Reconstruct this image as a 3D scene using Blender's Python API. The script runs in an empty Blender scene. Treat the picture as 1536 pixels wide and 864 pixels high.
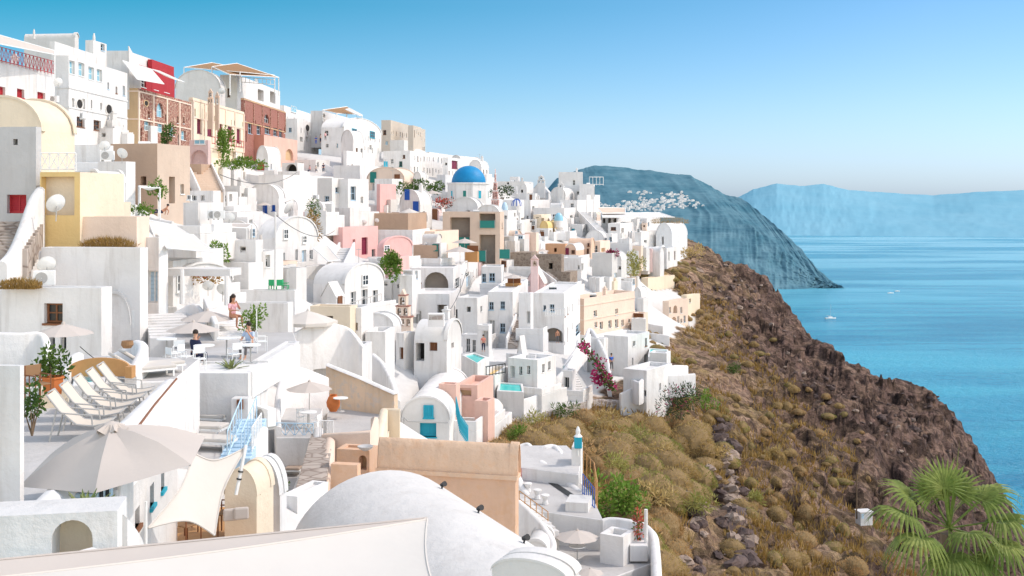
import bpy, math, random
import numpy as np
from mathutils import Vector, Matrix, noise as mnoise
random.seed(7); rng = np.random.default_rng(7)
S = bpy.context.scene
COL = S.collection
R = math.radians
F, CX, HY = 1650.0, 768.0, 295.0
def at(px, py, D):
    return Vector(((px-CX)/F*D, D, -(py-HY)/F*D))
def dz(py, z):
    return -z*F/(py-HY)
# ------------------------------------------------------------------ materials
MATS = {}
def nd(nt, t, **k):
    n = nt.nodes.new(t)
    for a, v in k.items():
        if a.startswith('i_'): n.inputs[a[2:].replace('_', ' ')].default_value = v
        else: setattr(n, a, v)
    return n
def base_mat(name):
    m = bpy.data.materials.new(name); m.use_nodes = True
    nt = m.node_tree; b = nt.nodes['Principled BSDF']; b.inputs['Specular IOR Level'].default_value = .3
    return m, nt, b
def c4(c): return (c[0], c[1], c[2], 1)
def noise_tex(nt, scale, detail=4, rough=.55, vec=None):
    n = nd(nt, 'ShaderNodeTexNoise'); n.inputs['Scale'].default_value = scale
    n.inputs['Detail'].default_value = detail; n.inputs['Roughness'].default_value = rough
    if vec is not None: nt.links.new(vec, n.inputs['Vector'])
    return n
def ramp(nt, fac, stops):
    r = nd(nt, 'ShaderNodeValToRGB'); e = r.color_ramp.elements
    while len(e) < len(stops): e.new(.5)
    for i, (p, c) in enumerate(stops): e[i].position = p; e[i].color = c4(c) if len(c) == 3 else c
    nt.links.new(fac, r.inputs[0]); return r
def mixc(nt, fac, a, b, mode='MIX'):
    m = nd(nt, 'ShaderNodeMix', data_type='RGBA', blend_type=mode)
    for sock, v in ((m.inputs[0], fac), (m.inputs[6], a), (m.inputs[7], b)):
        if hasattr(v, 'is_output'): nt.links.new(v, sock)
        elif isinstance(v, (int, float)): sock.default_value = v
        else: sock.default_value = c4(v)
    return m.outputs[2]
def pos(nt): return nd(nt, 'ShaderNodeNewGeometry').outputs['Position']
def scaled(nt, v, s):
    m = nd(nt, 'ShaderNodeVectorMath', operation='MULTIPLY'); nt.links.new(v, m.inputs[0]); m.inputs[1].default_value = s
    return m.outputs[0]
def bump(nt, b, h, strength=.3, dist=.05):
    n = nd(nt, 'ShaderNodeBump'); n.inputs['Strength'].default_value = strength; n.inputs['Distance'].default_value = dist
    nt.links.new(h, n.inputs['Height']); nt.links.new(n.outputs[0], b.inputs['Normal'])
def plaster(name, c, var=.12, dirt=.25, rough=.85, bs=.25, patch=None):
    m, nt, b = base_mat(name); p = pos(nt)
    n1 = noise_tex(nt, .35, 5, .6, p); n2 = noise_tex(nt, 2.2, 5, .65, p)
    st = noise_tex(nt, 1.0, 4, .6, scaled(nt, p, (1.7, 1.7, .22)))
    d = tuple(x*(1-var) for x in c)
    a = mixc(nt, ramp(nt, n1.outputs[0], [(.38, (0, 0, 0)), (.66, (1, 1, 1))]).outputs[0], d, c)
    if patch:
        a = mixc(nt, ramp(nt, n2.outputs[0], [(.5, (0, 0, 0)), (.62, (1, 1, 1))]).outputs[0], a, patch)
    dc = (c[0]*.66, c[1]*.63, c[2]*.60)
    f = ramp(nt, st.outputs[0], [(.52, (0, 0, 0)), (.74, (dirt, dirt, dirt))]).outputs[0]
    a = mixc(nt, f, a, dc)
    oi = nd(nt, 'ShaderNodeObjectInfo'); mr = nd(nt, 'ShaderNodeMapRange'); mr.inputs['To Min'].default_value = .90; mr.inputs['To Max'].default_value = 1.03; nt.links.new(oi.outputs['Random'], mr.inputs[0])
    hs = nd(nt, 'ShaderNodeHueSaturation'); nt.links.new(mr.outputs[0], hs.inputs['Value']); nt.links.new(a, hs.inputs['Color']); a = hs.outputs[0]
    nt.links.new(a, b.inputs['Base Color']); b.inputs['Roughness'].default_value = rough
    n3 = noise_tex(nt, 1.6, 6, .65, p); bump(nt, b, n3.outputs[0], bs*1.5, .16)
    return m
def flat(name, c, rough=.6, metal=0, bsc=None):
    m, nt, b = base_mat(name); p = pos(nt)
    n = noise_tex(nt, 6, 3, .6, p)
    a = mixc(nt, n.outputs[0], tuple(x*.85 for x in c), tuple(min(1, x*1.12) for x in c))
    nt.links.new(a, b.inputs['Base Color']); b.inputs['Roughness'].default_value = rough; b.inputs['Metallic'].default_value = metal
    return m
def stonemat(name, c1, c2, mortar, scale=1.6):
    m, nt, b = base_mat(name); p = pos(nt)
    v = nd(nt, 'ShaderNodeTexVoronoi', feature='F1'); v.inputs['Scale'].default_value = scale; nt.links.new(p, v.inputs['Vector'])
    e = nd(nt, 'ShaderNodeTexVoronoi', feature='DISTANCE_TO_EDGE'); e.inputs['Scale'].default_value = scale; nt.links.new(p, e.inputs['Vector'])
    sep = nd(nt, 'ShaderNodeSeparateColor'); nt.links.new(v.outputs['Color'], sep.inputs[0])
    a = mixc(nt, sep.outputs[0], c1, c2)
    f = ramp(nt, e.outputs[0], [(.02, (1, 1, 1)), (.1, (0, 0, 0))]).outputs[0]
    a = mixc(nt, f, a, mortar); nt.links.new(a, b.inputs['Base Color']); b.inputs['Roughness'].default_value = .9
    bump(nt, b, e.outputs[0], .5, .08); return m
def leafmat(name, c1, c2, trans=.25):
    m, nt, b = base_mat(name)
    oi = nd(nt, 'ShaderNodeObjectInfo'); p = pos(nt); n = noise_tex(nt, 1.3, 3, .6, p)
    nf = noise_tex(nt, 9, 3, .7, p)
    a = mixc(nt, ramp(nt, n.outputs[0], [(.35, (0, 0, 0)), (.65, (1, 1, 1))]).outputs[0], c1, c2)
    a = mixc(nt, ramp(nt, nf.outputs[0], [(.38, (.5, .5, .5)), (.52, (0, 0, 0))]).outputs[0], a, tuple(x*.45 for x in c1))
    k = nd(nt, 'ShaderNodeMath', operation='MULTIPLY'); nt.links.new(oi.outputs['Random'], k.inputs[0]); k.inputs[1].default_value = .5
    a = mixc(nt, k.outputs[0], a, tuple(x*.6 for x in c1))
    nt.links.new(a, b.inputs['Base Color']); b.inputs['Roughness'].default_value = .6
    t = nd(nt, 'ShaderNodeBsdfTranslucent'); nt.links.new(a, t.inputs[0])
    mx = nd(nt, 'ShaderNodeMixShader'); mx.inputs[0].default_value = trans
    nt.links.new(b.outputs[0], mx.inputs[1]); nt.links.new(t.outputs[0], mx.inputs[2])
    nt.links.new(mx.outputs[0], nt.nodes['Material Output'].inputs[0]); return m
def fabric(name, c, trans=.2):
    m, nt, b = base_mat(name); p = pos(nt); n = noise_tex(nt, 1.2, 4, .6, p)
    a = mixc(nt, n.outputs[0], tuple(x*.9 for x in c), c); nt.links.new(a, b.inputs['Base Color']); b.inputs['Roughness'].default_value = .9
    t = nd(nt, 'ShaderNodeBsdfTranslucent'); nt.links.new(a, t.inputs[0])
    mx = nd(nt, 'ShaderNodeMixShader'); mx.inputs[0].default_value = trans
    nt.links.new(b.outputs[0], mx.inputs[1]); nt.links.new(t.outputs[0], mx.inputs[2])
    nt.links.new(mx.outputs[0], nt.nodes['Material Output'].inputs[0])
    n2 = noise_tex(nt, 3, 3, .5, p); bump(nt, b, n2.outputs[0], .2, .05); return m
M = {}
M['white'] = plaster('whitewash', (.79, .77, .745), .12, .7)
M['white2'] = plaster('whitewash_worn', (.73, .715, .69), .12, .35)
M['grey'] = plaster('grey_render', (.56, .55, .54), .12, .3)
M['lgrey'] = plaster('pale_grey_render', (.72, .695, .66), .12, .3)
M['pave'] = plaster('paving_concrete', (.56, .54, .52), .14, .3)
M['cream'] = plaster('cream_render', (.80, .68, .52), .08, .2)
M['yellow'] = plaster('yellow_render', (.80, .58, .26), .08, .2)
M['peach'] = plaster('peach_render', (.80, .57, .42), .10, .25)
M['peach2'] = plaster('pale_peach_render', (.80, .64, .52), .08, .2)
M['orange'] = plaster('orange_render', (.68, .39, .22), .12, .3)
M['terra'] = plaster('apricot_render', (.72, .48, .33), .14, .35, patch=(.66, .42, .27))
M['pink'] = plaster('pink_render', (.78, .47, .44), .10, .25)
M['pink2'] = plaster('pale_pink_render', (.80, .60, .57), .08, .25)
M['terraroof'] = plaster('apricot_vault', (.80, .57, .40), .2, .4, patch=(.70, .47, .31), bs=.5)
M['salmon'] = plaster('salmon_render', (.68, .33, .24), .15, .3)
M['salmon2'] = plaster('salmon_light_render', (.76, .50, .41), .12, .3)
M['tan'] = plaster('tan_render', (.50, .35, .25), .10, .2)
M['tan2'] = plaster('pale_tan_render', (.66, .52, .41), .10, .2)
M['ochre'] = plaster('ochre_render', (.66, .46, .27), .12, .3)
M['orangepaint'] = plaster('orange_paint', (.75, .36, .04), .1, .2)
M['red'] = plaster('red_render', (.42, .035, .045), .1, .2)
M['beige'] = plaster('beige_render', (.62, .54, .45), .08, .2)
M['patina'] = plaster('weathered_plaster', (.80, .60, .42), .2, .5, patch=(.66, .55, .46))
M['brick'] = stonemat('red_rubble', (.20, .07, .05), (.34, .15, .11), (.52, .38, .29), 2.0)
M['brick2'] = stonemat('red_brick', (.27, .10, .075), (.33, .14, .11), (.36, .19, .15), 2.6)
M['stone'] = stonemat('brown_stone', (.20, .15, .115), (.30, .24, .19), (.30, .25, .2), 2.0)
M['rubble'] = stonemat('rubble_wall', (.22, .18, .16), (.42, .36, .32), (.5, .46, .42), 2.6)
M['steps'] = stonemat('stone_steps', (.34, .29, .25), (.46, .40, .35), (.25, .2, .17), 1.4)
M['blue'] = plaster('dome_blue', (.006, .26, .56), .15, .2, .5)
M['blue2'] = flat('blue_paint', (.02, .10, .42), .5)
M['teal'] = flat('turquoise_paint', (.02, .36, .48), .5)
M['lblue'] = flat('pale_blue_paint', (.46, .62, .74), .5)
M['greenp'] = flat('green_paint', (.02, .20, .17), .5)
M['mint'] = flat('pale_green_paint', (.45, .62, .42), .6)
M['redp'] = flat('red_paint', (.45, .03, .04), .5)
M['maroon'] = flat('maroon_paint', (.20, .02, .05), .5)
M['wood'] = flat('brown_wood', (.22, .09, .04), .6)
M['pinewood'] = flat('pine_wood', (.50, .26, .10), .6)
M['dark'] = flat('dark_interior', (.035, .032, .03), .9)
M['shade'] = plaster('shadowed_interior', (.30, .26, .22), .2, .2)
M['black'] = flat('black_metal', (.03, .03, .03), .5)
M['gmetal'] = flat('grey_metal', (.42, .41, .39), .45)
M['wmetal'] = flat('white_metal', (.8, .8, .78), .4)
M['cloth'] = fabric('beige_canvas', (.58, .52, .47), .12)
M['clothw'] = fabric('white_canvas', (.70, .655, .60), .15)
M['clothd'] = fabric('dark_canvas', (.16, .15, .15), .1)
M['clotht'] = fabric('brown_canvas', (.40, .24, .13), .3)
M['taupe'] = fabric('taupe_canvas', (.46, .36, .29), .05)
M['terracotta'] = flat('terracotta', (.55, .17, .05), .8)
M['skin'] = flat('skin', (.55, .30, .20), .6)
M['skintan'] = flat('tanned_skin', (.46, .22, .13), .6)
M['hair'] = flat('dark_hair', (.03, .02, .015), .7)
M['navy'] = flat('navy_fabric', (.02, .025, .06), .9)
M['shirt'] = flat('pale_blue_shirt', (.45, .55, .70), .9)
M['pinkdress'] = flat('pink_fabric', (.75, .42, .45), .9)
M['rock'] = stonemat('pale_boulder', (.32, .27, .23), (.44, .38, .33), (.25, .2, .17), .8)
M['pumice'] = plaster('whitewashed_rock', (.80, .80, .79), .1, .2, bs=.6)
m, nt, b = base_mat('window_glass'); b.inputs['Base Color'].default_value = (.03, .036, .042, 1); b.inputs['Roughness'].default_value = .2; b.inputs['Specular IOR Level'].default_value = .4; M['glass'] = m
m, nt, b = base_mat('blue_glass'); b.inputs['Base Color'].default_value = (.25, .5, .62, 1); b.inputs['Roughness'].default_value = .1; M['bglass'] = m
m, nt, b = base_mat('pool_water'); p = pos(nt); n = noise_tex(nt, 3, 3, .5, p)
nt.links.new(mixc(nt, n.outputs[0], (.0, .50, .47), (.06, .68, .62)), b.inputs['Base Color']); b.inputs['Roughness'].default_value = .08; bump(nt, b, n.outputs[0], .2, .05); M['pool'] = m
M['leaf'] = leafmat('green_leaves', (.055, .12, .02), (.14, .22, .035))
M['leafd'] = leafmat('dark_leaves', (.03, .06, .018), (.07, .11, .03))
M['leafg'] = leafmat('bright_leaves', (.13, .26, .03), (.25, .36, .06))
M['olive'] = leafmat('olive_scrub', (.50, .36, .14), (.70, .52, .22), .3)
M['brownscrub'] = leafmat('brown_scrub', (.56, .345, .15), (.72, .48, .23), .3)
M['greenscrub'] = leafmat('green_scrub', (.32, .33, .08), (.52, .46, .15), .3)
M['scrubcore'] = flat('scrub_core', (.22, .15, .07), .95)
M['dry'] = leafmat('dry_grass', (.34, .20, .05), (.45, .30, .10), .2)
M['magenta'] = leafmat('magenta_flowers', (.50, .02, .14), (.65, .06, .22), .3)
M['coral'] = leafmat('coral_flowers', (.60, .08, .06), (.68, .18, .12), .3)
M['palm'] = leafmat('palm_leaf', (.13, .20, .03), (.32, .36, .09), .35)
M['agave'] = leafmat('agave_leaf', (.16, .22, .07), (.35, .36, .14), .15)
M['bark'] = flat('bark', (.16, .11, .07), .95)

# ------------------------------------------------------------------ mesh builder
class MB:
    def __init__(s): s.v = []; s.f = []; s.m = []; s.mi = 0
    def add(s, vs, fs, mi=None):
        o = len(s.v); s.v.extend([tuple(x) for x in vs])
        for f in fs: s.f.append(tuple(i+o for i in f)); s.m.append(s.mi if mi is None else mi)
    def quad(s, a, b, c, d, mi=None): s.add([a, b, c, d], [(0, 1, 2, 3)], mi)
    def box(s, x0, y0, z0, x1, y1, z1, mi=None):
        s.add([(x0,y0,z0),(x1,y0,z0),(x1,y1,z0),(x0,y1,z0),(x0,y0,z1),(x1,y0,z1),(x1,y1,z1),(x0,y1,z1)],
              [(0,3,2,1),(4,5,6,7),(0,1,5,4),(1,2,6,5),(2,3,7,6),(3,0,4,7)], mi)
    def bar(s, p, q, r, r2=None, n=6, mi=None, cap=True):
        p = Vector(p); q = Vector(q); d = (q-p)
        if d.length < 1e-6: return
        d.normalize(); r2 = r if r2 is None else r2
        u = d.cross(Vector((0, 0, 1)) if abs(d.z) < .95 else Vector((1, 0, 0))).normalized(); w = d.cross(u)
        vs = []
        for c, rr in ((p, r), (q, r2)):
            for k in range(n):
                a = 2*math.pi*k/n; vs.append(c+(u*math.cos(a)+w*math.sin(a))*rr)
        fs = [(k, (k+1) % n, n+(k+1) % n, n+k) for k in range(n)]
        if cap: fs += [tuple(range(n))[::-1], tuple(range(n, 2*n))]
        s.add(vs, fs, mi)
    def plank(s, p, q, up, w, t, mi=None):
        p = Vector(p); q = Vector(q); d = (q-p).normalized(); up = Vector(up); sd = d.cross(up).normalized(); up = sd.cross(d).normalized()
        vs = [c+sd*a*w/2+up*b_*t/2 for c in (p, q) for a, b_ in ((-1,-1),(1,-1),(1,1),(-1,1))]
        s.add(vs, [(0,1,2,3),(7,6,5,4),(0,4,5,1),(1,5,6,2),(2,6,7,3),(3,7,4,0)], mi)
    def grid(s, pts, mi=None, closed=False):
        nu = len(pts); nv = len(pts[0]); o = len(s.v)
        for r_ in pts: s.v.extend([tuple(x) for x in r_])
        for i in range(nu-1):
            for j in range(nv-1 if not closed else nv):
                j2 = (j+1) % nv
                s.f.append((o+i*nv+j, o+i*nv+j2, o+(i+1)*nv+j2, o+(i+1)*nv+j)); s.m.append(s.mi if mi is None else mi)
    def lathe(s, prof, c=(0, 0, 0), n=16, mi=None):
        s.grid([[(c[0]+r_*math.cos(2*math.pi*k/n), c[1]+r_*math.sin(2*math.pi*k/n), c[2]+z) for k in range(n)] for r_, z in prof], mi, True)
    def prism(s, poly, z0, z1, mi=None):
        n = len(poly); s.add([(x, y, z0) for x, y in poly]+[(x, y, z1) for x, y in poly],
            [tuple(range(n, 2*n)), tuple(range(n))[::-1]]+[(k, (k+1) % n, n+(k+1) % n, n+k) for k in range(n)], mi)
    def build(s, name, mats, parent=None, smooth=None, bevel=0, loc=None):
        if not s.v: return None
        me = bpy.data.meshes.new(name); me.from_pydata(s.v, [], s.f)
        if not isinstance(mats, (list, tuple)): mats = [mats]
        for x in mats: me.materials.append(M[x] if isinstance(x, str) else x)
        if len(mats) > 1: me.polygons.foreach_set('material_index', s.m)
        if smooth:
            me.polygons.foreach_set('use_smooth', [True]*len(me.polygons))
            if smooth < 179: me.set_sharp_from_angle(angle=R(smooth))
        me.update()
        o = bpy.data.objects.new(name, me); COL.objects.link(o)
        if parent: o.parent = parent
        if loc is not None: o.location = loc
        if bevel:
            md = o.modifiers.new('soft', 'BEVEL'); md.width = bevel; md.segments = 2; md.limit_method = 'ANGLE'; md.angle_limit = R(50)
        return o
def tag(o, label=None, cat=None, group=None, kind=None):
    if label: o['label'] = label
    if cat: o['category'] = cat
    if group: o['group'] = group
    if kind: o['kind'] = kind
    return o
def empty(name, loc=(0, 0, 0), rz=0, label=None, cat=None, group=None):
    o = bpy.data.objects.new(name, None); COL.objects.link(o); o.location = loc; o.rotation_euler[2] = rz; o.empty_display_size = .1
    return tag(o, label, cat, group)
KIDS = {}
def copy_tree(o, parent=None):
    c = o.copy(); COL.objects.link(c)
    if parent is not None: c.parent = parent
    for k in [x for x in COL.objects if x.parent == o] if o.name not in KIDS else KIDS[o.name]: copy_tree(k, c)
    return c
def kids_cache(o):
    KIDS[o.name] = [x for x in COL.objects if x.parent == o]
    for k in KIDS[o.name]: kids_cache(k)
USED = {}
def place(proto, loc, rz, label, group=None, sc=1, tilt=None):
    if proto.name not in USED: o = proto; USED[proto.name] = 1; kids_cache(proto)
    else: o = copy_tree(proto)
    o.location = loc; o.rotation_euler = (tilt[0] if tilt else 0, tilt[1] if tilt else 0, rz); o.scale = (sc,)*3
    o['label'] = label
    if group: o['group'] = group
    return o
FOOT = []  # level ground: outline, height
CTRL = []   # ground control points gathered from everything that stands on the hillside
# ------------------------------------------------------------------ houses
STY = {  # style: frame material, leaf material, kind
 'w': ('wmetal', 'glass', 'window'), 'wb': ('lblue', 'glass', 'window'), 'wbl': ('blue2', 'blue2', 'shutter'), 'wt': ('teal', 'teal', 'shutter'),
 'wg': ('greenp', 'glass', 'window'), 'wd': ('wood', 'glass', 'window'), 'wbg': ('wmetal', 'bglass', 'window'), 'wtg': ('teal', 'glass', 'window'),
 'wr': ('redp', 'redp', 'shutter'), 'wm': ('maroon', 'maroon', 'shutter'), 'wgs': ('greenp', 'greenp', 'shutter'),
 'd': ('wmetal', 'gmetal', 'door'), 'dw': ('wmetal', 'lblue', 'door'), 'dr': ('redp', 'redp', 'door'), 'dm': ('maroon', 'maroon', 'door'),
 'db': ('blue2', 'blue2', 'door'), 'dt': ('teal', 'teal', 'door'), 'dbr': ('wood', 'wood', 'door'), 'dg': ('greenp', 'greenp', 'door'), 'dgl': ('gmetal', 'glass', 'door'),
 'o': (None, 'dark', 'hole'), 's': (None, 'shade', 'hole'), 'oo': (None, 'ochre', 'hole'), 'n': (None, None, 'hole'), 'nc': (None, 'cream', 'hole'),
}
def facade(mb, W, z0, z1, P, inn, ops, wallmi=0):
    """rectangular wall with recessed openings; P(s,z)->point, inn = inward unit vector"""
    xs = sorted({0, W} | {x for o in ops for x in (o[0], o[2])}); zs = sorted({z0, z1} | {x for o in ops for x in (o[1], o[3])})
    for i in range(len(xs)-1):
        for j in range(len(zs)-1):
            cx, cz = (xs[i]+xs[i+1])/2, (zs[j]+zs[j+1])/2
            if any(o[0] < cx < o[2] and o[1] < cz < o[3] for o in ops): continue
            mb.quad(P(xs[i], zs[j]), P(xs[i+1], zs[j]), P(xs[i+1], zs[j+1]), P(xs[i], zs[j+1]), wallmi)
    for (a, b_, c, d, arch, dep) in [o[:6] for o in ops]:
        q = lambda s_, z_, k: Vector(P(s_, z_))+inn*k
        for (p1, p2) in (((a, b_), (c, b_)), ((c, b_), (c, d)), ((c, d), (a, d)), ((a, d), (a, b_))):
            mb.quad(q(*p1, 0), q(*p2, 0), q(*p2, dep), q(*p1, dep), wallmi)
        if arch:
            r_ = (c-a)/2; cx = (a+c)/2; rz = min(r_, (d-b_)*.6); n = 10; zc = d-rz
            pts = [(cx+r_*math.cos(math.pi*k/n), zc+rz*math.sin(math.pi*k/n)) for k in range(n+1)]
            for k in range(n):
                cor = (c, d) if k < n/2 else (a, d)
                mb.add([q(*pts[k], 0), q(*pts[k+1], 0), q(*cor, 0)], [(0, 1, 2)], wallmi)
                mb.quad(q(*pts[k], 0), q(*pts[k+1], 0), q(*pts[k+1], dep), q(*pts[k], dep), wallmi)
            mb.add([q(c, zc, 0), q(c, d, 0), q(c, zc, 0)], [], wallmi)
def opening_parts(root, P, inn, o, sty, proud=False):
    a, b_, c, d, arch, dep = o[:6]; fr, leaf, kind = STY[sty]
    if leaf is None: leaf = root['_wall']
    k0 = -.05 if proud else dep
    q = lambda s_, z_, k: Vector(P(s_, z_))+inn*k
    if kind == 'hole':
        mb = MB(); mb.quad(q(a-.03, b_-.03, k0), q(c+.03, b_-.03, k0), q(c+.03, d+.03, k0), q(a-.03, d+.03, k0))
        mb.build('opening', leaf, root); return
    t = min(.09, (c-a)*.12); fm = MB()
    def fb(s0, z_0, s1, z_1, ka, kb):
        vs = [q(s0, z_0, ka), q(s1, z_0, ka), q(s1, z_0, kb), q(s0, z_0, kb), q(s0, z_1, ka), q(s1, z_1, ka), q(s1, z_1, kb), q(s0, z_1, kb)]
        fm.add(vs, [(0,3,2,1),(4,5,6,7),(0,1,5,4),(1,2,6,5),(2,3,7,6),(3,0,4,7)])
    ka, kb = k0-.10, k0+.02
    fb(a, b_, a+t, d, ka, kb); fb(c-t, b_, c, d, ka, kb); fb(a+t, d-t, c-t, d, ka, kb); fb(a+t, b_, c-t, b_+t, ka, kb)
    fb((a+c)/2-t*.4, b_+t, (a+c)/2+t*.4, d-t, ka+.02, kb)
    if kind == 'window' and d-b_ > .7: fb(a+t, (b_+d)/2-t*.35, (a+c)/2-t*.4, (b_+d)/2+t*.35, ka+.03, kb); fb((a+c)/2+t*.4, (b_+d)/2-t*.35, c-t, (b_+d)/2+t*.35, ka+.03, kb)
    if kind != 'door' and not arch: fb(a-.06, b_-.09, c+.06, b_, -.07 if not proud else k0-.14, kb)
    o1 = fm.build('door' if kind == 'door' else 'window', fr, root)
    pm = MB()
    if kind == 'window' or leaf == 'glass': pm.quad(q(a, b_, k0-.03), q(c, b_, k0-.03), q(c, d, k0-.03), q(a, d, k0-.03))
    else:
        n = 7; z_ = b_+t; st = (d-t-z_)/n
        pm.quad(q(a, b_, k0-.02), q(c, b_, k0-.02), q(c, d, k0-.02), q(a, d, k0-.02))
        for i in range(n):
            for sa, sb in ((a+t, (a+c)/2-t*.4), ((a+c)/2+t*.4, c-t)):
                za = z_+i*st
                pm.quad(q(sa, za, k0-.07), q(sb, za, k0-.07), q(sb, za+st*.9, k0-.03), q(sa, za+st*.9, k0-.03))
    pm.build('pane' if kind == 'window' else ('leaf' if kind == 'door' else 'shutter'), leaf, o1)
def house(label, xl, xc, xr, yt, yb, D, b=-8, col='white', roof='flat', ops=(), name='house', cat='house', rise=None, ext=5, par=.45, group=None, depth=6, chim=0, rcol=None, fcol=None, lip=.14, trim=None, ctrl=True, bev=.07, pil=None, auto=True, terr=None):
    b = R(b); cb, sb = math.cos(b), math.sin(b)
    base = at(xc, yb, D); X, Y = base.x, base.y
    kl = (xl-CX)/F; w = (X-kl*Y)/(cb-kl*sb); w = max(.6, min(60, w))
    d = depth
    if xr is not None:
        kr = (xr-CX)/F; den = kr*cb+sb
        d = (X-kr*Y)/den if abs(den) > 1e-4 else depth
        if d < .4 or d > 60: d = depth
    h = (yb-yt)/F*D
    root = empty(name, base, b, label, cat, group); root['_wall'] = col
    if roof.startswith('v'):
        span = w if roof == 'vF' else d
        if rise is None: rise = min(span*.42, h*.5)
        rise = min(rise, h*.46); H = h-rise
    elif roof == 'gable': rise = rise or w*.3; H = h-rise
    else: H = h
    PF = lambda s, z: Vector((s-w, 0, z)); PR = lambda s, z: Vector((0, s, z))
    iF, iR = Vector((0, 1, 0)), Vector((-1, 0, 0))
    of, orr, proud, rounds = [], [], [], []
    for (px, py, pw, ph, sty) in ops:
        rnd = sty.endswith('C'); arch = sty.endswith('A'); st = sty[:-1] if arch or rnd else sty
        res = []
        face = 'F' if px <= xc else 'R'
        for qx in (px-pw/2, px+pw/2):
            k = (qx-CX)/F
            if face == 'F':
                s = (X-k*Y)/(cb-k*sb); res.append(w-s); Ys = Y-s*sb
            else:
                den = k*cb+sb; s = (X-k*Y)/den if abs(den) > 1e-4 else d/2; res.append(s); Ys = Y+s*cb
        s = (res[0]+res[1])/2; hw = abs(res[1]-res[0])/2
        if face == 'F': Ys = Y-(w-s)*sb
        else: Ys = Y+s*cb
        zz = -(py-HY)/F*Ys-base.z; hh = ph/F*Ys/2
        W = w if face == 'F' else d
        hw = min(hw, W/2-.1, 2.6)
        if hw < .08: continue
        s = min(max(s, hw+.06), W-hw-.06)
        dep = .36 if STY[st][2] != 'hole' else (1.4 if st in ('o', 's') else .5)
        a0 = (s-hw, max(zz-hh, -ext+.1), s+hw, zz+hh, arch, dep, st)
        if rnd: rounds.append((face, s, zz, hw, hh, st)); continue
        if a0[3] > H-.06 or any(not (a0[2] < o[0] or a0[0] > o[2] or a0[3] < o[1] or a0[1] > o[3]) for o in (of if face == 'F' else orr)):
            if STY[st][2] == 'hole': continue
            proud.append((face, a0)); continue
        (of if face == 'F' else orr).append(a0)
    if D > 72 and (ctrl or terr) and auto and name in ('house',) and not any(x in label for x in ('blank', 'retaining', 'block', 'roof ', 'wall house', 'shell')):
        for W_, lst, pr in ((w, of, .72), (d, orr, .75)):
            nx = int(W_/2.3); nz = max(1, int(H/2.7)); have = len(lst)
            if nx*nz < 2: continue
            for i in range(nx):
                for j in range(nz):
                    if random.random() > pr: continue
                    s_ = (i+.5+random.uniform(-.18, .18))*W_/nx; z_ = j*2.7+1.45+random.uniform(-.15, .2); hw, hh = random.choice(((.35, .5), (.42, .62), (.3, .42), (.2, .5)))
                    st = random.choice(('w', 'w', 'wb', 'wbg', 'w', 'wd')); dr = j == 0 and random.random() < .3
                    if dr: z_, hw, hh, st = 1.0, .46, 1.0, random.choice(('d', 'dw', 'dgl', 'dbr'))
                    a0 = (s_-hw, z_-hh, s_+hw, z_+hh, False, .36, st)
                    if a0[0] < .3 or a0[2] > W_-.3 or a0[3] > H-.3 or any(not (a0[2]+.25 < o[0] or a0[0]-.25 > o[2] or a0[3]+.2 < o[1] or a0[1]-.2 > o[3]) for o in lst): continue
                    lst.append(a0)
    mb = MB()
    fm = 1 if fcol else 0
    facade(mb, w, -ext, H, PF, iF, of, fm); facade(mb, d, -ext, H, PR, iR, orr, 0)
    mb.quad((-w, d, -ext), (-w, 0, -ext), (-w, 0, H), (-w, d, H)); mb.quad((0, d, -ext), (-w, d, -ext), (-w, d, H), (0, d, H))
    rb = MB(); n = 14
    if roof == 'vF':
        arc = [(-w/2-w/2*math.cos(math.pi*k/n), H+rise*math.sin(math.pi*k/n)) for k in range(n+1)]
        for y in (0, d): mb.add([(x, y, z) for x, z in arc], [tuple(range(n+1))], fm if y == 0 else 0)
        rb.grid([[(x, .02, z-.01), (x, d/2, z-.01+.015*math.sin(k*2.1)), (x, d-.02, z-.01)] for k, (x, z) in enumerate(arc)])
        for y0 in (-lip*.6, d-.2):
            rb.grid([[(x*1+(-w/2-x)*-.02, y0, z-.02), (x+(x+w/2)*.04, y0, z+lip*(.25+.75*math.sin(math.pi*k/n))), (x+(x+w/2)*.04, y0+.28, z+lip*(.25+.75*math.sin(math.pi*k/n))), (x, y0+.28, z-.05)] for k, (x, z) in enumerate(arc)])
    elif roof == 'vR':
        arc = [(d/2-d/2*math.cos(math.pi*k/n), H+rise*math.sin(math.pi*k/n)) for k in range(n+1)]
        for x in (0, -w): mb.add([(x, y, z) for y, z in arc], [tuple(range(n+1))])
        rb.grid([[(-.02, y, z-.01), (-w/2, y, z-.01), (-w+.02, y, z-.01)] for y, z in arc])
        rb.grid([[(.1, y, z-.02), (.1, y+(y-d/2)*.04, z+lip), (-.25, y+(y-d/2)*.04, z+lip), (-.25, y, z-.05)] for y, z in arc])
    elif roof == 'gable':
        for y in (0, d): mb.add([(-w, y, H), (0, y, H), (-w/2, y, H+rise)], [(0, 1, 2)], fm if y == 0 else 0)
        rb.grid([[(x, -.1, z), (x, d+.1, z)] for x, z in ((-w-.1, H-.05), (-w/2, H+rise+.04), (.1, H-.05))])
    else:
        t = min(.28, w*.2, d*.2); p = par if par else 0
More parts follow.
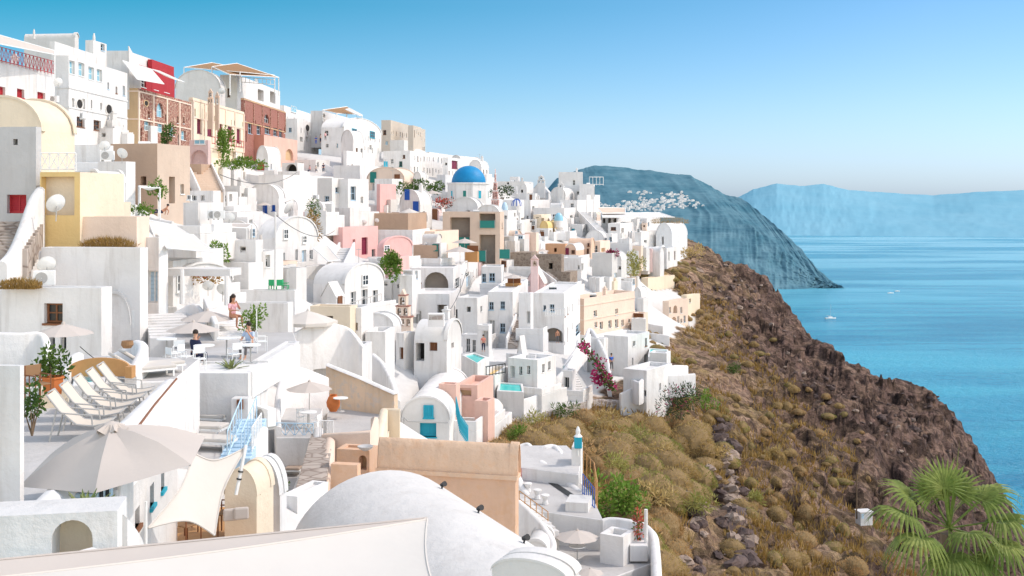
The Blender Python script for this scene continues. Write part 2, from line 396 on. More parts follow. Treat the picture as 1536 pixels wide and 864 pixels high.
        if p:
            mb.quad((-w, 0, H), (0, 0, H), (-t, t, H), (-w+t, t, H)); mb.quad((0, 0, H), (0, d, H), (-t, d-t, H), (-t, t, H))
            mb.quad((0, d, H), (-w, d, H), (-w+t, d-t, H), (-t, d-t, H)); mb.quad((-w, d, H), (-w, 0, H), (-w+t, t, H), (-w+t, d-t, H))
            for A, B_ in (((-w+t, t), (-t, t)), ((-t, t), (-t, d-t)), ((-t, d-t), (-w+t, d-t)), ((-w+t, d-t), (-w+t, t))):
                mb.quad((*A, H), (*B_, H), (*B_, H-p), (*A, H-p))
        rb.quad((-w+t*(p > 0), t*(p > 0), H-p), (-t*(p > 0), t*(p > 0), H-p), (-t*(p > 0), d-t*(p > 0), H-p), (-w+t*(p > 0), d-t*(p > 0), H-p))
    wl = mb.build('wall', [col, fcol or col], root, bevel=bev)
    rcol = rcol or {'white': 'white2'}.get(col, col)
    rf = rb.build('roof', rcol, root, smooth=45)
    if not chim and ctrl and col in ('white', 'white2', 'pink', 'peach2') and w > 3 and d > 3 and random.random() < .35: chim = 1
    if terr is None: terr = ctrl and name == 'house' and D > 85 and base.x > -46 and base.z < 8 and xc < 900 and random.random() < .62
    if terr:
        e1, e2 = random.uniform(1.2, 2.2), random.uniform(1.2, 2.4); tb = MB(); dd = min(d, 9); ww = min(w, 9); th = -random.uniform(2.2, 3.2)
        tb.box(-ww, -e2, th, e1, dd, .012); t_ = tb.build('front_terrace', random.choice(('white', 'white2', 'white')), root, bevel=.06)
        fb_ = MB(); fb_.quad((-ww+.2, -e2+.2, .016), (e1-.2, -e2+.2, .016), (e1-.2, dd-.1, .016), (-ww+.2, dd-.1, .016)); fb_.build('paving', random.choice(('pave', 'lgrey', 'white2')), t_)
        pb_ = MB(); ph = random.uniform(.45, .8); pb_.box(-ww, -e2-.004, 0, e1+.004, -e2+.2, ph); pb_.box(e1-.2, -e2+.196, 0, e1+.002, dd*random.uniform(.5, 1), ph*random.uniform(.7, 1.2)); pb_.build('terrace_parapet', 'white', t_, bevel=.05)
        for lx, ly in ((e1, -e2), (-ww, -e2)): CTRL.append((base.x+lx*cb-ly*sb, base.y+lx*sb+ly*cb, base.z-1.0))
    if ctrl and not terr and auto and name == 'house' and D > 72 and d > 4 and w > 2.5 and col in ('white', 'white2', 'pink', 'peach2', 'lgrey') and random.random() < .38 and not any(o[0] < d and o[1] < 1.2 for o in orr):
        sb_ = MB(); n_ = int(d/.36); zt = min(H, 3.2); up_ = random.random() < .6; wd = .9
        for i in range(n_):
            t0, t1 = i*d/n_, (i+1)*d/n_; zz_ = zt*(i+1)/n_ if up_ else zt*(1-i/n_); sb_.box(.004, t0, -ext, wd, t1, zz_-.0)
        st_ = sb_.build('outside_stair', random.choice(('white2', 'lgrey', col)), root)
        rl = MB(); pts_ = [(0, zt*(1/n_) if up_ else zt), (d, zt if up_ else zt/n_)]
        rl.add([(wd, pts_[0][0], -ext), (wd+.16, pts_[0][0], -ext), (wd+.16, pts_[1][0], -ext), (wd, pts_[1][0], -ext), (wd, 0, pts_[0][1]+.65), (wd+.16, 0, pts_[0][1]+.65), (wd+.16, d, pts_[1][1]+.65), (wd, d, pts_[1][1]+.65)], [(4,5,6,7),(0,1,5,4),(1,2,6,5),(2,3,7,6),(3,0,4,7)]); rl.build('stair_parapet', col, st_, bevel=.04)
    for i in range(chim):
        cb_ = MB(); x0 = -w*(.25+.4*i); y0 = d*.5; s_ = .28; z0 = H-.5; z1 = h+.8
        cb_.box(x0-s_, y0-s_, z0, x0+s_, y0+s_, z1); cb_.box(x0-s_-.06, y0-s_-.06, z1, x0+s_+.06, y0+s_+.06, z1+.12); cb_.box(x0-s_*.6, y0-s_*.6, z1+.12, x0+s_*.6, y0+s_*.6, z1+.4)
        cb_.build('chimney', col, rf or root, bevel=.04)
    for lst, P, inn in ((of, PF, iF), (orr, PR, iR)):
        for o in lst: opening_parts(root, P, inn, o, o[6])
    for face, o in proud: opening_parts(root, PF if face == 'F' else PR, iF if face == 'F' else iR, o, o[6], True)
    for face, s_, z_, hw, hh, st in rounds:
        P, inn = (PF, iF) if face == 'F' else (PR, iR); n = 20; q = lambda a, k, f: Vector(P(s_+hw*f*math.cos(a), z_+hh*f*math.sin(a)))+inn*k
        fm_ = MB(); A = [2*math.pi*i/n for i in range(n)]; fm_.grid([[q(a, .0, 1.25) for a in A], [q(a, -.08, 1.25) for a in A], [q(a, -.08, 1.0) for a in A], [q(a, -.01, .98) for a in A]], closed=True); w_ = fm_.build('window', rcol if rcol and rcol != 'white2' else 'lgrey', root)
        pm = MB(); pm.add([q(a, -.012, 1) for a in A], [tuple(range(n))]); pm.build('pane', 'dark', w_)
    if pil:
        k = pil[1]
        for i in range(k+1):
            y = .2+(d-.4)*i/k; tb = MB(); tb.box(.003, y-.22, pil[2]*h, .14, y+.22, pil[3]*h); tb.build('pilaster', pil[0], root)
    if trim:  # cornice bands at relative heights on both visible faces
        tb = MB()
        for fz in trim[1:]:
            z = fz*h; tb.box(-w-.05, -.09, z, .09, -.002, z+.18); tb.box(.002, -.002, z, .09, d, z+.18)
        tb.build('cornice', trim[0], root)
    root['_dims'] = (w, d, h)
    if ctrl:
        e = 1.2; FOOT.append(([(base.x+x*cb-y*sb, base.y+x*sb+y*cb) for x, y in ((-w-e*.3, -e), (e, -e), (e, d+.3), (-w-e*.3, d+.3))], base.z-.02))
    if ctrl and not (base.z > 12.5 and base.x < -42):
        for lx, ly in ((0, 0), (-min(w, 8), 0), (0, min(d, 8)), (-min(w, 8)/2, min(d, 8)/2)):
            CTRL.append((base.x+lx*cb-ly*sb, base.y+lx*sb+ly*cb, base.z-.8))
    return root
def plat(label, poly, Dref, thick=3, col='white', top=None, name='terrace', cat='terrace', par=None, parcol=None, kind=None, group=None, ref=0, ctrl=True, z=None, bev=.05):
    """horizontal slab whose top outline is seen at the given picture points; Dref = distance of point ref"""
    if z is None: z = at(*poly[ref], Dref).z
    P = [at(x, y, dz(y, z)) for x, y in poly]; c = sum(P, Vector())/len(P)
    mb = MB(); pool = name == 'swimming_pool'
    if not pool: mb.prism([(p.x-c.x, p.y-c.y) for p in P], -thick, -.003)
    else:
        o_ = [(p.x-c.x, p.y-c.y) for p in P]; i_ = []
        for x, y in o_:
            l = math.hypot(x, y); f = max(.5, 1-.45/l); i_.append((x*f, y*f))
        n = len(P); mb.grid([[(*q, -thick) for q in o_], [(*q, 0) for q in o_], [(*q, 0) for q in i_], [(*q, -.5) for q in i_]], closed=True)
    root = empty(name, c, 0, label, cat, group) if not kind else None
    o = mb.build('slab' if root else name, col, root, bevel=bev)
    if kind: o.location = c; o['kind'] = kind
    if top:
        tb = MB(); tb.add([((p.x-c.x)*.985, (p.y-c.y)*.985, .002 if not pool else -.13) for p in P], [tuple(range(len(P)))]); t = tb.build('floor_surface' if not pool else 'water', top, root or o)
    if par:
        for (i, j, hh) in par:
            pb = MB(); A, B_ = P[i]-c, P[j]-c; d_ = (B_-A); d_.z = 0
            nrm = Vector((-d_.y, d_.x, 0)).normalized()*.12
            if nrm.dot(A+B_) > 0: nrm = -nrm
            A2, B2 = A+nrm*2, B_+nrm*2
            vs = [A, B_, B2, A2]; pb.add([(v.x, v.y, -.2) for v in vs]+[(v.x, v.y, hh) for v in vs], [(4,5,6,7),(0,1,5,4),(1,2,6,5),(2,3,7,6),(3,0,4,7)])
            pb.build('parapet', parcol or col, root or o, bevel=.05)
    if ctrl:
        for p in P+[c]: CTRL.append((p.x, p.y, z-thick*.6))
    FOOT.append(([(p.x, p.y) for p in P], z-.25))
    return root or o
def wall(label, pts, drop=2.0, t=.3, col='white', name='parapet_wall', cat='wall', group=None, smooth=True, ctrl=False, cap=None):
    """free-standing wall: pts = (px, py, D) along its top"""
    P = [at(*p) for p in pts]
    if smooth and len(P) > 2:
        Q = []
        for i in range(len(P)-1):
            p0, p1, p2, p3 = P[max(i-1, 0)], P[i], P[i+1], P[min(i+2, len(P)-1)]
            for k in range(6):
                u = k/6; Q.append(.5*((2*p1)+(p2-p0)*u+(2*p0-5*p1+4*p2-p3)*u*u+(3*p1-p0-3*p2+p3)*u**3))
        Q.append(P[-1]); P = Q
    c = P[0].copy(); rows = []
    zb = None if not isinstance(drop, str) else float(drop)-c.z
    for i, p in enumerate(P):
        d_ = (P[min(i+1, len(P)-1)]-P[max(i-1, 0)]); d_.z = 0; n = Vector((-d_.y, d_.x, 0)).normalized()*(t/2); q = p-c
        lo = q.z-drop if zb is None else zb
        r_ = t*.3
        rows.append([(q.x-n.x, q.y-n.y, lo), (q.x-n.x, q.y-n.y, q.z-r_), (q.x-n.x*.6, q.y-n.y*.6, q.z-r_*.3), (q.x, q.y, q.z), (q.x+n.x*.6, q.y+n.y*.6, q.z-r_*.3), (q.x+n.x, q.y+n.y, q.z-r_), (q.x+n.x, q.y+n.y, lo)])
    mb = MB(); mb.grid(rows); n = len(rows); mb.add([rows[0][k] for k in range(7)], [tuple(range(7))]); mb.add([rows[-1][k] for k in range(7)], [tuple(range(7))[::-1]])
    o = mb.build(name, col, smooth=50, loc=c); tag(o, label, cat, group)
    if ctrl:
        for p in P: CTRL.append((p.x, p.y, p.z-(drop if zb is None else 2)))
    return o
def stairs(label, p0, p1, width, n, col='white', side=None, name='staircase', cat='stairs', tread=None, slabdrop=1.2):
    """p0 = bottom centre (px,py,D), p1 = top centre"""
    A, B_ = at(*p0), at(*p1); d_ = B_-A; rise = d_.z/n; fl = Vector((d_.x, d_.y, 0)); L = fl.length; fl.normalize(); sd = Vector((-fl.y, fl.x, 0))
    root = empty(name, A, 0, label, cat)
    mb = MB()
    for i in range(n):
        a = fl*(L*i/n); b_ = fl*(L*(i+1)/n+.02); z1 = rise*(i+1)
        vs = [a-sd*width/2, a+sd*width/2, b_+sd*width/2, b_-sd*width/2]
        mb.add([(v.x, v.y, min(z1-abs(rise), z1)-slabdrop) for v in vs]+[(v.x, v.y, z1) for v in vs], [(4,5,6,7),(0,1,5,4),(1,2,6,5),(2,3,7,6),(3,0,4,7)])
    mb.build('step', col, root, bevel=.02)
    if side:
        for s_ in side:
            wb = MB(); o_ = sd*(width/2+.12)*s_; e = sd*.12
            pts = [(-.1, .75), (L+.1, d_.z+.75)]
            vs = []
            for l, z in pts:
                for k in (-1, 1):
                    q = fl*l+o_+e*k; vs += [(q.x, q.y, z-2.4), (q.x, q.y, z)]
            wb.add(vs, [(0,1,3,2),(4,6,7,5),(0,4,5,1),(2,3,7,6),(1,5,7,3)]); wb.build('side_wall', 'white', root, bevel=.05)
    return root
H = house
# ---------- upper street, facades running away along the ridge
H('white house with red shutters under a roof terrace with red railing', -70,-22,82, 84,150,105,-1,'white','flat',[(31,140,11,13,'wr'),(62,147,12,17,'wr'),(3,140,10,20,'wr')],par=.1)
H('white mansion with two round windows and a row of blue glazed panes', 81,103,191, 83,206,124,-1,'white','flat',[(108,101,8,20,'wbg'),(122,104,9,20,'wbg'),(137,110,9,19,'wbg'),(149,113,8,18,'wbg'),(119,156,9,14,'oC'),(163,164,9,14,'oC'),(121,183,12,15,'wd'),(146,188,11,15,'wd'),(165,191,11,15,'wd'),(181,194,10,15,'wd')],depth=19,trim=('white2',.60,.36))
H('white roof block above the mansion with round windows', 79,82,150, 62,84,128,-1,'white','flat',[],par=.2)
H('grey barrel vaulted rooftop on the ridge skyline', 36,112,118, 49,66,150,-6,'lgrey','vR',[],rise=1.6,depth=9)
H('white block with small square belfry top beside white cone chimney', 128,140,160, 60,92,140,-4,'white','flat',[(154,71,6,10,'wb')],par=0,depth=5)
H('white rooftop house with pale grey shaded face above the awning', 145,182,200, 76,108,147,-2,'white','flat',[],par=.25)
H('white stepped roof house behind the red wall', 180,196,228, 78,112,152,-2,'white','flat',[],par=.2)
H('crimson house with sloping cream awning', 181,184,262, 89,146,147,-1.5,'red','flat',[(215,124,8,14,'w'),(234,129,7,12,'w'),(250,132,8,14,'w')],par=0)
H('bright red roof room beside the crimson house', 226,228,261, 89,114,158,-1.5,'red','flat',[],par=0)
H('ochre mansion with dark red rubble panels and an arched white window', 190,207,287, 132,214,147,-1.5,'brick','flat',[(219,155,6,8,'wC'),(240,165,10,22,'wbgA'),(221,188,9,15,'wbg'),(241,191,9,15,'wbg'),(258,197,8,14,'wbg'),(275,203,7,14,'wbg'),(240,204,16,14,'o')],depth=24,par=.2,fcol='ochre',rcol='ochre',trim=('peach2',.93,.42),pil=('peach2',4,.0,.93))
H('cream mansion with tall maroon windows over white arches', 286,289,366, 146,236,171,-1.5,'cream','flat',[(299,189,7,22,'wm'),(315,193,8,22,'wm'),(330,197,8,22,'wm'),(345,201,7,22,'wm'),(358,204,6,21,'wm'),(325,228,14,18,'nA'),(351,233,18,19,'sA')],depth=36,par=.2,trim=('peach2',.95,.66,.2),pil=('peach2',5,.2,.95))
H('red brick mansion with grey arched window and white surrounds', 362,366,428, 147,212,205,-1.5,'brick2','flat',[(375,192,6,17,'wb'),(388,194,6,15,'wb'),(400,178,7,13,'wA'),(401,195,8,12,'wb'),(413,198,6,12,'wb'),(421,200,5,12,'wb')],depth=38,par=.2,trim=('ochre',.965,.44),pil=('brick',5,.44,.965))
H('white restaurant block under the long brown shade sail', 330,356,420, 112,168,236,-2,'white','flat',[(391,143,12,17,'o'),(409,146,11,17,'o'),(343,139,4,13,'wd')],par=.2)
H('pale grey vaulted house beside the brown shade sail', 263,330,338, 105,165,215,-3,'lgrey','vF',[],rise=4,depth=10)
H('salmon block with ochre arch below the brick mansion', 365,396,446, 202,248,212,-6,'salmon2','flat',[(434,232,15,17,'ooA')],par=0,fcol='salmon')  # front face coloured darker for the shade on that side
H('small white vaulted house with red arched door', 385,402,421, 219,262,205,-14,'white','vF',[(393,227,5,6,'oA'),(391,251,11,18,'drA')],rise=3,depth=7)
H('white building with arched brown gateway beside the salmon block', 423,446,456, 244,262,200,-10,'white','flat',[(437,254,16,16,'oA')],par=.1)
H('white house with blue glass panes behind the brick mansion', 420,426,470, 158,185,262,-3,'white','flat',[(440,164,16,9,'wbg'),(458,172,6,10,'oA')],par=.2)
H('white house with oval window above the people on the steps', 426,446,478, 178,222,250,-4,'white','flat',[(461,192,6,10,'oC'),(452,209,4,7,'o'),(461,209,4,8,'o'),(468,210,4,8,'o')],par=.15)
H('white vaulted house with pale grey arched gable on the skyline', 482,516,572, 171,228,246,-8,'white','vR',[(531,198,7,10,'wtg'),(558,202,7,10,'wtg'),(556,221,3,7,'w'),(499,190,6,8,'oA')],rise=3,depth=14)
H('white restaurant house under brown canopy on the skyline', 466,484,530, 166,190,262,-6,'white','flat',[(486,173,4,6,'oA')],par=.1)
H('white chapel gable with cross shaped ornament', 512,530,546, 195,236,228,-20,'white','vF',[],rise=4,depth=7)
H('white house with red hanging banners', 515,520,562, 226,262,222,-10,'white','flat',[(547,209,3,8,'o')],par=.2)
H('tall beige building on the skyline', 572,586,638, 180,222,292,-8,'beige','flat',[(621,197,5,8,'wd')],par=.3)
H('narrow beige upper storey with balcony on the tall beige building', 612,620,632, 188,206,294,-8,'beige','flat',[],par=.2)
H('lavender grey house under the tall beige building', 585,606,612, 210,236,276,-10,'lgrey','flat',[],par=.2)
H('white house below the lavender grey house', 575,615,668, 226,262,264,-14,'white','flat',[(601,246,5,8,'wg'),(588,242,4,7,'w')],par=.25)
H('cream white long house on the descending skyline', 640,644,706, 228,262,284,-12,'white2','flat',[(660,238,10,3,'o'),(681,247,8,11,'wm')],par=.2)
H('white house with maroon window behind the blue dome', 664,672,702, 236,268,272,-14,'white','flat',[(682,247,9,12,'wm'),(669,246,3,4,'o')],par=.2)
H('white vault on the skyline above the blue dome', 676,692,722, 233,258,292,-18,'white','vF',[],rise=2,depth=8)
H('small white chapel with bell arch beside the blue dome', 704,722,733, 240,266,278,-16,'white','vF',[(708,252,4,6,'o'),(714,252,3,6,'o'),(725,250,4,8,'oA')],rise=2)
H('white block above the peach house with green door', 500,540,590, 248,300,214,-14,'white','flat',[(578,246,5,8,'wt')],par=.3)
H('peach house with dark green door and rounded roof', 551,606,624, 251,290,205,-16,'peach2','vF',[(560,266,9,16,'dg'),(588,266,5,9,'o'),(596,268,8,13,'dbr'),(614,270,4,8,'o')],rise=3.2,depth=7)
H('white vaulted annexe beside the peach house', 620,632,641, 258,284,208,-24,'white','vF',[(631,275,4,10,'o')],rise=2.2)
H('white house with arched window beside the blue dome church', 655,668,678, 262,292,222,-22,'white','flat',[(666,281,5,8,'w')],par=.3)
H('white stepped house above the pink terrace', 562,588,604, 268,312,196,-18,'white','flat',[(588,282,4,8,'w')],par=.3)
H('pink terrace wall house with white laundry', 566,570,594, 276,322,178,-20,'pink','flat',[],par=.3)
# mid left: tan and cream cluster
H('tan brown cubic house with white slatted window', 166,236,285, 215,308,92,-14,'tan2','flat',[(215,271,9,13,'o'),(258,285,9,40,'o')],par=.15,fcol='tan')
H('white block with arched dark window and satellite dishes on its roof', 147,189,203, 242,300,80,-12,'white','flat',[(166,269,11,21,'oA'),(183,277,2,2,'o')],par=.1)
H('little white bell gable chimney house', 130,151,156, 256,296,74,-12,'white','vF',[(143,263,6,6,'n')],rise=1.2,depth=3)
H('long white wall house behind the satellite dishes', 112,150,170, 217,258,88,-12,'white','flat',[],par=.2)
H('pinkish terrace house with big arch and blue panel', 284,312,316, 210,262,160,-10,'pink2','flat',[(298,243,24,36,'sA'),(300,213,16,7,'wbg')],par=.2)
H('white block with AC units above the tan shade sail', 275,297,335, 304,350,88,-18,'white','flat',[(285,296,6,7,'w')],par=.3)
H('white block under the brown outside stairs', 276,320,331, 286,330,125,-14,'white','flat',[(291,297,7,8,'w'),(304,297,6,8,'n')],par=.3)
H('brown sided stair house below the pink arch', 284,302,318, 246,292,150,-10,'tan','flat',[],par=0)
# mid white cluster
H('white house with blue shuttered windows under vaulted porch', 372,418,428, 276,322,180,-20,'white','vF',[(382,311,6,10,'wbl'),(397,313,8,13,'wbl'),(410,312,6,9,'wbl')],rise=2.5)
H('big blank white retaining house with parapet walk', 388,425,500, 262,330,186,-14,'white','flat',[],par=.5)
H('white rounded chimney house beside blue porch', 432,440,447, 302,330,172,-20,'white','vF',[],rise=1.5)
H('white house with two small windows and vaulted pale roof', 385,414,476, 326,403,130,-22,'white','vR',[(428,351,7,15,'w'),(456,359,6,11,'w'),(445,382,4,16,'w'),(456,385,7,20,'dw'),(467,382,5,14,'w')],rise=2.6)
H('white grey house with pale pillar and blue window frame', 476,498,516, 267,318,165,-24,'white','flat',[(490,299,7,10,'wb'),(506,285,6,8,'wb')],par=.3,fcol='lgrey')
H('white house with tall pale blue window', 498,522,553, 268,318,166,-26,'white','flat',[(530,290,8,21,'wb'),(543,300,4,10,'w')],par=.3)
H('tiny white vaulted hut with dark openings', 468,485,502, 303,323,158,-26,'white','vF',[(497,309,3,4,'o'),(493,321,3,4,'o'),(488,312,2,3,'o')],rise=1.3)
H('pink house with maroon door and small dark window', 500,514,567, 341,398,158,-28,'pink','flat',[(531,362,4,6,'o'),(547,369,9,26,'dm')],par=.3)
H('pale pink long retaining house', 455,470,530, 318,360,168,-26,'pink2','flat',[],par=.2)
H('low pink house with rounded roof and dark square window', 566,575,618, 356,392,150,-30,'pink','vR',[(590,366,7,8,'o'),(577,372,8,8,'w'),(572,389,5,7,'o')],rise=1.8)
H('pink garden hut behind the green bush', 574,596,614, 384,406,143,-30,'pink','flat',[],par=.2)
H('tan brown blank block above the pink houses', 547,612,640, 320,352,168,-10,'tan','flat',[],par=.1)
H('peach terrace block with small niche below the striped house', 615,652,688, 347,388,172,-22,'peach2','flat',[(636,360,4,6,'o')],par=.4)
H('tan lower terrace block with rounded wall', 620,656,672, 368,394,160,-20,'tan2','flat',[],par=.2,fcol='tan')
H('white house with orange striped arches and blue door', 600,630,648, 285,336,184,-24,'white','vF',[(624,309,8,14,'wbl'),(632,325,11,16,'oA'),(611,292,7,16,'dbA')],rise=3)
H('unfinished taupe concrete frame house with dark green mesh', 664,750,756, 318,400,184,-8,'tan2','flat',[(690,352,30,52,'s'),(731,331,24,22,'s'),(731,374,24,44,'s')],par=.3)
H('small grey concrete block beside the frame house', 686,706,712, 322,340,192,-12,'beige','flat',[],par=0)
# church with the blue dome
H('white church hall under the blue dome', 670,722,752, 305,345,210,-18,'white','flat',[],par=.2,name='church_hall',cat='church hall')
H('white barrel vault in front of the blue dome church', 676,716,724, 296,330,202,-16,'white','vF',[(692,311,5,8,'o')],rise=4,depth=7)
H('white vault lying along the church beside the taupe frame house', 716,748,754, 308,332,196,-14,'white','vF',[],rise=3,depth=8)
# far right of the village
H('tall white rectangular block on the skyline', 838,874,888, 258,322,300,-4,'white','flat',[(861,274,4,8,'w'),(867,291,4,8,'w')],par=.2,fcol='white2')
H('white upper storey beside the tall block with roof railing', 869,891,906, 276,325,292,-6,'white','flat',[(902,289,4,12,'o'),(869,295,3,6,'w')],par=.1)
H('white church gable with three dark openings and open bell tower', 796,818,826, 275,303,300,-10,'white','gable',[(812,282,3,5,'o'),(806,289,3,5,'o'),(819,289,3,5,'o'),(812,291,4,7,'wg')],rise=2.5,name='church',cat='church')
H('white vaulted chapel with a tall dark doorway', 826,848,862, 281,308,285,-12,'white','vF',[(841,297,4,12,'oA')],rise=4)
H('white cubic house stepping down below the tall block', 866,880,900, 292,322,282,-10,'white','flat',[(876,305,4,8,'dg')],par=.2)
H('white house with low parapet under the tall block', 840,866,896, 300,330,270,-14,'white','flat',[(858,308,5,6,'w')],par=.5)
H('white house with sloping outside stairs', 800,846,870, 312,345,258,-16,'white','flat',[(857,325,4,4,'w')],par=.3)
H('white house with pale green door near the blue cupola', 826,844,852, 325,350,246,-16,'white','vF',[(832,325,6,8,'w')],rise=2)
H('white house with bright doorway under the skyline churches', 770,796,830, 300,325,262,-14,'white','flat',[(800,312,3,6,'w'),(791,326,3,5,'w'),(785,328,3,6,'o')],par=.3)
H('cream hut with dark doorways among white houses', 800,812,826, 322,345,248,-16,'cream','flat',[(806,330,4,8,'o'),(813,331,4,8,'o')],par=.2)
H('yellow arched porch house', 810,822,836, 332,352,240,-20,'yellow','vF',[(820,342,5,8,'oA')],rise=1.6)
H('grey white roof house on the skyline with thin chimneys', 745,786,800, 272,292,300,-10,'lgrey','flat',[(762,275,3,3,'o')],par=.2,chim=2)
H('small white house with arch on the skyline', 780,790,800, 275,302,280,-12,'white2','vF',[(783,287,3,5,'o'),(791,294,5,10,'oA')],rise=1.5)
H('white cell house below the yellow sign', 754,770,786, 300,335,240,-16,'white','flat',[(776,315,4,10,'o'),(796,330,4,8,'o')],par=.3)
H('white box house with cream awning', 766,804,812, 356,382,212,-14,'white','flat',[(788,362,3,3,'o')],par=.3,fcol='white2')
H('white house stack beside the coral awning', 740,762,775, 316,356,215,-16,'white','flat',[(758,327,4,8,'w'),(772,322,3,6,'o')],par=.3)
H('white terrace restaurant under a long flat canopy', 902,925,990, 322,352,268,-20,'white','flat',[(906,331,4,7,'o'),(914,331,4,7,'o'),(922,331,4,7,'o'),(956,329,44,9,'o'),(934,346,8,14,'wm'),(944,346,6,14,'d')],par=.4,name='restaurant',cat='restaurant')
H('white house with terrace and potted plant under the restaurant', 952,962,996, 348,382,252,-28,'white','flat',[(958,346,4,6,'w'),(968,362,4,4,'w')],par=.6)
H('whitewashed cliff house with rough rounded shell', 984,1008,1031, 335,386,256,-30,'pumice','vF',[(994,361,3,12,'o')],rise=3,depth=8,bev=.2)
H('white house with cream gate and little windows', 912,930,952, 335,362,250,-20,'white','flat',[(920,343,8,5,'wd'),(934,347,4,10,'o')],par=.3)
H('white vaulted house with pale grey roof above the orange houses', 878,906,912, 346,378,236,-22,'white','vF',[(907,361,4,9,'wA')],rise=2.4,depth=8)
H('white cube with blue window beside pale grey vault', 910,918,926, 351,376,234,-22,'white','flat',[(917,359,4,7,'wb')],par=.2)
H('long white terrace building with pale blue roof', 910,944,958, 365,392,228,-24,'white2','flat',[(916,374,3,4,'wb'),(953,373,3,10,'o')],par=.3)
H('white rounded house with shaded parapet by the scrub', 970,1000,1016, 372,392,236,-28,'white','flat',[],par=.3)
H('blue grey painted low vault below the white terrace', 966,990,996, 371,388,226,-30,'white','vR',[],rise=1.5)
H('orange block house with dark window and white roof', 818,848,852, 366,392,212,-16,'orange','flat',[(833,375,4,6,'o')],par=.1,rcol='white')
H('orange tall house with small brown windows and curved roof', 852,886,892, 358,392,206,-20,'peach','vR',[(883,367,3,5,'wd'),(874,377,3,7,'wd'),(882,377,3,8,'wd'),(868,360,3,3,'o')],rise=2)
H('small orange house with arched window and maroon door', 848,864,876, 366,388,200,-22,'peach','vF',[(851,379,5,14,'dm'),(860,378,5,6,'wdA'),(855,370,3,3,'o')],rise=1.2,rcol='white')
H('peach house with yellow stairs and fan of orange paint', 888,900,915, 362,392,212,-24,'peach2','flat',[(893,374,6,12,'w'),(905,375,6,6,'oo')],par=.2)
H('grey white house wall with orange triangle', 888,918,926, 380,422,190,-26,'lgrey','flat',[(924,414,4,10,'dw')],par=.3)
H('white arched vault house with magenta bougainvillea', 908,932,940, 378,405,200,-26,'lgrey','vF',[(930,402,4,5,'o')],rise=2.4,rcol='white')
H('white house with slim windows above stone arch', 842,872,880, 387,412,185,-24,'white','flat',[(868,401,3,6,'w'),(873,400,3,10,'w')],par=.3)
H('brown stone ruin house with one black window', 804,842,846, 382,428,178,-16,'stone','flat',[(826,399,6,9,'o')],par=.1)
H('low brown stone wall house behind pink chapel', 765,797,806, 379,404,186,-14,'stone','flat',[],par=0)
H('small stone arch gateway beside the ruin', 842,855,866, 408,428,170,-20,'stone','flat',[(849,413,8,10,'nA')],par=0)
H('pink chapel with red door and slender belfry', 788,816,822, 400,432,168,-22,'pink2','gable',[(801,421,5,18,'dr'),(793,425,4,8,'wA')],rise=2.6,name='chapel',cat='chapel',rcol='lgrey',depth=9)
H('cream house with turquoise door and thatched roof colour', 962,972,1012, 417,442,222,-38,'cream','flat',[(977,437,3,6,'wt'),(983,438,3,6,'wt'),(989,438,3,6,'wtg'),(1000,440,5,11,'dt'),(1008,437,3,6,'wtg')],par=.1,rcol='ochre')
H('pale pink house with arched windows on the cliff edge', 994,1003,1032, 452,495,205,-36,'peach2','flat',[(1005,465,3,9,'w'),(1013,464,6,12,'oA'),(1022,465,3,9,'w'),(1011,482,8,14,'oA'),(1022,481,3,6,'w')],par=.2)
H('cream annexe with brown terrace roof beside the pale pink house', 1022,1030,1050, 443,470,214,-40,'cream','flat',[(1035,451,3,6,'w')],par=.2)
H('low pink porch with brown door behind the peach house', 950,966,972, 470,496,172,-24,'peach2','flat',[(958,473,14,6,'dbr'),(958,488,14,8,'dbr')],par=.2)
H('white curved shell house with steps under the cream house', 950,962,972, 432,462,185,-28,'white','vF',[(965,452,3,5,'o')],rise=2)
# central white complex
H('white terrace house with one huge arched porch', 615,680,722, 402,447,150,-4,'white','flat',[(654,425,37,34,'sA'),(686,424,6,14,'w'),(702,425,10,21,'dw'),(701,411,5,5,'w')],par=.3)
H('white annexe with pale blue glazed doors next to the arched porch', 722,752,756, 400,432,152,-4,'white','flat',[(726,417,6,13,'wb'),(738,416,9,13,'wb')],par=.2)
H('white middle house with stair wall and single garage opening', 616,674,690, 441,490,140,-6,'white','flat',[(663,465,14,16,'s')],par=.3)
H('white house with small square window and sunlit side', 684,716,732, 447,510,132,-16,'white','flat',[(703,464,6,8,'o'),(722,463,3,8,'w')],par=.2)
H('tall white house with six paned windows and steep grey stairs', 732,769,792, 438,520,136,-6,'white','flat',[(737,459,7,12,'wb'),(754,458,7,12,'wb'),(738,494,9,28,'d'),(754,492,8,14,'wb'),(779,465,9,26,'d')],par=.2)
H('white house with sunlit sloping parapet and tall grey window', 778,796,800, 440,500,130,-14,'white','flat',[(793,476,5,18,'d')],par=.2)
H('white balcony house with arched porch below', 800,846,870, 440,520,138,-10,'white','flat',[(817,462,4,8,'wb'),(828,462,7,11,'wb'),(838,503,30,22,'sA'),(873,487,6,14,'wb')],par=.2)
H('peach mansion with five grey windows and flat roof terrace', 843,876,952, 448,505,160,-34,'peach2','flat',[(893,470,5,9,'w'),(925,468,4,10,'w'),(902,488,5,11,'w'),(915,486,5,11,'w'),(925,485,5,12,'w'),(934,484,4,9,'w'),(944,481,3,5,'w'),(894,487,4,8,'w')],par=.9,fcol='peach',trim=('peach2',.8,.42))
H('white cube with slit window under the peach mansion', 906,942,974, 505,565,128,-32,'white','flat',[(951,515,4,7,'w'),(969,513,3,12,'wd')],par=.3)
H('white house with a curved parapet beside the slit window cube', 876,906,912, 508,552,126,-26,'white','flat',[],par=.2)
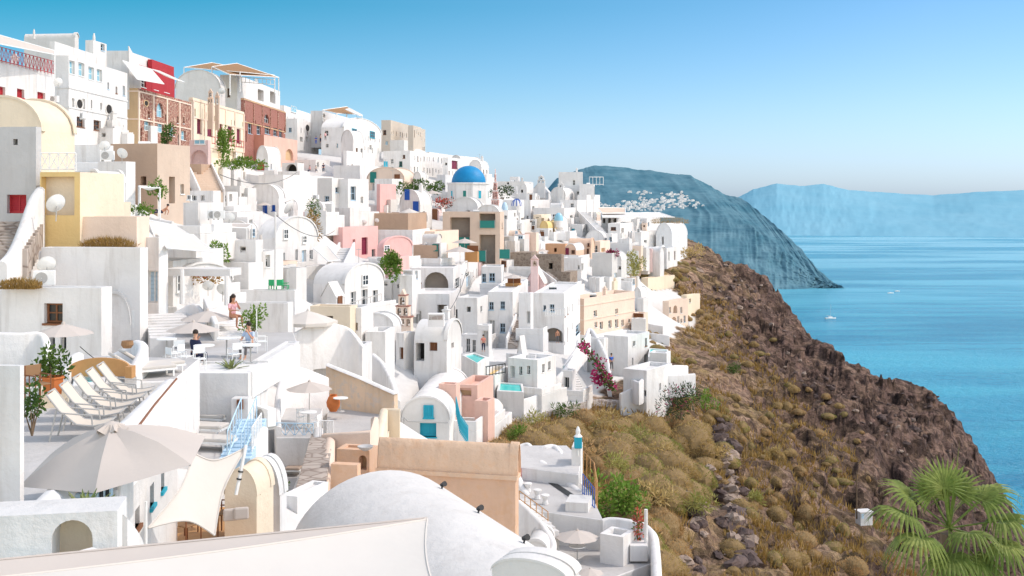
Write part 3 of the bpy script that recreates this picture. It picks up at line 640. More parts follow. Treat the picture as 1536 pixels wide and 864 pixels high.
H('small white house with double glazed doors by the pool', 694,720,724, 502,536,118,-12,'white','flat',[(702,518,6,20,'w'),(711,519,5,18,'w')],par=.2)
H('white house with pale grey door at end of the pool', 716,733,738, 488,545,114,-12,'white','flat',[(728,508,8,24,'d')],par=.1)
H('white rounded house with arched pediment and three windows', 762,806,834, 540,588,106,-30,'white','flat',[(769,558,7,18,'d'),(781,556,5,12,'w'),(793,555,5,12,'w'),(815,552,4,12,'w'),(824,548,4,12,'w')],par=.4)
H('white pyramid roofed stair tower', 770,790,796, 505,535,112,-28,'white','gable',[],rise=5)
# three-door house etc
H('white vaulted house with three shuttered doors and upper window', 470,517,576, 398,463,118,-27,'white','vR',[(547,420,9,16,'w'),(530,448,8,21,'w'),(547,446,9,24,'w'),(563,445,8,20,'w')],rise=3.4)
H('small white gabled house with brown door', 482,504,516, 424,462,114,-22,'white2','gable',[(487,443,7,12,'oA'),(509,452,6,16,'dbr')],rise=1.5)
H('low white vault with small dark window', 540,590,602, 472,512,98,-18,'white','vF',[(559,480,4,6,'o')],rise=2,depth=9)
H('white vaulted house with stone skylight and open doors', 621,670,692, 484,545,96,-14,'white','vR',[(630,528,13,27,'o'),(650,520,12,13,'dbr'),(619,527,4,15,'o'),(679,518,4,8,'o')],rise=3,depth=7)
H('white side house with brown door next to stone skylight', 594,606,622, 500,540,97,-30,'white','flat',[(602,530,6,18,'dbr')],par=.2)
H('white vaulted house with turquoise shutters in two storeys', 602,674,None, 596,668,84,-4,'lgrey','vF',[(643,617,15,19,'wt'),(642,645,25,21,'wt')],rise=2.2,depth=14,rcol='white')  # walls coloured pale grey to carry their shade, vault left white
H('salmon pink house with white gutter behind the vault', 658,684,690, 577,640,88,-14,'salmon2','flat',[],par=.2)
H('salmon courtyard house with orange arch', 684,716,740, 578,634,92,-14,'salmon2','flat',[(697,588,20,12,'oo'),(698,604,20,22,'o')],par=.5,fcol='salmon2')
H('low salmon cube with brown roof next to the turquoise railing', 712,732,742, 602,640,88,-18,'salmon2','flat',[],par=.4,rcol='salmon')
H('white pool house with ochre roof and dark porch', 718,742,762, 563,602,104,-12,'white','flat',[(752,596,16,10,'o')],par=.4,rcol='yellow')
# walls and blocks around the middle terraces
H('tall white block with sunlit flank below the men with the table', 262,372,401, 560,705,40,-1,'white','flat',[],par=.05,depth=4)
H('white upper flank continuing behind the sunlit block', 398,402,449, 541,580,42.6,-1,'white','flat',[],par=.05,ext=.1,ctrl=False)
H('white low house with green chairs on its roof', 335,442,452, 436,545,88,-10,'white','flat',[],par=.7,depth=10)
H('white curved terrace house behind the seated woman', 356,432,440, 455,560,70,-6,'white','flat',[],par=.3)
H('white square terrace block below the big white parasol', 470,546,558, 520,580,74,-4,'white','flat',[],par=.5,depth=9)
H('white stair house behind the stucco wall', 548,578,592, 498,585,84,-6,'white','flat',[],par=.3)
H('white house with pale blue glazing beside the wall of parasols', 262,335,350, 500,560,60,-6,'white','flat',[(322,508,13,18,'wb')],par=.1,ctrl=False)
H('white house with niche window and flower bed roof', 62,210,222, 372,450,53,-8,'white','flat',[],par=.1,fcol='white')
H('white house with brown shuttered window and dry plants on its roof', 2,152,168, 432,540,48,-6,'white','flat',[(80,470,28,30,'wd'),(78,512,9,26,'dgl'),(95,512,9,26,'dgl')],par=.05,depth=7)
H('white vaulted house with arched niche beside shuttered house', 150,196,205, 440,545,53,-10,'white','vF',[(170,505,7,30,'nA'),(199,478,6,26,'dw')],rise=1.8,depth=8)
H('grey rendered tower with red double door', -40,54,62, 190,330,58,-6,'grey','flat',[(23,213,7,9,'o'),(25,306,29,28,'dr')],par=.15,depth=8)
H('big cream vaulted house behind the grey tower', -60,62,112, 143,262,66,-22,'cream','vF',[],rise=3.3,depth=9)
H('yellow loggia house with a large satellite dish', 60,120,124, 258,325,57,-6,'cream','flat',[(86,294,50,58,'n')],par=.1,fcol='yellow',depth=5)
H('pinkish flat roof house with dry shrubs along its edge', 62,205,224, 325,372,57,-6,'peach2','flat',[],par=.1,depth=9)
H('cream terrace house with a planter of red flowers', 122,185,196, 303,345,62,-8,'cream','flat',[],par=.2,depth=6)
H('white house with pale blue door and sloping rail', 212,238,252, 356,470,58,-10,'white','flat',[(229,430,16,48,'dw'),(228,398,10,18,'nA')],par=.1,depth=6)
# orange vault and box
# ================================================================= foreground structures
H('white roof terrace house with teal shuttered windows and deck chairs on top', -790,15,266, 880,1376,15.8, 7.9,'white2','flat',
  [(244,718,5,32,'wtg'),(228,742,6,32,'wtg'),(206,776,7,28,'wd')], par=0, ext=2, rcol='pave')
wall('broad white parapet along the open side of the deck chair terrace', [(24,788,15.9),(120,697,19.8),(190,631,24),(256,568,29.6)], 1.3, .5, smooth=False)
H('white wall building with narrow dark opening at the edge of the deck', -60,30,34, 549,760,18,-6,'white','flat',[(2,618,8,74,'wd')],par=0,depth=.12,ctrl=False)
plat('white pool terrace behind the deck chairs', [(-60,585),(262,570),(300,538),(40,530)], None, 3, 'white', 'pave', z=-5.62)
plat('cream plinth wall carrying the orange planter', [(58,584),(100,580),(104,570),(66,572)], 29, .9, 'cream', None, 'plinth', 'plinth', ctrl=False)
wall('white courtyard wall with cream inner face behind planter', [(-10,498,34),(30,499,34),(64,500,34),(72,534,33)], 1.9, .25)
wall('curved white parapet beside the small turquoise pool', [(96,560,32),(108,535,33),(118,528,34)], 1.3, .3)
wall('low white wall behind the wooden bench', [(160,536,36),(185,522,36),(205,510,36),(214,520,35),(196,560,33)], 1.6, .35)
# courtyard with niche at the bottom corner
H('white courtyard wall house with an arched cream niche', -120,176,190, 766,1100,15.2,10,'white','flat',[(108,818,62,76,'ncA')],par=0,depth=1.2,ctrl=False,ext=2,bev=.04)
plat('white rounded bench top in the courtyard', [(88,846),(150,842),(166,828),(140,818),(110,826)], 14.2, .5, 'white', None, 'bench', 'bench', ctrl=False)
wall('slanting white buttress wall beside the tilted pole', [(178,770,15.6),(200,800,16.2),(215,850,16.6)], 3, .25)
# blue lattice balcony
H('small balcony house with pale blue lattice panels', 100,176,182, 735,900,18.6,4,'white','flat',[(125,758,44,40,'wb'),(165,745,22,44,'wb')],par=0,depth=1,ctrl=False)
# under the sail
plat('plank terrace with canvas chairs under the shade sail', [(216,846),(400,846),(392,760),(290,760)], None, .4, 'pinewood', 'pinewood', 'deck', 'deck', z=-9.7, ctrl=False)
H('cream vaulted alcove with shaded seat beside the shade sail', 337,385,390, 704,806,30.5,-10,'cream','vF',[(360,765,26,54,'sA')],rise=.75,depth=1.2,ctrl=False,lip=.03)
for px_, py_, l_ in ((346,772,'striped grey cushion on the seat of the cream alcove'),(362,770,'pale grey square cushion leaning in the cream alcove')):
    e = empty('cushion', at(px_, py_, 30.1), .3, l_, 'cushion'); mb = MB(); mb.box(-.2,-.06,-.17,.2,.06,.17); mb.build('cover','cloth',e,bevel=.05)
H('white vaulted alcove behind the cream alcove wall', 370,420,430, 694,818,33,-12,'white','vF',[],rise=1.0,depth=4,ctrl=False)
H('white low parapet house beside the stone stairs', 424,446,452, 745,812,36,-20,'white','flat',[(432,790,9,14,'n')],par=.1,depth=2,ctrl=False)
# block with blue staircase
stairs('pale blue staircase climbing against the white block', (352,690,35), (378,628,38.5), 1.0, 11, 'lblue')
H('white end wall with brown hatch above the blue stairs', 350,372,376, 598,640,39.4,-1,'white','flat',[(361,606,9,14,'dbr')],par=0,depth=.5,ctrl=False)
plat('grey shaded terrace with three white loungers', [(200,704),(372,684),(368,636),(262,640)], None, 2.5, 'white', 'pave', z=-8.35, ctrl=False)
wall('white railing wall below the AC unit', [(378,664,36),(392,642,37.5),(398,640,38)], 2.2, .2)
# balcony and loungers of the middle court
plat('white balcony with glass topped table and beige parasol', [(414,656),(470,656),(484,612),(424,612)], None, 2.6, 'white', 'pave', z=-12.4)
plat('white sun terrace with two taupe loungers', [(398,742),(452,742),(474,664),(412,664)], None, 2.5, 'white', 'pave', z=-14.3)
wall('white balcony back wall behind the parasol table', [(420,548,64),(455,552,66),(492,566,67)], 3.2, .3)
wall('white balcony side wall with stepped edge', [(418,640,57),(416,600,60),(424,560,64)], 2.4, .3, 'white')
wall('sunlit sloping wall between the loungers and stone stairs', [(478,640,56),(474,664,54),(458,705,48),(444,742,43),(436,780,38)], 2.4, .5)
stairs('worn stone stairs descending past the grey vault', (452,790,37), (484,650,56), 1.15, 17, 'steps')
wall('weathered orange plaster wall of the grey courtyard', [(492,547,69),(540,566,67.5),(594,590,66)], '-13.4', .35, 'patina', smooth=False)
wall('white coping on the weathered orange wall', [(492,545,68.9),(540,564,67.4),(594,588,65.9)], .12, .45, 'white', 'coping', 'coping', smooth=False)
plat('grey paved courtyard below the weathered orange wall', [(490,668),(580,664),(592,608),(490,614)], None, 2.5, 'cream', 'pave', z=-13.15)
wall('peach parapet beside the grey courtyard', [(566,682,53),(570,640,57),(576,612,62),(600,613,62)], 2.0, .45, 'cream', smooth=False)
wall('peach front parapet of the grey courtyard', [(486,650,55),(520,648,54),(556,645,53),(562,625,54)], 2.2, .4, 'peach2', smooth=False)
H('peach box niche with bell shaped opening and stone bowl', 505,554,567, 676,730,47,-14,'terra','flat',[(544,694,12,22,'ooA')],par=.1,depth=1.6,fcol='terra')
wall('peach stair parapet beside the worn stone stairs', [(496,652,55),(490,690,49),(482,740,44)], 2.6, .5, 'peach2', smooth=False)
H('low apricot block below the bell niche', 496,536,541, 698,738,44,-10,'terra','flat',[],par=0,depth=2)
H('apricot barrel vaulted house with long plain flank', 566,773,778, 668,815,45,-13,'terra','vR',[(614,722,0.5,0.5,'n')],rise=1.35,depth=5,lip=.08,rcol='terraroof',trim=('terraroof',.645))
# path and retaining walls
plat('path', [(690,690),(735,690),(770,630),(880,602),(885,588),(800,588),(740,598),(700,620)], None, 1.5, 'rubble', 'pave', z=-20.4, kind='structure', name='path')
wall('dry stone retaining wall along the cliff path', [(742,668,94),(760,640,100),(790,615,106),(830,603,110),(880,598,113),(930,600,114)], 1.8, .6, 'rubble')
wall('white path parapet with arched end wall', [(940,560,118),(958,572,112),(975,555,118),(1000,562,117),(1042,560,118)], 2.4, .4)
wall('sunlit white terrace wall above the oleander', [(930,590,113),(960,575,114),(1000,550,117),(1030,548,120)], 3.2, .4)
H('white cave house with little windows facing the path', 935,970,1008, 556,606,113,-34,'white','flat',[(952,592,4,8,'o'),(968,590,5,9,'o'),(990,580,3,10,'w')],par=.4)
H('white pool block with pale blue name wall', 974,1000,1006, 530,560,122,-20,'white','flat',[],par=.2,fcol='lgrey')
plat('raised pool with white rim beside slit window cube', [(972,535),(1000,537),(1002,524),(974,522)], 126, 1.6, 'white', 'pool', 'swimming_pool', 'pool')
plat('small triangular pool with white curved rim', [(692,532),(716,545),(734,536),(710,529)], 106, 2.2, 'white', 'pool', 'swimming_pool', 'pool')
plat('narrow pool in front of the ochre roofed pool house', [(745,586),(786,588),(784,575),(748,573)], 102, 2.6, 'white', 'pool', 'swimming_pool', 'pool')
plat('pool with rubble wall beside the path', [(799,582),(846,578),(836,566),(800,568)], 110, 1.8, 'rubble', 'pool', 'swimming_pool', 'pool')
plat('small turquoise pool behind the deck chairs', [(108,577),(160,574),(164,562),(112,561)], None, .5, 'white', 'pool', 'swimming_pool', 'pool', z=-5.3, ctrl=False)
wall('white curved stair parapet above the rubble pool', [(800,590,112),(840,560,112),(862,530,118),(868,508,124)], 2.2, .4)
wall('white sweeping wall of the magenta flower terrace', [(846,548,116),(866,520,119),(884,500,124)], 2.5, .35)
wall('sunlit white gable wall beside the peach mansion', [(878,510,126),(886,492,130),(908,530,122),(915,560,117)], 4, .4)
stairs('dark grey stairs climbing between white walls to a grey door', (770,516,128), (783,480,136), 1.3, 12, 'steps', side=(1, -1))
stairs('pale stairs beside the mint green wall panel', (870,592,113), (856,560,117), 1.2, 9, 'white')
stairs('white outside stairs sloping down to the dusty path', (842,352,240), (826,322,262), 2.0, 12, 'white', side=(1,))
stairs('long white stairs with pale blue shading under the tall block', (905,352,250), (872,318,272), 2.2, 14, 'white', side=(1,))
stairs('brown tinted stairs in the shade under the pink arch', (318,292,146), (300,252,152), 3, 12, 'tan2', side=(1, -1))
stairs('grey stone stairs beside the pink chapel', (842,428,168), (816,408,176), 1.5, 10, 'steps', side=(1,))
stairs('white terrace stairs beside the vaulted three door house', (500,412,122), (520,372,140), 1.6, 14, 'white', side=(1, -1))
stairs('white stone stairs at the very edge below the grey tower', (0,378,52), (30,332,57), 2.4, 10, 'steps')
wall('white sweeping stair parapet under the grey tower', [(2,392,50),(20,372,51.5),(36,335,54),(50,296,56),(60,280,57)], 7, .5)
wall('white wall with sloping shadow behind the big satellite dish', [(60,376,54),(90,374,54),(120,372,54)], 3.5, .3)
stairs('broad white stairs beside the pale blue door', (258,508,52), (248,470,57), 2.0, 9, 'white')
stairs('white stairs on which the woman sits', (356,508,50), (336,468,57), 1.6, 10, 'white', side=(1,))
wall('white curved wall behind pergola posts', [(262,468,57),(290,455,57),(305,470,56),(312,500,55)], 2.5, .3)
H('white flat pergola slab on two posts behind the woman', 246,345,362, 404,412,60,-8,'white','flat',[],par=0,depth=2,ext=.1,ctrl=False)
plat('white roof terrace with tables above the sunlit block', [(255,562),(372,562),(448,520),(440,498),(262,500)], None, .3, 'white', 'pave', z=-6.5, ctrl=False)
wall('white parapet along the flank of the sunlit block', [(374,556,40.4),(412,536,44),(446,516,48)], 1.0, .25, ctrl=False)
wall('grey white curved wall of the round arched terrace', [(432,505,72),(470,486,73),(520,490,74),(546,520,73)], 3, .3)
H('white block with pink doorway beside the parasol wall', 470,542,560, 462,500,84,-12,'white','flat',[(532,490,9,12,'oo')],par=.2)
wall('white wall with round stair end beside the small arch', [(560,530,82),(575,545,80),(590,575,76),(596,600,72)], 2.4, .4)
# right hand lower terraces
plat('upper grey terrace with built in seat below the scrub', [(776,700),(868,712),(872,688),(850,668),(776,668)], None, 3, 'white', 'pave', z=-17.6)
plat('long grey terrace with dark drain strip', [(776,762),(905,780),(884,735),(840,700),(776,700)], None, 3, 'white', 'pave', z=-18.4)
wall('white curved seat back on the upper terrace', [(776,668,78),(792,664,78),(802,676,77),(816,668,77),(834,668,77),(842,690,74),(800,704,72)], 1.0, .4)
wall('white wavy parapet sweeping down to the lower terrace', [(777,712,69),(792,740,68),(820,762,67),(850,776,66),(885,783,65),(912,776,65),(940,778,64.5),(968,784,64)], 3.6, .4)
H('white ramp block beside the dark drain strip', 848,882,888, 755,790,64,-12,'white','flat',[],par=0,depth=2.5,ctrl=False)
wall('white inclined kerb along the dark drain strip', [(812,690,73),(845,712,71),(880,745,68)], .8, .5, smooth=False)
plat('dark_drain', [(808,714),(814,711),(874,750),(864,752)], None, .02, 'black', None, kind='structure', name='drain_channel', z=-18.36, ctrl=False)
H('white gate pillar with blue lantern box', 861,871,874, 672,740,72,-8,'white','flat',[],par=0,depth=.5,ctrl=False,bev=.03)
plat('lower terrace with parasol and round table', [(776,864),(905,872),(990,840),(975,806),(905,806),(800,792)], None, 3, 'white', 'pave', z=-20.2)
wall('white outer parapet of the lower terrace above the cliff', [(968,786,64),(980,800,62),(984,830,59),(986,870,56)], 4, .5)
H('white built in bench with grey seat beside the parasol', 900,935,952, 806,850,60,-30,'white','flat',[],par=.35,depth=2.5,ctrl=False)
wall('white curved stair wall beside the apricot vault', [(777,748,62),(800,770,61),(818,790,60),(830,815,59),(815,840,58)], 2.4, .35)
H('white drum oven block beside the curved stair wall', 786,822,832, 812,850,58,-10,'white2','vF',[(806,832,8,10,'o')],rise=.6,depth=2,ctrl=False)
stairs('narrow pale stairs with wooden handrail beside the apricot vault', (828,800,61), (780,748,65), .9, 9, 'lgrey')
# ------------------------------------------------------------ big grey vault, shade sails
def vault_custom():
    A, B_ = at(570,706,30.5), at(900,900,19.5); B_.z = A.z; ax = (B_-A); L = ax.length; ax.normalize(); sdv = Vector((-ax.y, ax.x, 0))
    if sdv.x > 0: sdv = -sdv
    root = empty('vaulted_roof', A, 0, 'large pale grey barrel vault with small spotlights and rounded end', 'vaulted roof')
    r_ = 2.5; n = 28; rows = []
    for i in range(40):
        t = i/39; row = []
        for k in range(n+1):
            a = math.pi*(k/n)*1.04-.06; e = 1
            p = ax*(L*t)+sdv*(r_*1.05*math.cos(a))*-1+Vector((0, 0, r_*math.sin(a)*.92-r_*.92))
            row.append(p)
        rows.append(row)
    mb = MB(); mb.grid(rows); mb.add(rows[0], [tuple(range(n+1))]); mb.add(rows[-1], [tuple(range(n+1))])
    mb.build('vault_shell', 'lgrey', root, smooth=60)
    wb = MB(); ex = [ax*l+sdv*s for l, s in ((0, r_*1.0), (L, r_*1.0), (L, -r_*1.0), (0, -r_*1.0))]
    wb.prism([(p.x, p.y) for p in ex], -6, -r_*.9); wb.build('wall', 'lgrey', root)
    for px, py, t_ in ((616, 720, .18), (674, 748, .38), (735, 782, .55)):
        pass
    return root, A, ax, sdv, L, r_
VR = vault_custom()
def spot_on_vault(t, a, lab):
    root, A, ax, sdv, L, r_ = VR
    n = -sdv*math.cos(a)+Vector((0, 0, math.sin(a))); p = A+ax*(L*t)-sdv*(r_*1.05*math.cos(a))+Vector((0, 0, r_*math.sin(a)*.92-r_*.92))
    e = empty('spotlight', p, 0, lab, 'spotlight', 'spotlights on the grey vault'); mb = MB(); mb.bar((0, 0, -.05), n*.12, .025); mb.build('bracket', 'black', e)
    mb = MB(); mb.bar(n*.08+ax*-.07, n*.16+ax*.09, .05, .075, 8); mb.build('lamp_head', 'black', e)
for t, a, l in ((.13, 2.0-.9, 'black spotlight high on the ridge of the grey vault'), (.34, 1.12, 'black spotlight midway along the grey vault ridge'), (.56, 1.14, 'black spotlight on the grey vault near the apricot flank base'), (.25, 2.35, 'single dark spotlight on the shaded side of the grey vault')): spot_on_vault(t, a, l)
def sail(label, corners, sag, mat='clothw', name='shade_sail', n=22, curve=.08, extra=None):
    P = [at(*c) for c in corners]; c0 = sum(P, Vector())/len(P); root = empty(name, c0, 0, label, 'shade sail'); rows = []
    cen = c0
    for i in range(n+1):
        v = i/n; row = []
        for j in range(n+1):
            u = j/n; p = P[0]*(1-u)*(1-v)+P[1]*u*(1-v)+P[2]*u*v+P[3]*(1-u)*v
            e = max(4*u*(1-u)*abs(2*v-1)**2, 4*v*(1-v)*abs(2*u-1)**2)
            p = p+(cen-p)*curve*e*1.6; p.z -= sag*16*u*(1-u)*v*(1-v)
            row.append(p-c0)
        rows.append(row)
    mb = MB(); mb.grid(rows); mb.build('canvas', mat, root, smooth=180)
    hb = MB()
    for a, b_ in ((rows[0], 0), (rows[-1], 0), ([r_[0] for r_ in rows], 0), ([r_[-1] for r_ in rows], 0)):
        for k in range(n): hb.bar(a[k], a[k+1], .012*c0.length/20+.006, n=5, cap=False)
    hb.build('hem', mat, root); return root
sail('cream shade sail stretched over the plank terrace', [(291,680,26.5),(369,671,27.5),(322,803,26),(222,792,24.5)], .12, curve=.16)
sail('large white shade sail filling the bottom of the view', [(-60,872,8.2),(641,779,10.5),(700,960,8.2),(-60,1100,6)], .10, curve=.05)
sail('strip of canvas tinted as shaded, folded behind the large white sail', [(-60,845,8.9),(640,777,10.7),(640,783,10.6),(-60,890,8.6)], .02, 'cloth', curve=.01)  # darker canvas colour stands in for the shade on this flap
H('pale grey rounded roof end beyond the large vault', 738,850,868, 848,900,17,-24,'lgrey','vF',[],rise=.32,depth=3,ctrl=False,lip=.02)
# awnings on the village houses
def awning(label, pts, mat='clothw', name='awning', legs=False):
    P = [at(*p) for p in pts]; c = sum(P, Vector())/len(P); root = empty(name, c, 0, label, 'awning'); rows = []
    n = 8
    for i in range(n+1):
        v = i/n; rows.append([P[0]*(1-j/n)*(1-v)+P[1]*(j/n)*(1-v)+P[2]*(j/n)*v+P[3]*(1-j/n)*v-c-Vector((0, 0, .25*math.sin(math.pi*v)*math.sin(math.pi*j/n))) for j in range(n+1)])
    mb = MB(); mb.grid(rows); mb.build('canvas', mat, root, smooth=180)
    fb = MB(); t = .03*c.y/100+.02
    for a, b_ in ((0, 1), (1, 2), (2, 3), (3, 0)): fb.bar(P[a]-c, P[b_]-c, t)
    if legs:
        for p in P: fb.bar(p-c, p-c-Vector((0, 0, legs)), t*1.3)
    fb.build('frame', 'wmetal', root); return root
awning('cream sloping awning on the crimson house', [(184,91,143),(227,104,151),(246,126,151),(206,119,142)])
awning('second cream awning hanging below the bright red room', [(228,104,152),(240,107,154),(276,123,154),(262,119,151)])
awning('beige pergola roof over the red railed terrace', [(-10,50,104),(82,76,118),(82,82,116),(-10,64,100)], 'cloth', legs=3.4)
awning('long brown shade sail on posts above the restaurant', [(276,101,225),(318,94,235),(412,113,242),(360,108,222)], 'clotht', legs=4)
awning('second brown canopy panel above the restaurant', [(318,100,222),(355,95,235),(418,116,240),(345,112,216)], 'clotht', legs=4)
awning('brown canopy on the skyline restaurant house', [(484,165,258),(520,160,266),(543,172,266),(505,170,256)], 'clotht', legs=2.5)
awning('white canopy edge beside the brown skyline canopy', [(518,164,258),(524,163,262),(544,173,262),(540,174,256)], 'clothw')
awning('large pinkish beige shade sail beside the green bush', [(222,330,64),(262,338,76),(316,372,72),(236,366,60)], 'clothw')
awning('second pinkish beige sail sloping beneath the large one', [(236,350,62),(290,352,70),(318,378,68),(250,372,58)], 'clothw')
awning('pale flat canopy over the terrace with glass railing', [(298,338,100),(370,342,104),(378,336,112),(300,334,110)], 'cloth', legs=2.4)
awning('cream awning on the white box house', [(788,351,212),(810,351,216),(812,361,211),(790,361,208)])
awning('coral awning beside the dark green mesh', [(754,345,196),(764,344,204),(775,360,202),(768,364,194)], M.setdefault('coralc', fabric('coral_canvas', (.72,.28,.22))) and 'coralc')
awning('long flat white canopy of the terrace restaurant', [(902,319,266),(990,319,270),(1012,326,266),(904,326,258)], 'white')
awning('grey reed canopy at the start of the terrace restaurant', [(896,311,272),(938,312,276),(938,320,266),(903,320,262)], 'tan2')
awning('pale canopy over the blue porch', [(356,303,176),(386,300,182),(384,308,176),(362,309,172)], 'cloth', legs=2)
awning('white open fabric roof beside the wall of the pink house', [(470,372,128),(490,368,134),(510,390,126),(492,392,122)], 'clothw')
awning('white timber pergola beside the tan house', [(208,279,84),(238,280,86),(240,282,82),(210,281,80)], 'wmetal', legs=2.4)

def pipe(label, pts, r, mat, name='pipe'):
    P = [at(*p) for p in pts]; e = empty(name, P[0], 0, label, name.replace('_', ' ')); mb = MB()
    for a, b_ in zip(P, P[1:]): mb.bar(a-P[0], b_-P[0], r)
    mb.build('run', mat, e)
pipe('thin brown gutter line along the white parapet of the deck chair terrace', [(196,655,23.1),(232,607,26.3),(265,568,29.8)], .03, 'wood')
pipe('grey drain pipe down the flank of the blue shuttered vaulted house', [(605,652,83.6),(606,626,83.6),(612,632,83.5),(672,634,83.4)], .05, 'gmetal')
def cable(label, a, b_, sag, r=.02):
    A, B_ = at(*a), at(*b_); e = empty('cable', A, 0, label, 'cable'); mb = MB(); Q = [A.lerp(B_, i/14)-A-Vector((0, 0, sag*4*(i/14)*(1-i/14))) for i in range(15)]
    for p, q in zip(Q, Q[1:]): mb.bar(p, q, r, n=4, cap=False)
    mb.build('wire', 'black', e)
cable('black cable sagging from the tall white mast to the pink house', (413,322,86), (502,346,150), 1.2, .035)
cable('black cable hanging across the white houses below the brick mansion', (330,262,120), (446,258,195), 1.5, .04)
cable('black cable from the stone skylight to the arched porch house', (664,476,97), (700,404,148), 1.0, .035)
cable('thin cable over the terrace with the grey loungers', (262,566,40), (120,520,34), .5, .014)

wall('low white kerb wall along the inner edge of the cliff path', [(748,609,101.5),(790,600,106.5),(835,592,110.5),(872,586,113)], 1.5, .35)
plat('white patio with pale paving between the rubble pool and the path', [(786,604),(852,594),(846,584),(790,590)], 106, 2.5, 'white', 'lgrey')
wall('white stepped wall below the ochre roofed pool house', [(716,612,98),(728,600,99),(744,598,100),(752,606,101)], 2.5, .35)
plat('white terrace with pale floor in front of the arched pediment house', [(752,600),(812,592),(806,578),(756,584)], 104, 2.2, 'white', 'pave')
wall('white curved parapet of the terrace in front of the arched pediment house', [(752,596,103.5),(772,600,103),(800,594,104),(814,584,106)], 1.6, .3)
H('little white changing cabin beside the rubble pool', 842,858,864, 556,588,112,-20,'white','flat',[(850,574,7,16,'dgl')],par=.2,depth=2.5)
H('white round ended oven house next to the pool house', 700,718,724, 590,622,98,-14,'white','vF',[(710,610,6,12,'oA')],rise=1.0,depth=3)
# ================================================================= ground, sea, mountains, sky
def _hash(ix, iy, seed):
    h = (ix.astype(np.int64)*374761393+iy.astype(np.int64)*668265263+seed*1442695041) & 0xFFFFFFFF
    h = ((h ^ (h >> 13))*1274126177) & 0xFFFFFFFF
    return ((h ^ (h >> 16)) & 0xFFFF)/65535.0
def vnoise(x, y, seed=0):
    ix = np.floor(x); iy = np.floor(y); fx = x-ix; fy = y-iy; fx = fx*fx*(3-2*fx); fy = fy*fy*(3-2*fy)
    a = _hash(ix, iy, seed); b = _hash(ix+1, iy, seed); c = _hash(ix, iy+1, seed); d = _hash(ix+1, iy+1, seed)
    return (a*(1-fx)+b*fx)*(1-fy)+(c*(1-fx)+d*fx)*fy
def fbm(x, y, seed=0, o=4, ridged=False):
    t = 0; amp = 1; tot = 0
    for i in range(o):
        n = vnoise(x*2**i+i*17.3, y*2**i-i*9.1, seed+i)
        if ridged: n = 1-np.abs(2*n-1)
        t = t+n*amp; tot += amp; amp *= .5
    return t/tot
SLOPE = [(740,612,100),(800,592,110),(880,578,120),(960,572,128),(1000,600,122),(1050,620,118),(800,640,95),(900,650,98),(1000,660,101),(850,705,84),(950,720,85),(1050,720,92),
 (950,800,68),(1000,860,60),(1050,800,74),(1100,860,67),(1150,780,86),(1200,860,73),(1200,720,116),(1100,700,104),(1120,620,142),(1200,640,152),(1300,860,80),(1300,780,102),(1300,700,140),
 (1400,800,106),(1400,720,150),(1300,620,195),(1400,650,195),(1428,600,228),(1350,580,236),(1450,680,182),(1472,745,160),(1060,560,160),(1120,540,185),(1200,560,205),(1262,565,245),(1060,500,196),
 (1060,455,216),(1120,460,240),(1185,452,290),(1170,500,232),(1225,515,268),(1045,400,242),(1090,400,268),(1130,402,288),(1040,352,276),(1005,345,292),(1172,432,302),(960,400,215),(1000,415,222),(1000,520,160),(1040,570,140)]
SIL = [(1040,352,276),(1130,402,288),(1172,432,302),(1190,455,290),(1228,518,268),(1265,560,250),(1350,582,238),(1432,602,228),(1462,680,182),(1482,750,158)]
def ground_points():
    P = [tuple(at(*p)) for p in SLOPE]
    for p in SIL:
        v = at(*p); P += [(v.x+22, v.y+6, v.z-38), (v.x+60, v.y+15, v.z-110), (v.x+130, v.y+20, -230)]
    P += [(-60,60,2),(-90,90,-2),(-75,110,5),(-85,160,6),(-84,220,8),(-110,140,-6),(-70,290,8),(-30,330,4),(0,345,-4),(30,345,-12),(-60,400,-5),(0,420,-20),(60,420,-60),(-30,10,-11),(0,8,-15),(20,20,-20),(10,40,-19),(-12,20,-12.5),(-26,40,-12),
          (7,52,-19.5),(45,40,-36),(70,60,-58),(100,90,-100),(140,150,-190),(-40,25,-10),(-70,45,-6),(60,20,-60),(120,50,-150),(4,30,-18)]
    return P+CTRL
_P = np.array(ground_points()); 
# thin duplicate points
keep = []; 
_cell = {}
for i, p in enumerate(_P):
    k = (round(p[0]/2.5), round(p[1]/2.5)); _cell.setdefault(k, []).append(p)
_P = np.array([[np.mean([q[0] for q in v]), np.mean([q[1] for q in v]), min(q[2] for q in v)] for v in _cell.values()])
_d = np.sqrt(((_P[:, None, :2]-_P[None, :, :2])**2).sum(-1)); _n = len(_P)
_A = np.zeros((_n+3, _n+3)); _A[:_n, :_n] = -_d+np.eye(_n)*6.0; _A[:_n, _n] = 1; _A[:_n, n_ := _n+1] = _P[:, 0]; _A[:_n, _n+2] = _P[:, 1]; _A[_n:, :_n] = _A[:_n, _n:].T
_w = np.linalg.solve(_A, np.concatenate([_P[:, 2], np.zeros(3)]))
VB = np.array([(0,5),(20,5),(40,4.5),(66,5.2),(78,1),(85,-1.4),(100,-1.9),(106,0),(112,5),(122,12),(135,17.5),(160,21),(190,29),(215,36),(232,32),(252,38),(270,42),(300,41),(340,40),(420,38)])
def village_mask(X, Y):
    xb = np.interp(Y, VB[:, 0], VB[:, 1]); return np.clip((xb-X+(fbm(X*.3, Y*.3, 5)-.5)*4)/.5+.5, 0, 1)
def _rbf(X, Y):
    Z = np.zeros(len(X))
    for i in range(0, len(X), 20000):
        d = np.sqrt((X[i:i+20000, None]-_P[None, :, 0])**2+(Y[i:i+20000, None]-_P[None, :, 1])**2)
        Z[i:i+20000] = -d@_w[:_n]+_w[_n]+_w[_n+1]*X[i:i+20000]+_w[_n+2]*Y[i:i+20000]
    return Z
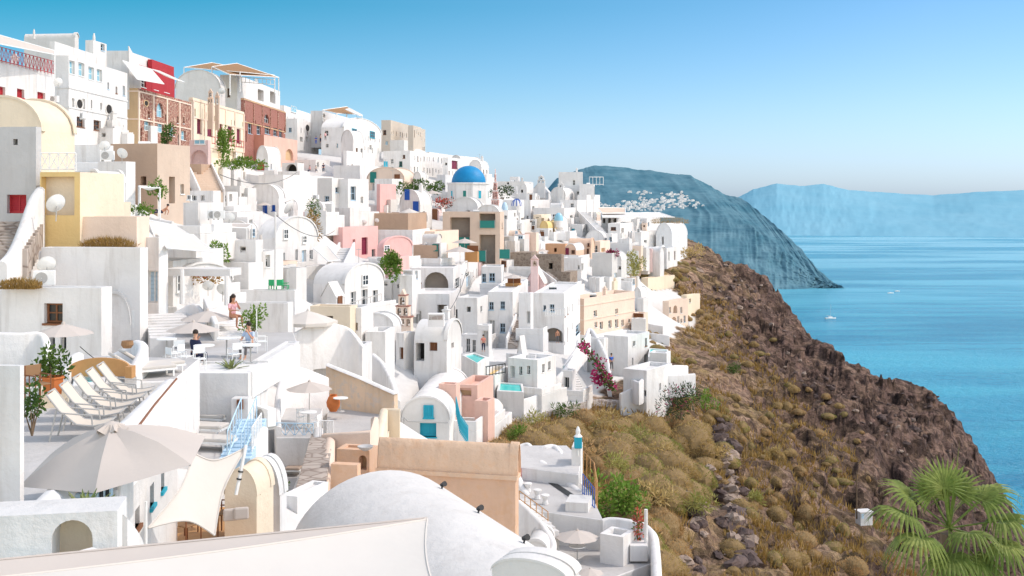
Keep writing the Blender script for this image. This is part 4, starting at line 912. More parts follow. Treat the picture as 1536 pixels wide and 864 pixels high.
_gk = np.linspace((-520-CX)/F, (2320-CX)/F, 260); _gl = np.linspace(math.log(3.9), math.log(440), 240)
_GK, _GL = np.meshgrid(_gk, _gl); _GD = np.exp(_GL); _GZ = _rbf((_GK*_GD).ravel(), _GD.ravel()).reshape(_GK.shape)
def _base(X, Y):
    u = np.clip((X/Y-_gk[0])/(_gk[1]-_gk[0]), 0, len(_gk)-1.001); v = np.clip((np.log(Y)-_gl[0])/(_gl[1]-_gl[0]), 0, len(_gl)-1.001)
    i = u.astype(int); j = v.astype(int); fu = u-i; fv = v-j
    return (_GZ[j, i]*(1-fu)+_GZ[j, i+1]*fu)*(1-fv)+(_GZ[j+1, i]*(1-fu)+_GZ[j+1, i+1]*fu)*fv
def lavaf(X, Y): return np.clip((X-24-np.clip(Y-120, -40, 200)*.10)/22+(fbm(X*.06, Y*.06, 71)-.5)*.9, 0, 1)
def ground(X, Y):
    X = np.atleast_1d(np.asarray(X, float)).ravel(); Y = np.maximum(np.atleast_1d(np.asarray(Y, float)).ravel(), 4)
    Z = _base(X, Y); vm = village_mask(X, Y); xb = np.interp(Y, VB[:, 0], VB[:, 1])
    g = np.clip((X-xb-.5)/9, 0, 1); lava = lavaf(X, Y)
    r = fbm(X*.055+3, Y*.045, 11, 5, True)-.55; r2 = .62-fbm(X*.26, Y*.22+Z*.12, 31, 4, True); r3 = .55-fbm(X*.9, Y*.7+Z*.2, 41, 3, True)
    Z = Z+g*(r*(2.4+6.5*lava)+r2*(1.8+1.9*lava)+r3*(.5+.5*lava))
    gul = fbm(X*.10+20, Y*.03, 51, 3, True); Z = Z-g*np.clip(gul-.74, 0, 1)*11*np.clip(1.2-lava, 0, 1)
    q = 2.6; t = Z/q+fbm(X*.05, Y*.05, 61, 3)*2; fr = t-np.floor(t); st = np.where(fr < .7, fr*.35, .245+(fr-.7)*2.517)
    Z = Z+g*(st-fr)*q*(.45+.35*lava)*fbm(X*.07, Y*.07, 91, 2)*1.5
    Z = np.where(X < -53, np.minimum(Z, 9+(X+53)*.8), Z)
    for poly, zf in FOOT:
        xs = [p[0] for p in poly]; ys = [p[1] for p in poly]
        k = np.nonzero((X > min(xs)) & (X < max(xs)) & (Y > min(ys)) & (Y < max(ys)) & (Z > zf))[0]
        if not len(k): continue
        c = np.zeros(len(k), bool); x = X[k]; y = Y[k]
        for i in range(len(poly)):
            (x1, y1), (x2, y2) = poly[i-1], poly[i]
            if y1 == y2: continue
            c ^= ((y1 > y) != (y2 > y)) & (x < (x2-x1)*(y-y1)/(y2-y1)+x1)
        Z[k[c]] = zf
    return Z, vm
_HD = np.geomspace(6, 425, 1500)
def hit(px, py, off=0):
    k = (px-CX)/F; X = k*_HD; Zr = -(py-HY)/F*_HD; Zg, _ = ground(X, _HD); b_ = np.nonzero(Zr < Zg+off)[0]
    if not len(b_): return None
    D = _HD[b_[0]]; return Vector((k*D, D, float(Zg[b_[0]])))
def make_terrain():
    ks = (np.concatenate([np.linspace(-500, 700, 130, False), np.linspace(700, 1560, 640, False), np.linspace(1560, 2300, 60)])-CX)/F
    ds = np.geomspace(4, 430, 760); K, Dd = np.meshgrid(ks, ds); X = (K*Dd).ravel(); Y = Dd.ravel()
    Z, vm = ground(X, Y); Z = np.maximum(Z, -205)
    nx, ny = len(ks), len(ds); me = bpy.data.meshes.new('hillside')
    idx = np.arange(nx*ny).reshape(ny, nx); q = np.stack([idx[:-1, :-1], idx[:-1, 1:], idx[1:, 1:], idx[1:, :-1]], -1).reshape(-1, 4)
    me.vertices.add(nx*ny); me.vertices.foreach_set('co', np.stack([X, Y, Z], 1).ravel())
    me.loops.add(q.size); me.loops.foreach_set('vertex_index', q.ravel()); me.polygons.add(len(q)); me.polygons.foreach_set('loop_start', np.arange(0, q.size, 4)); me.polygons.foreach_set('loop_total', np.full(len(q), 4))
    me.update(calc_edges=True)
    a = me.attributes.new('village', 'FLOAT', 'POINT'); a.data.foreach_set('value', vm)
    lv = lavaf(X, Y)
    a = me.attributes.new('lava', 'FLOAT', 'POINT'); a.data.foreach_set('value', lv)
    me.polygons.foreach_set('use_smooth', [True]*len(q))
    m, nt, b = base_mat('hillside_ground'); p = pos(nt)
    at_ = lambda n: nd(nt, 'ShaderNodeAttribute', attribute_name=n).outputs['Fac']
    n1 = noise_tex(nt, .10, 6, .7, p); n2 = noise_tex(nt, .9, 6, .7, p); n3 = noise_tex(nt, 3.5, 4, .7, p); n4 = noise_tex(nt, .28, 5, .65, p)
    soil = mixc(nt, ramp(nt, n2.outputs[0], [(.3, (0, 0, 0)), (.7, (1, 1, 1))]).outputs[0], (.27, .155, .10), (.60, .42, .30))
    soil = mixc(nt, ramp(nt, n1.outputs[0], [(.45, (0, 0, 0)), (.6, (1, 1, 1))]).outputs[0], soil, (.40, .28, .13))
    soil = mixc(nt, ramp(nt, n3.outputs[0], [(.60, (0, 0, 0)), (.68, (.8, .8, .8))]).outputs[0], soil, (.10, .075, .06))
    lav = mixc(nt, ramp(nt, n2.outputs[0], [(.36, (0, 0, 0)), (.66, (1, 1, 1))]).outputs[0], (.045, .03, .028), (.35, .225, .18))
    lav = mixc(nt, ramp(nt, n4.outputs[0], [(.42, (0, 0, 0)), (.62, (.9, .9, .9))]).outputs[0], lav, (.33, .22, .155))
    lav = mixc(nt, ramp(nt, n3.outputs[0], [(.62, (0, 0, 0)), (.72, (.6, .6, .6))]).outputs[0], lav, (.34, .29, .25))
    rock = mixc(nt, at_('lava'), soil, lav)
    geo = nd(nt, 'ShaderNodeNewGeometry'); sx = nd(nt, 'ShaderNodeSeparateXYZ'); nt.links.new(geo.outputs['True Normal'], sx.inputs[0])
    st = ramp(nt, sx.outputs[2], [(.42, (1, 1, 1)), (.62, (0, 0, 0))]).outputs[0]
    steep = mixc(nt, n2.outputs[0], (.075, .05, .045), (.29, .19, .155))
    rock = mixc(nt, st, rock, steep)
    for sc_, lo_ in ((.45, .45), (1.6, .55)):
        v_ = nd(nt, 'ShaderNodeTexVoronoi'); v_.inputs['Scale'].default_value = sc_; nt.links.new(p, v_.inputs['Vector']); se = nd(nt, 'ShaderNodeSeparateColor'); nt.links.new(v_.outputs['Color'], se.inputs[0])
        rock = mixc(nt, 1.0, rock, ramp(nt, se.outputs[0], [(.1, (lo_,)*3), (.75, (1.12,)*3)]).outputs[0], 'MULTIPLY')
    pv = mixc(nt, n2.outputs[0], (.50, .48, .45), (.70, .685, .66))
    nt.links.new(mixc(nt, at_('village'), rock, pv), b.inputs['Base Color']); b.inputs['Roughness'].default_value = .95; b.inputs['Specular IOR Level'].default_value = .1
    mx = nd(nt, 'ShaderNodeMath', operation='ADD'); nt.links.new(n2.outputs[0], mx.inputs[0]); nt.links.new(n3.outputs[0], mx.inputs[1])
    inv = nd(nt, 'ShaderNodeMath', operation='SUBTRACT'); inv.inputs[0].default_value = 1; nt.links.new(at_('village'), inv.inputs[1])
    bn = nd(nt, 'ShaderNodeBump'); bn.inputs['Distance'].default_value = .9; nt.links.new(inv.outputs[0], bn.inputs['Strength']); nt.links.new(mx.outputs[0], bn.inputs['Height']); nt.links.new(bn.outputs[0], b.inputs['Normal'])
    me.materials.append(m); o = bpy.data.objects.new('hillside', me); COL.objects.link(o); o['kind'] = 'structure'
    return o
make_terrain()
SEAZ = -190
def make_sea():
    m, nt, b = base_mat('sea_water'); p = pos(nt)
    s1 = noise_tex(nt, 1, 5, .6, scaled(nt, p, (.0008, .0035, 1))); s2 = noise_tex(nt, 1, 4, .6, scaled(nt, p, (.006, .02, 1))); s3 = noise_tex(nt, 1, 4, .7, scaled(nt, p, (.09, .2, 1)))
    a = mixc(nt, ramp(nt, s1.outputs[0], [(.42, (0, 0, 0)), (.58, (1, 1, 1))]).outputs[0], (.0, .175, .31), (.015, .33, .48))
    a = mixc(nt, ramp(nt, s2.outputs[0], [(.45, (0, 0, 0)), (.75, (.5, .5, .5))]).outputs[0], a, (.05, .42, .52))
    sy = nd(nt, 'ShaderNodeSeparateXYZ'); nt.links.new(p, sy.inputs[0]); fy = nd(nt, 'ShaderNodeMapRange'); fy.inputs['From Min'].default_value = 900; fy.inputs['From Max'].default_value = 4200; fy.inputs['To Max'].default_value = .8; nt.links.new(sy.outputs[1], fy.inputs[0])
    a = mixc(nt, fy.outputs[0], a, mixc(nt, ramp(nt, s1.outputs[0], [(.44, (0, 0, 0)), (.56, (1, 1, 1))]).outputs[0], (.05, .30, .42), (.26, .52, .62)))  # distance haze put into the water colour, paler further out
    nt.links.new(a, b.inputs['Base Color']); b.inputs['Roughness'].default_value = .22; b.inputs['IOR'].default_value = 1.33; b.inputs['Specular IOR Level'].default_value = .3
    ad = nd(nt, 'ShaderNodeMath', operation='ADD'); nt.links.new(s3.outputs[0], ad.inputs[0]); nt.links.new(s2.outputs[0], ad.inputs[1])
    bump(nt, b, ad.outputs[0], .8, 7)
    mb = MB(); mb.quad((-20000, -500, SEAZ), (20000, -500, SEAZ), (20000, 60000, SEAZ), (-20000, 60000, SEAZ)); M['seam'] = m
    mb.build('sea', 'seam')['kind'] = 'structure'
make_sea()
def loft(name, rows, mat, nu, nv, amp, seed, sc):
    R_ = []
    for r_ in rows:
        pts = [at(*p) for p in r_]; xs = np.linspace(0, 1, nu); t = np.linspace(0, 1, len(pts)); R_.append(np.stack([np.interp(xs, t, [p[k] for p in pts]) for k in range(3)], 1))
    R_ = np.array(R_); V = []
    tv = np.linspace(0, 1, len(rows)); uv = np.linspace(0, 1, nv)
    G = np.zeros((nv, nu, 3))
    for k in range(3):
        for j in range(nu): G[:, j, k] = np.interp(uv, tv, R_[:, j, k])
    jj, ii = np.meshgrid(np.arange(nu), np.arange(nv)); w = np.sin(np.clip(ii/(nv-1), 0, 1)*math.pi)*.95+.05
    rib = fbm(jj*sc, ii*sc*.22, seed, 5, True)-.55; str_ = fbm(jj*.02, ii*.35, seed+9, 3)-.5
    G[..., 1] -= (rib*amp+str_*amp*.22)*w; G[..., 2] += (fbm(jj*sc*1.6, ii*sc, seed+4, 4)-.5)*amp*.16*(ii < nv*.97)
    mb = MB(); mb.grid([[tuple(G[i, j]) for j in range(nu)] for i in range(nv)]); o = mb.build(name, mat, smooth=180); o['kind'] = 'structure'; return o
def hazemat(name, c1, c2, c3, s):  # aerial haze is mixed into these rock colours
    m, nt, b = base_mat(name); p = pos(nt)
    n = noise_tex(nt, 1, 6, .65, scaled(nt, p, (s, s*.6, s*2.2))); st = noise_tex(nt, 1, 4, .7, scaled(nt, p, (s*.3, s*.3, s*9)))
    a = mixc(nt, ramp(nt, n.outputs[0], [(.35, (0, 0, 0)), (.68, (1, 1, 1))]).outputs[0], c1, c2)
    a = mixc(nt, ramp(nt, st.outputs[0], [(.52, (0, 0, 0)), (.7, (.7, .7, .7))]).outputs[0], a, c3)
    nt.links.new(a, b.inputs['Base Color']); b.inputs['Roughness'].default_value = 1; b.inputs['Specular IOR Level'].default_value = 0
    bump(nt, b, st.outputs[0], .35, 14); M[name] = m
hazemat('headland_hazed_rock', (.06, .155, .205), (.13, .24, .29), (.05, .13, .18), .012)
hazemat('far_cliff_hazed_rock', (.16, .36, .47), (.20, .40, .505), (.175, .375, .485), .003)
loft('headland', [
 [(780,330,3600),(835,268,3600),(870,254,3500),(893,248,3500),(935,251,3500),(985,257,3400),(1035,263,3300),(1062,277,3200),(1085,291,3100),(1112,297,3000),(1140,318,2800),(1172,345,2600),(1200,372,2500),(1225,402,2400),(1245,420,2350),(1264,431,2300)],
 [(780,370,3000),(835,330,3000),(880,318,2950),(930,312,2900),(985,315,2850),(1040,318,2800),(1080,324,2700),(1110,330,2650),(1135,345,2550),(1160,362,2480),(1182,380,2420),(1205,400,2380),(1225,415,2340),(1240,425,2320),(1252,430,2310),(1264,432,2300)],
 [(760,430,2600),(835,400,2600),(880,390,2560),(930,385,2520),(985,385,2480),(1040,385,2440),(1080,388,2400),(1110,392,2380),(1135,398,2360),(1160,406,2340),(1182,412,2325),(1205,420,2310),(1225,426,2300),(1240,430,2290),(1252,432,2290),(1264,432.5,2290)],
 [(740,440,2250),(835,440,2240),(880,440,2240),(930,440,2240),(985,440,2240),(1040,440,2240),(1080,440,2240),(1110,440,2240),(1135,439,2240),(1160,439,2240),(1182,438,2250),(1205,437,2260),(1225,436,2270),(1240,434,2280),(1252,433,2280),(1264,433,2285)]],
 'headland_hazed_rock', 300, 120, 42, 3, .13)
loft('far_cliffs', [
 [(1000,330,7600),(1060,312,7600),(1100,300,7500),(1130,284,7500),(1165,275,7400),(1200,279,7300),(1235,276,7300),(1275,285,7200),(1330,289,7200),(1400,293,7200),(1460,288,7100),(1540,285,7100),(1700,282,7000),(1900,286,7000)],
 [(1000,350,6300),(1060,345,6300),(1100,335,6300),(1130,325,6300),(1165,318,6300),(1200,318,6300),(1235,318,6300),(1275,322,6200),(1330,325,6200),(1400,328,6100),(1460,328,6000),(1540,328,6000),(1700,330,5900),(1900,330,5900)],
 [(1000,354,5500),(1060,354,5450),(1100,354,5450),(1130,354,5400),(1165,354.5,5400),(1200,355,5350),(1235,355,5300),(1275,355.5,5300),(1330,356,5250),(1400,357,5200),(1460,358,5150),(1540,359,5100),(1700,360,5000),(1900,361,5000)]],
 'far_cliff_hazed_rock', 300, 60, 45, 8, .13)
# ---------------------------------------------------------------- light, sky, camera
AZ, EL = R(86), R(47)     # sun azimuth (clockwise from +Y) and elevation
sd = Vector((math.sin(AZ)*math.cos(EL), math.cos(AZ)*math.cos(EL), math.sin(EL)))
sun = bpy.data.lights.new('sun', 'SUN'); sun.energy = 2.2; sun.angle = R(.53); sun.color = (1, .955, .89)
so = bpy.data.objects.new('sun', sun); COL.objects.link(so); so.rotation_euler = sd.to_track_quat('Z', 'Y').to_euler()
W = bpy.data.worlds.new('World'); S.world = W; W.use_nodes = True; nt = W.node_tree; bg = nt.nodes['Background']
sky = nd(nt, 'ShaderNodeTexSky', sky_type='NISHITA'); sky.sun_disc = False; sky.sun_elevation = EL; sky.sun_rotation = AZ; sky.altitude = 200; sky.air_density = 1.0; sky.dust_density = .6; sky.ozone_density = 1.5
tc = nd(nt, 'ShaderNodeTexCoord'); sx = nd(nt, 'ShaderNodeSeparateXYZ'); nt.links.new(tc.outputs['Generated'], sx.inputs[0])
up = nd(nt, 'ShaderNodeMapRange'); up.inputs['From Min'].default_value = 0.0; up.inputs['From Max'].default_value = .17; nt.links.new(sx.outputs[2], up.inputs[0])
lf = nd(nt, 'ShaderNodeMapRange'); lf.inputs['From Min'].default_value = .35; lf.inputs['From Max'].default_value = -.42; nt.links.new(sx.outputs[0], lf.inputs[0])
deep = nd(nt, 'ShaderNodeMath', operation='MULTIPLY'); pw = nd(nt, 'ShaderNodeMath', operation='POWER'); nt.links.new(up.outputs[0], pw.inputs[0]); pw.inputs[1].default_value = 1.15; nt.links.new(pw.outputs[0], deep.inputs[0])
lfa = nd(nt, 'ShaderNodeMath', operation='MULTIPLY_ADD'); nt.links.new(lf.outputs[0], lfa.inputs[0]); lfa.inputs[1].default_value = .58; lfa.inputs[2].default_value = .34; nt.links.new(lfa.outputs[0], deep.inputs[1])
tint = mixc(nt, deep.outputs[0], (.86, .97, 1.25), (-.12, .65, .74))
lo = nd(nt, 'ShaderNodeMapRange'); lo.inputs['From Min'].default_value = .08; lo.inputs['From Max'].default_value = .0; nt.links.new(sx.outputs[2], lo.inputs[0])
tint = mixc(nt, lo.outputs[0], tint, (.68, .89, 1.40))
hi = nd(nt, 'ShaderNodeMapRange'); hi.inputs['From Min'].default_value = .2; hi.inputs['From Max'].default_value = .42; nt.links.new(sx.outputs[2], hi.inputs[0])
tint = mixc(nt, hi.outputs[0], tint, (4.05, 2.97, 2.05))  # sky above the frame brightened, added ambient fill
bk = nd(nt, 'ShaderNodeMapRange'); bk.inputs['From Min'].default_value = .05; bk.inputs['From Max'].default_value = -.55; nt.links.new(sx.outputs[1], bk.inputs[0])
tint = mixc(nt, bk.outputs[0], tint, (4.0, 3.07, 2.32))  # unseen sky behind the camera brightened as fill for shaded fronts
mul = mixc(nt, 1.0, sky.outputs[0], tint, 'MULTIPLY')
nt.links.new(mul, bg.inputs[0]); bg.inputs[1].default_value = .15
cam = bpy.data.cameras.new('camera'); co = bpy.data.objects.new('camera', cam); COL.objects.link(co); S.camera = co
co.location = (0, 0, 0); co.rotation_euler = (R(90), 0, 0); cam.sensor_width = 36; cam.lens = F/1536*36; cam.shift_y = -(432-HY)/1536; cam.clip_start = .1; cam.clip_end = 100000
S.view_settings.view_transform = 'Standard'; S.view_settings.look = 'None'; S.view_settings.exposure = 0
S.render.engine = 'CYCLES'; S.cycles.max_bounces = 6; S.cycles.diffuse_bounces = 4; S.cycles.transparent_max_bounces = 4; S.cycles.caustics_reflective = False; S.cycles.caustics_refractive = False; S.cycles.use_denoising = True
# ================================================================= props
# ---- parasols
def parasol_proto(mat, n=8, r=1.3, hh=2.45, drop=.42, val=.0):
    root = empty('parasol', (0, 0, 0), 0, 'x', 'parasol'); mb = MB(); rows = []
    for i, t in enumerate((0.02, .35, .7, 1.0)):
        rows.append([(r*t*math.cos(2*math.pi*(k+.5)/(2*n))*(1 if k % 2 else .965-.02*t), r*t*math.sin(2*math.pi*(k+.5)/(2*n))*(1 if k % 2 else .965-.02*t), hh-drop*t**1.15-(0 if k % 2 else .02*t)) for k in range(2*n)])
    rows.append([(x*.995, y*.995, z-.16) for x, y, z in rows[-1]]) if val else None
    mb.grid(rows, closed=True); mb.build('canopy', mat, root)
    mb = MB(); mb.bar((0, 0, 0), (0, 0, hh+.02), .022); mb.build('pole', 'gmetal', root)
    mb = MB(); mb.lathe([(0.09, hh-.03), (.07, hh+.05), (.03, hh+.1), (0, hh+.12)], n=8); mb.build('finial', mat, root)
    mb = MB()
    for k in range(n):
        a = 2*math.pi*(k+.75)/n; mb.bar((r*math.cos(a)*.98, r*math.sin(a)*.98, hh-drop-.03), (0.03*math.cos(a), .03*math.sin(a), hh-.06), .012, n=4)
    mb.build('ribs', 'wmetal', root)
    mb = MB(); mb.lathe([(.25, 0), (.25, .06), (.05, .1), (0, .1)], n=12); mb.build('base', 'gmetal', root)
    return root
UB, UW, UD = parasol_proto('cloth'), parasol_proto('clothw', 4, 1.45, 2.5, .5, 1), parasol_proto('clothd')
def umb(p, px, ytop, w, D, label, rz=0, hh=None):
    c = at(px, ytop, D); sc = w/F*D/2.55; place(p, (c.x, c.y, c.z-2.5*sc), rz, label, None, sc)
umb(UB, 95, 484, 88, 44, 'beige parasol in front of the brown shuttered window', .3)
umb(UB, 311, 464, 80, 52, 'beige parasol standing behind another one near the seated woman', .1)
umb(UB, 290, 481, 78, 48, 'beige parasol over the table of the dark haired man', .4)
umb(UB, 464, 571, 68, 60, 'beige parasol over the glass topped balcony table', .2)
umb(UB, 866, 794, 64, 61, 'beige parasol over a round white table on the lower terrace', .3)
umb(UB, 885, 852, 40, 57, 'top of a beige parasol at the bottom edge beside the lower terrace')
umb(UW, 462, 466, 78, 74, 'large white square parasol above the curved white terrace', .5)
umb(UW, 722, 634, 40, 92, 'white parasol beside the turquoise stair railing', .8)
umb(UD, 315, 344, 42, 98, 'dark grey parasol under the pale flat canopy')
umb(UB, 697, 357, 38, 165, 'cream parasol below the unfinished frame house')
umb(UB, 690, 369, 44, 160, 'lower cream parasol beside the wooden doors')
umb(UB, 648, 285, 30, 198, 'straw coloured parasol in front of the blue dome church')
umb(UW, 614, 313, 30, 176, 'white parasol beside the orange striped arches')
umb(UB, 770, 411, 30, 146, 'cream parasol above the wooden bar beside the pink chapel')
umb(UB, 814, 373, 20, 196, 'small cream parasol beside the low stone house')
umb(UW, 955, 546, 24, 122, 'small white parasol on the pool terrace by the slit window')
umb(UB, 396, 303, 26, 172, 'cream parasol over the blue shuttered porch')
# ---- big hexagonal parasol
def big_parasol():
    rim = [(75,682,20.6),(28,730,18.6),(142,740,17.3),(287,697,17.9),(308,655,19.8),(200,652,21.2)]; ap = at(167, 640, 19); root = empty('parasol', ap, 0, 'huge beige hexagonal parasol with ruffled cap over the courtyard', 'parasol')
    P = [at(*p)-ap for p in rim]; mb = MB(); rows = []
    for t in (.06, .3, .6, .85, 1):
        row = []
        for k in range(6):
            for s_ in range(6):
                p = P[k].lerp(P[(k+1) % 6], s_/6); q = p*t; q.z += .10*math.sin(math.pi*t)*(1-abs(2*s_/6-1))*-1*.8+.12*math.sin(math.pi*t)
                row.append(q)
        rows.append(row)
    mb.grid(rows, closed=True); mb.build('canopy', 'cloth', root, smooth=20)
    mb = MB(); n = 24; rows = [[Vector((.26*math.cos(2*math.pi*k/n)*(1+.16*math.cos(6*2*math.pi*k/n)), .26*math.sin(2*math.pi*k/n)*(1+.16*math.cos(12*math.pi*k/n)), -.06+.05*math.cos(12*math.pi*k/n))) for k in range(n)], [Vector((.12*math.cos(2*math.pi*k/n), .12*math.sin(2*math.pi*k/n), .06)) for k in range(n)], [Vector((.02*math.cos(2*math.pi*k/n), .02*math.sin(2*math.pi*k/n), .10)) for k in range(n)]]
    mb.grid(rows, closed=True); mb.build('vent_cap', 'cloth', root)
    mb = MB(); mb.bar((0, 0, .05), at(192, 832, 16.6)-ap, .035, n=10); mb.build('pole', 'wmetal', root)
    mb = MB()
    for p in P: mb.bar(p*.99+Vector((0, 0, -.02)), (0, 0, -.12), .014)
    mb.build('ribs', 'gmetal', root)
    mb = MB(); q = at(192, 832, 16.6)-ap; mb.box(q.x-.06, q.y-.06, q.z-.05, q.x+.06, q.y+.06, q.z+.08); mb.bar(q+Vector((-.12, -.05, .06)), q+Vector((.12, -.05, .1)), .02); mb.build('clamp', 'black', root)
big_parasol()
# ---- seats and tables
M['cloth2'] = fabric('deck_canvas', (.70, .63, .54), .15)
def deck_chair():
    root = empty('deck_chair', (0,0,0), 0, 'x', 'deck chair')
    side = [(-.62, .98), (-.35, .62), (-.02, .34), (.30, .30), (.62, .36)]
    mb = MB(); mb.grid([[(x, y, z-(.04 if abs(y) < .2 else 0)) for y in (-.29, -.15, 0, .15, .29)] for x, z in side]); mb.build('canvas', 'cloth2', root, smooth=180)
    for s_ in (-.31, .31):
        mb = MB()
        for a, b_ in zip(side, side[1:]): mb.bar((a[0], s_, a[1]), (b_[0], s_, b_[1]), .018)
        mb.build('side_rail', 'gmetal', root)
        mb = MB(); mb.bar((-.40, s_, .68), (-.55, s_, 0), .018); mb.build('leg', 'gmetal', root)
        mb = MB(); mb.bar((.42, s_, .32), (.5, s_, 0), .018); mb.build('leg', 'gmetal', root)
        mb = MB(); mb.bar((-.30, s_, .58), (.28, s_, .52), .016); mb.bar((.28, s_, .52), (.3, s_, .3), .016); mb.build('armrest', 'gmetal', root)
    for x_, z_ in ((-.62, .98), (.62, .36)): mb = MB(); mb.bar((x_, -.31, z_), (x_, .31, z_), .018); mb.build('crossbar', 'gmetal', root)
    return root
DC = deck_chair()
for px, py, l in ((122,657,'cream deck chair at the near end of the row on the roof terrace'),(140,641,'second cream deck chair of the row on the roof terrace'),(158,628,'middle cream deck chair of the row beside the parapet'),(175,616,'fourth cream deck chair counted from the huge parasol'),(190,606,'cream deck chair at the far end of the row near the pool')):
    D = dz(py, -5.6); c = at(px, py, D); place(DC, c, .12, l, 'deck chairs on the roof terrace', 1.12)
def lounger(mat, fr='wmetal', name='sun_lounger', ang=.62):
    root = empty(name, (0,0,0), 0, 'x', 'sun lounger')
    mb = MB(); mb.box(-.32, -1.0, .26, .32, .25, .36); mb.build('mattress', mat, root, bevel=.03)
    mb = MB(); mb.plank((0, .26, .33), (0, .26+.8*math.cos(ang), .33+.8*math.sin(ang)), (0, -.5, 1), .64, .09); mb.build('backrest', mat, root, bevel=.03)
    mb = MB(); mb.box(-.35, -1.02, .2, -.3, .95, .26); mb.box(.3, -1.02, .2, .35, .95, .26); mb.box(-.3, -1.02, .2, .3, -.97, .26); mb.box(-.3, .9, .2, .3, .95, .26); mb.build('frame', fr, root)
    for x in (-.32, .32):
        for y in (-.9, .85): mb = MB(); mb.box(x-.025, y-.025, 0, x+.025, y+.025, .2); mb.build('leg', fr, root)
    return root
LT, LW = lounger('taupe'), lounger('clothw')
for px, py, l in ((418,706,'taupe sun lounger beside the white balcony wall'),(448,706,'taupe sun lounger beside the sunlit sloping wall')):
    c = at(px, py, dz(py, -14.28)); place(LT, c, -.1, l, 'taupe sun loungers', 1.2)
for px, py, l in ((296,636,'white lounger against the shaded wall, highest of three'),(292,652,'white lounger in the middle of the shaded terrace'),(300,672,'white lounger closest to the shade sail on the shaded terrace')):
    c = at(px, py, dz(py, -8.33)); place(LW, c, 1.35, l, 'white loungers in the shade', 1.15)
for px, py, l in ((212,566,'folded white lounge chair beside the pool terrace'),(226,560,'tilted white lounge chair next to the low white pool wall')):
    c = at(px, py, dz(py, -5.6)); place(LW, c, 2.2, l, 'white lounge chairs by the pool', 1.0)
def cafe_chair(mat='wmetal', seat='wmetal'):
    root = empty('chair', (0,0,0), 0, 'x', 'chair')
    mb = MB(); mb.box(-.21, -.21, .43, .21, .21, .46); mb.build('seat', seat, root, bevel=.01)
    mb = MB(); mb.box(-.21, .19, .62, .21, .215, .88); mb.build('backrest', seat, root, bevel=.01)
    for x in (-.2, .2):
        mb = MB(); mb.bar((x, -.2, 0), (x, -.2, .66), .015); mb.build('leg', mat, root)
        mb = MB(); mb.bar((x, .2, 0), (x, .2, .88), .015); mb.build('leg', mat, root)
        mb = MB(); mb.bar((x, -.2, .66), (x, .2, .66), .015); mb.build('armrest', mat, root)
    return root
def round_table(r=.4, mat='wmetal'):
    root = empty('table', (0,0,0), 0, 'x', 'table'); mb = MB(); mb.lathe([(0, .70), (r, .70), (r, .735), (0, .735)], n=20); mb.build('table_top', mat, root)
    mb = MB(); mb.bar((0, 0, 0), (0, 0, .7), .03); mb.build('leg', 'gmetal', root); mb = MB(); mb.lathe([(.22, 0), (.2, .03), (0, .05)], n=12); mb.build('base', 'gmetal', root); return root
CC, CD = cafe_chair(), cafe_chair('wood', 'clotht'); TB = round_table()
ZT = -6.48
for px, py, rz, l in ((260,556,2.4,'white chair at the open edge of the men\'s terrace'),(278,552,1.2,'white chair with its back to the terrace edge beside the dark haired man'),(300,556,.4,'white chair in front of the dark haired man\'s table'),(352,548,3.9,'white chair next to the spiky potted plant'),(368,536,-1.2,'white armchair of the man in the pale shirt'),(392,528,2.0,'white chair behind the man in the pale shirt'),(268,545,.2,'white chair nearest the steps of the men\'s terrace')):
    l = l.replace('nearest', 'close to'); place(CC, at(px, py, dz(py, ZT)), rz, l, 'white terrace chairs')
for px, py, l in ((306,546,'white bistro table beside the dark haired man'),(340,534,'white bistro table between the two seated men'),(376,545,'white bistro table before the man in the pale shirt'),(250,535,'white bistro table close to the broad stairs')):
    place(TB, at(px, py, dz(py, ZT)), 0, l, 'white bistro tables')
place(TB, at(866,842,dz(842,-20.18)), 0, 'round white table under the lower terrace parasol', None, 1.2)
place(TB, at(462,642,dz(642,-12.38)), 0, 'white glass topped table under the balcony parasol', None, 1.2)
place(TB, at(511,617,65), 0, 'grey round bistro table against the weathered orange wall', None, 1.1)
for px, py, rz, l in ((452,638,.5,'white cushioned chair beside the balcony table'),(474,646,-2,'white chair across the balcony table')): place(CC, at(px, py, dz(py, -12.38)), rz, l)
for px, py, rz, l in ((280,818,2.6,'canvas director chair with its back to the sail'),(344,800,-1.5,'canvas director chair beside the cream alcove'),(306,792,.6,'canvas director chair half hidden under the shade sail'),(256,806,1.2,'folded canvas chair by the teal window')):
    place(CD, at(px, py, dz(py, -9.68)), rz, l, None, 1.35)
for px, py, l in ((40,606,'brown wooden chair with white cushion beside the orange planter'),(57,604,'second brown wooden chair in front of the orange planter')): place(CD, at(px, py, 26), 1.0, l)
def green_chair():
    root = empty('garden_chair', (0,0,0), 0, 'x', 'garden chair')
    for n_, bx in (('seat', (-.3,-.3,.38,.3,.3,.44)), ('backrest', (-.3,.26,.44,.3,.34,1.0))): mb = MB(); mb.box(*bx); mb.build(n_, 'greenb', root, bevel=.02)
    for x in (-.27, .27):
        for y in (-.27, .27): mb = MB(); mb.box(x-.04, y-.04, 0, x+.04, y+.04, .38); mb.build('leg', 'greenb', root)
        mb = MB(); mb.box(x-.05, -.3, .6, x+.05, .3, .66); mb.build('armrest', 'greenb', root)
    return root
M['greenb'] = flat('bright_green_paint', (.03, .36, .14), .6); GC = green_chair()
for px, rz, l in ((409,2.9,'green garden chair facing the sea beside another one'),(419,3.3,'green garden chair between two others'),(428,1.5,'green garden chair turned sideways')): place(GC, at(px, 434, 88.5), rz, l, None, .8)
M['redb'] = M['redp']; RCH = cafe_chair('redp', 'redp'); place(RCH, at(772, 726, 71), .8, 'red chair beside the white stepped wall', None, 1.5)
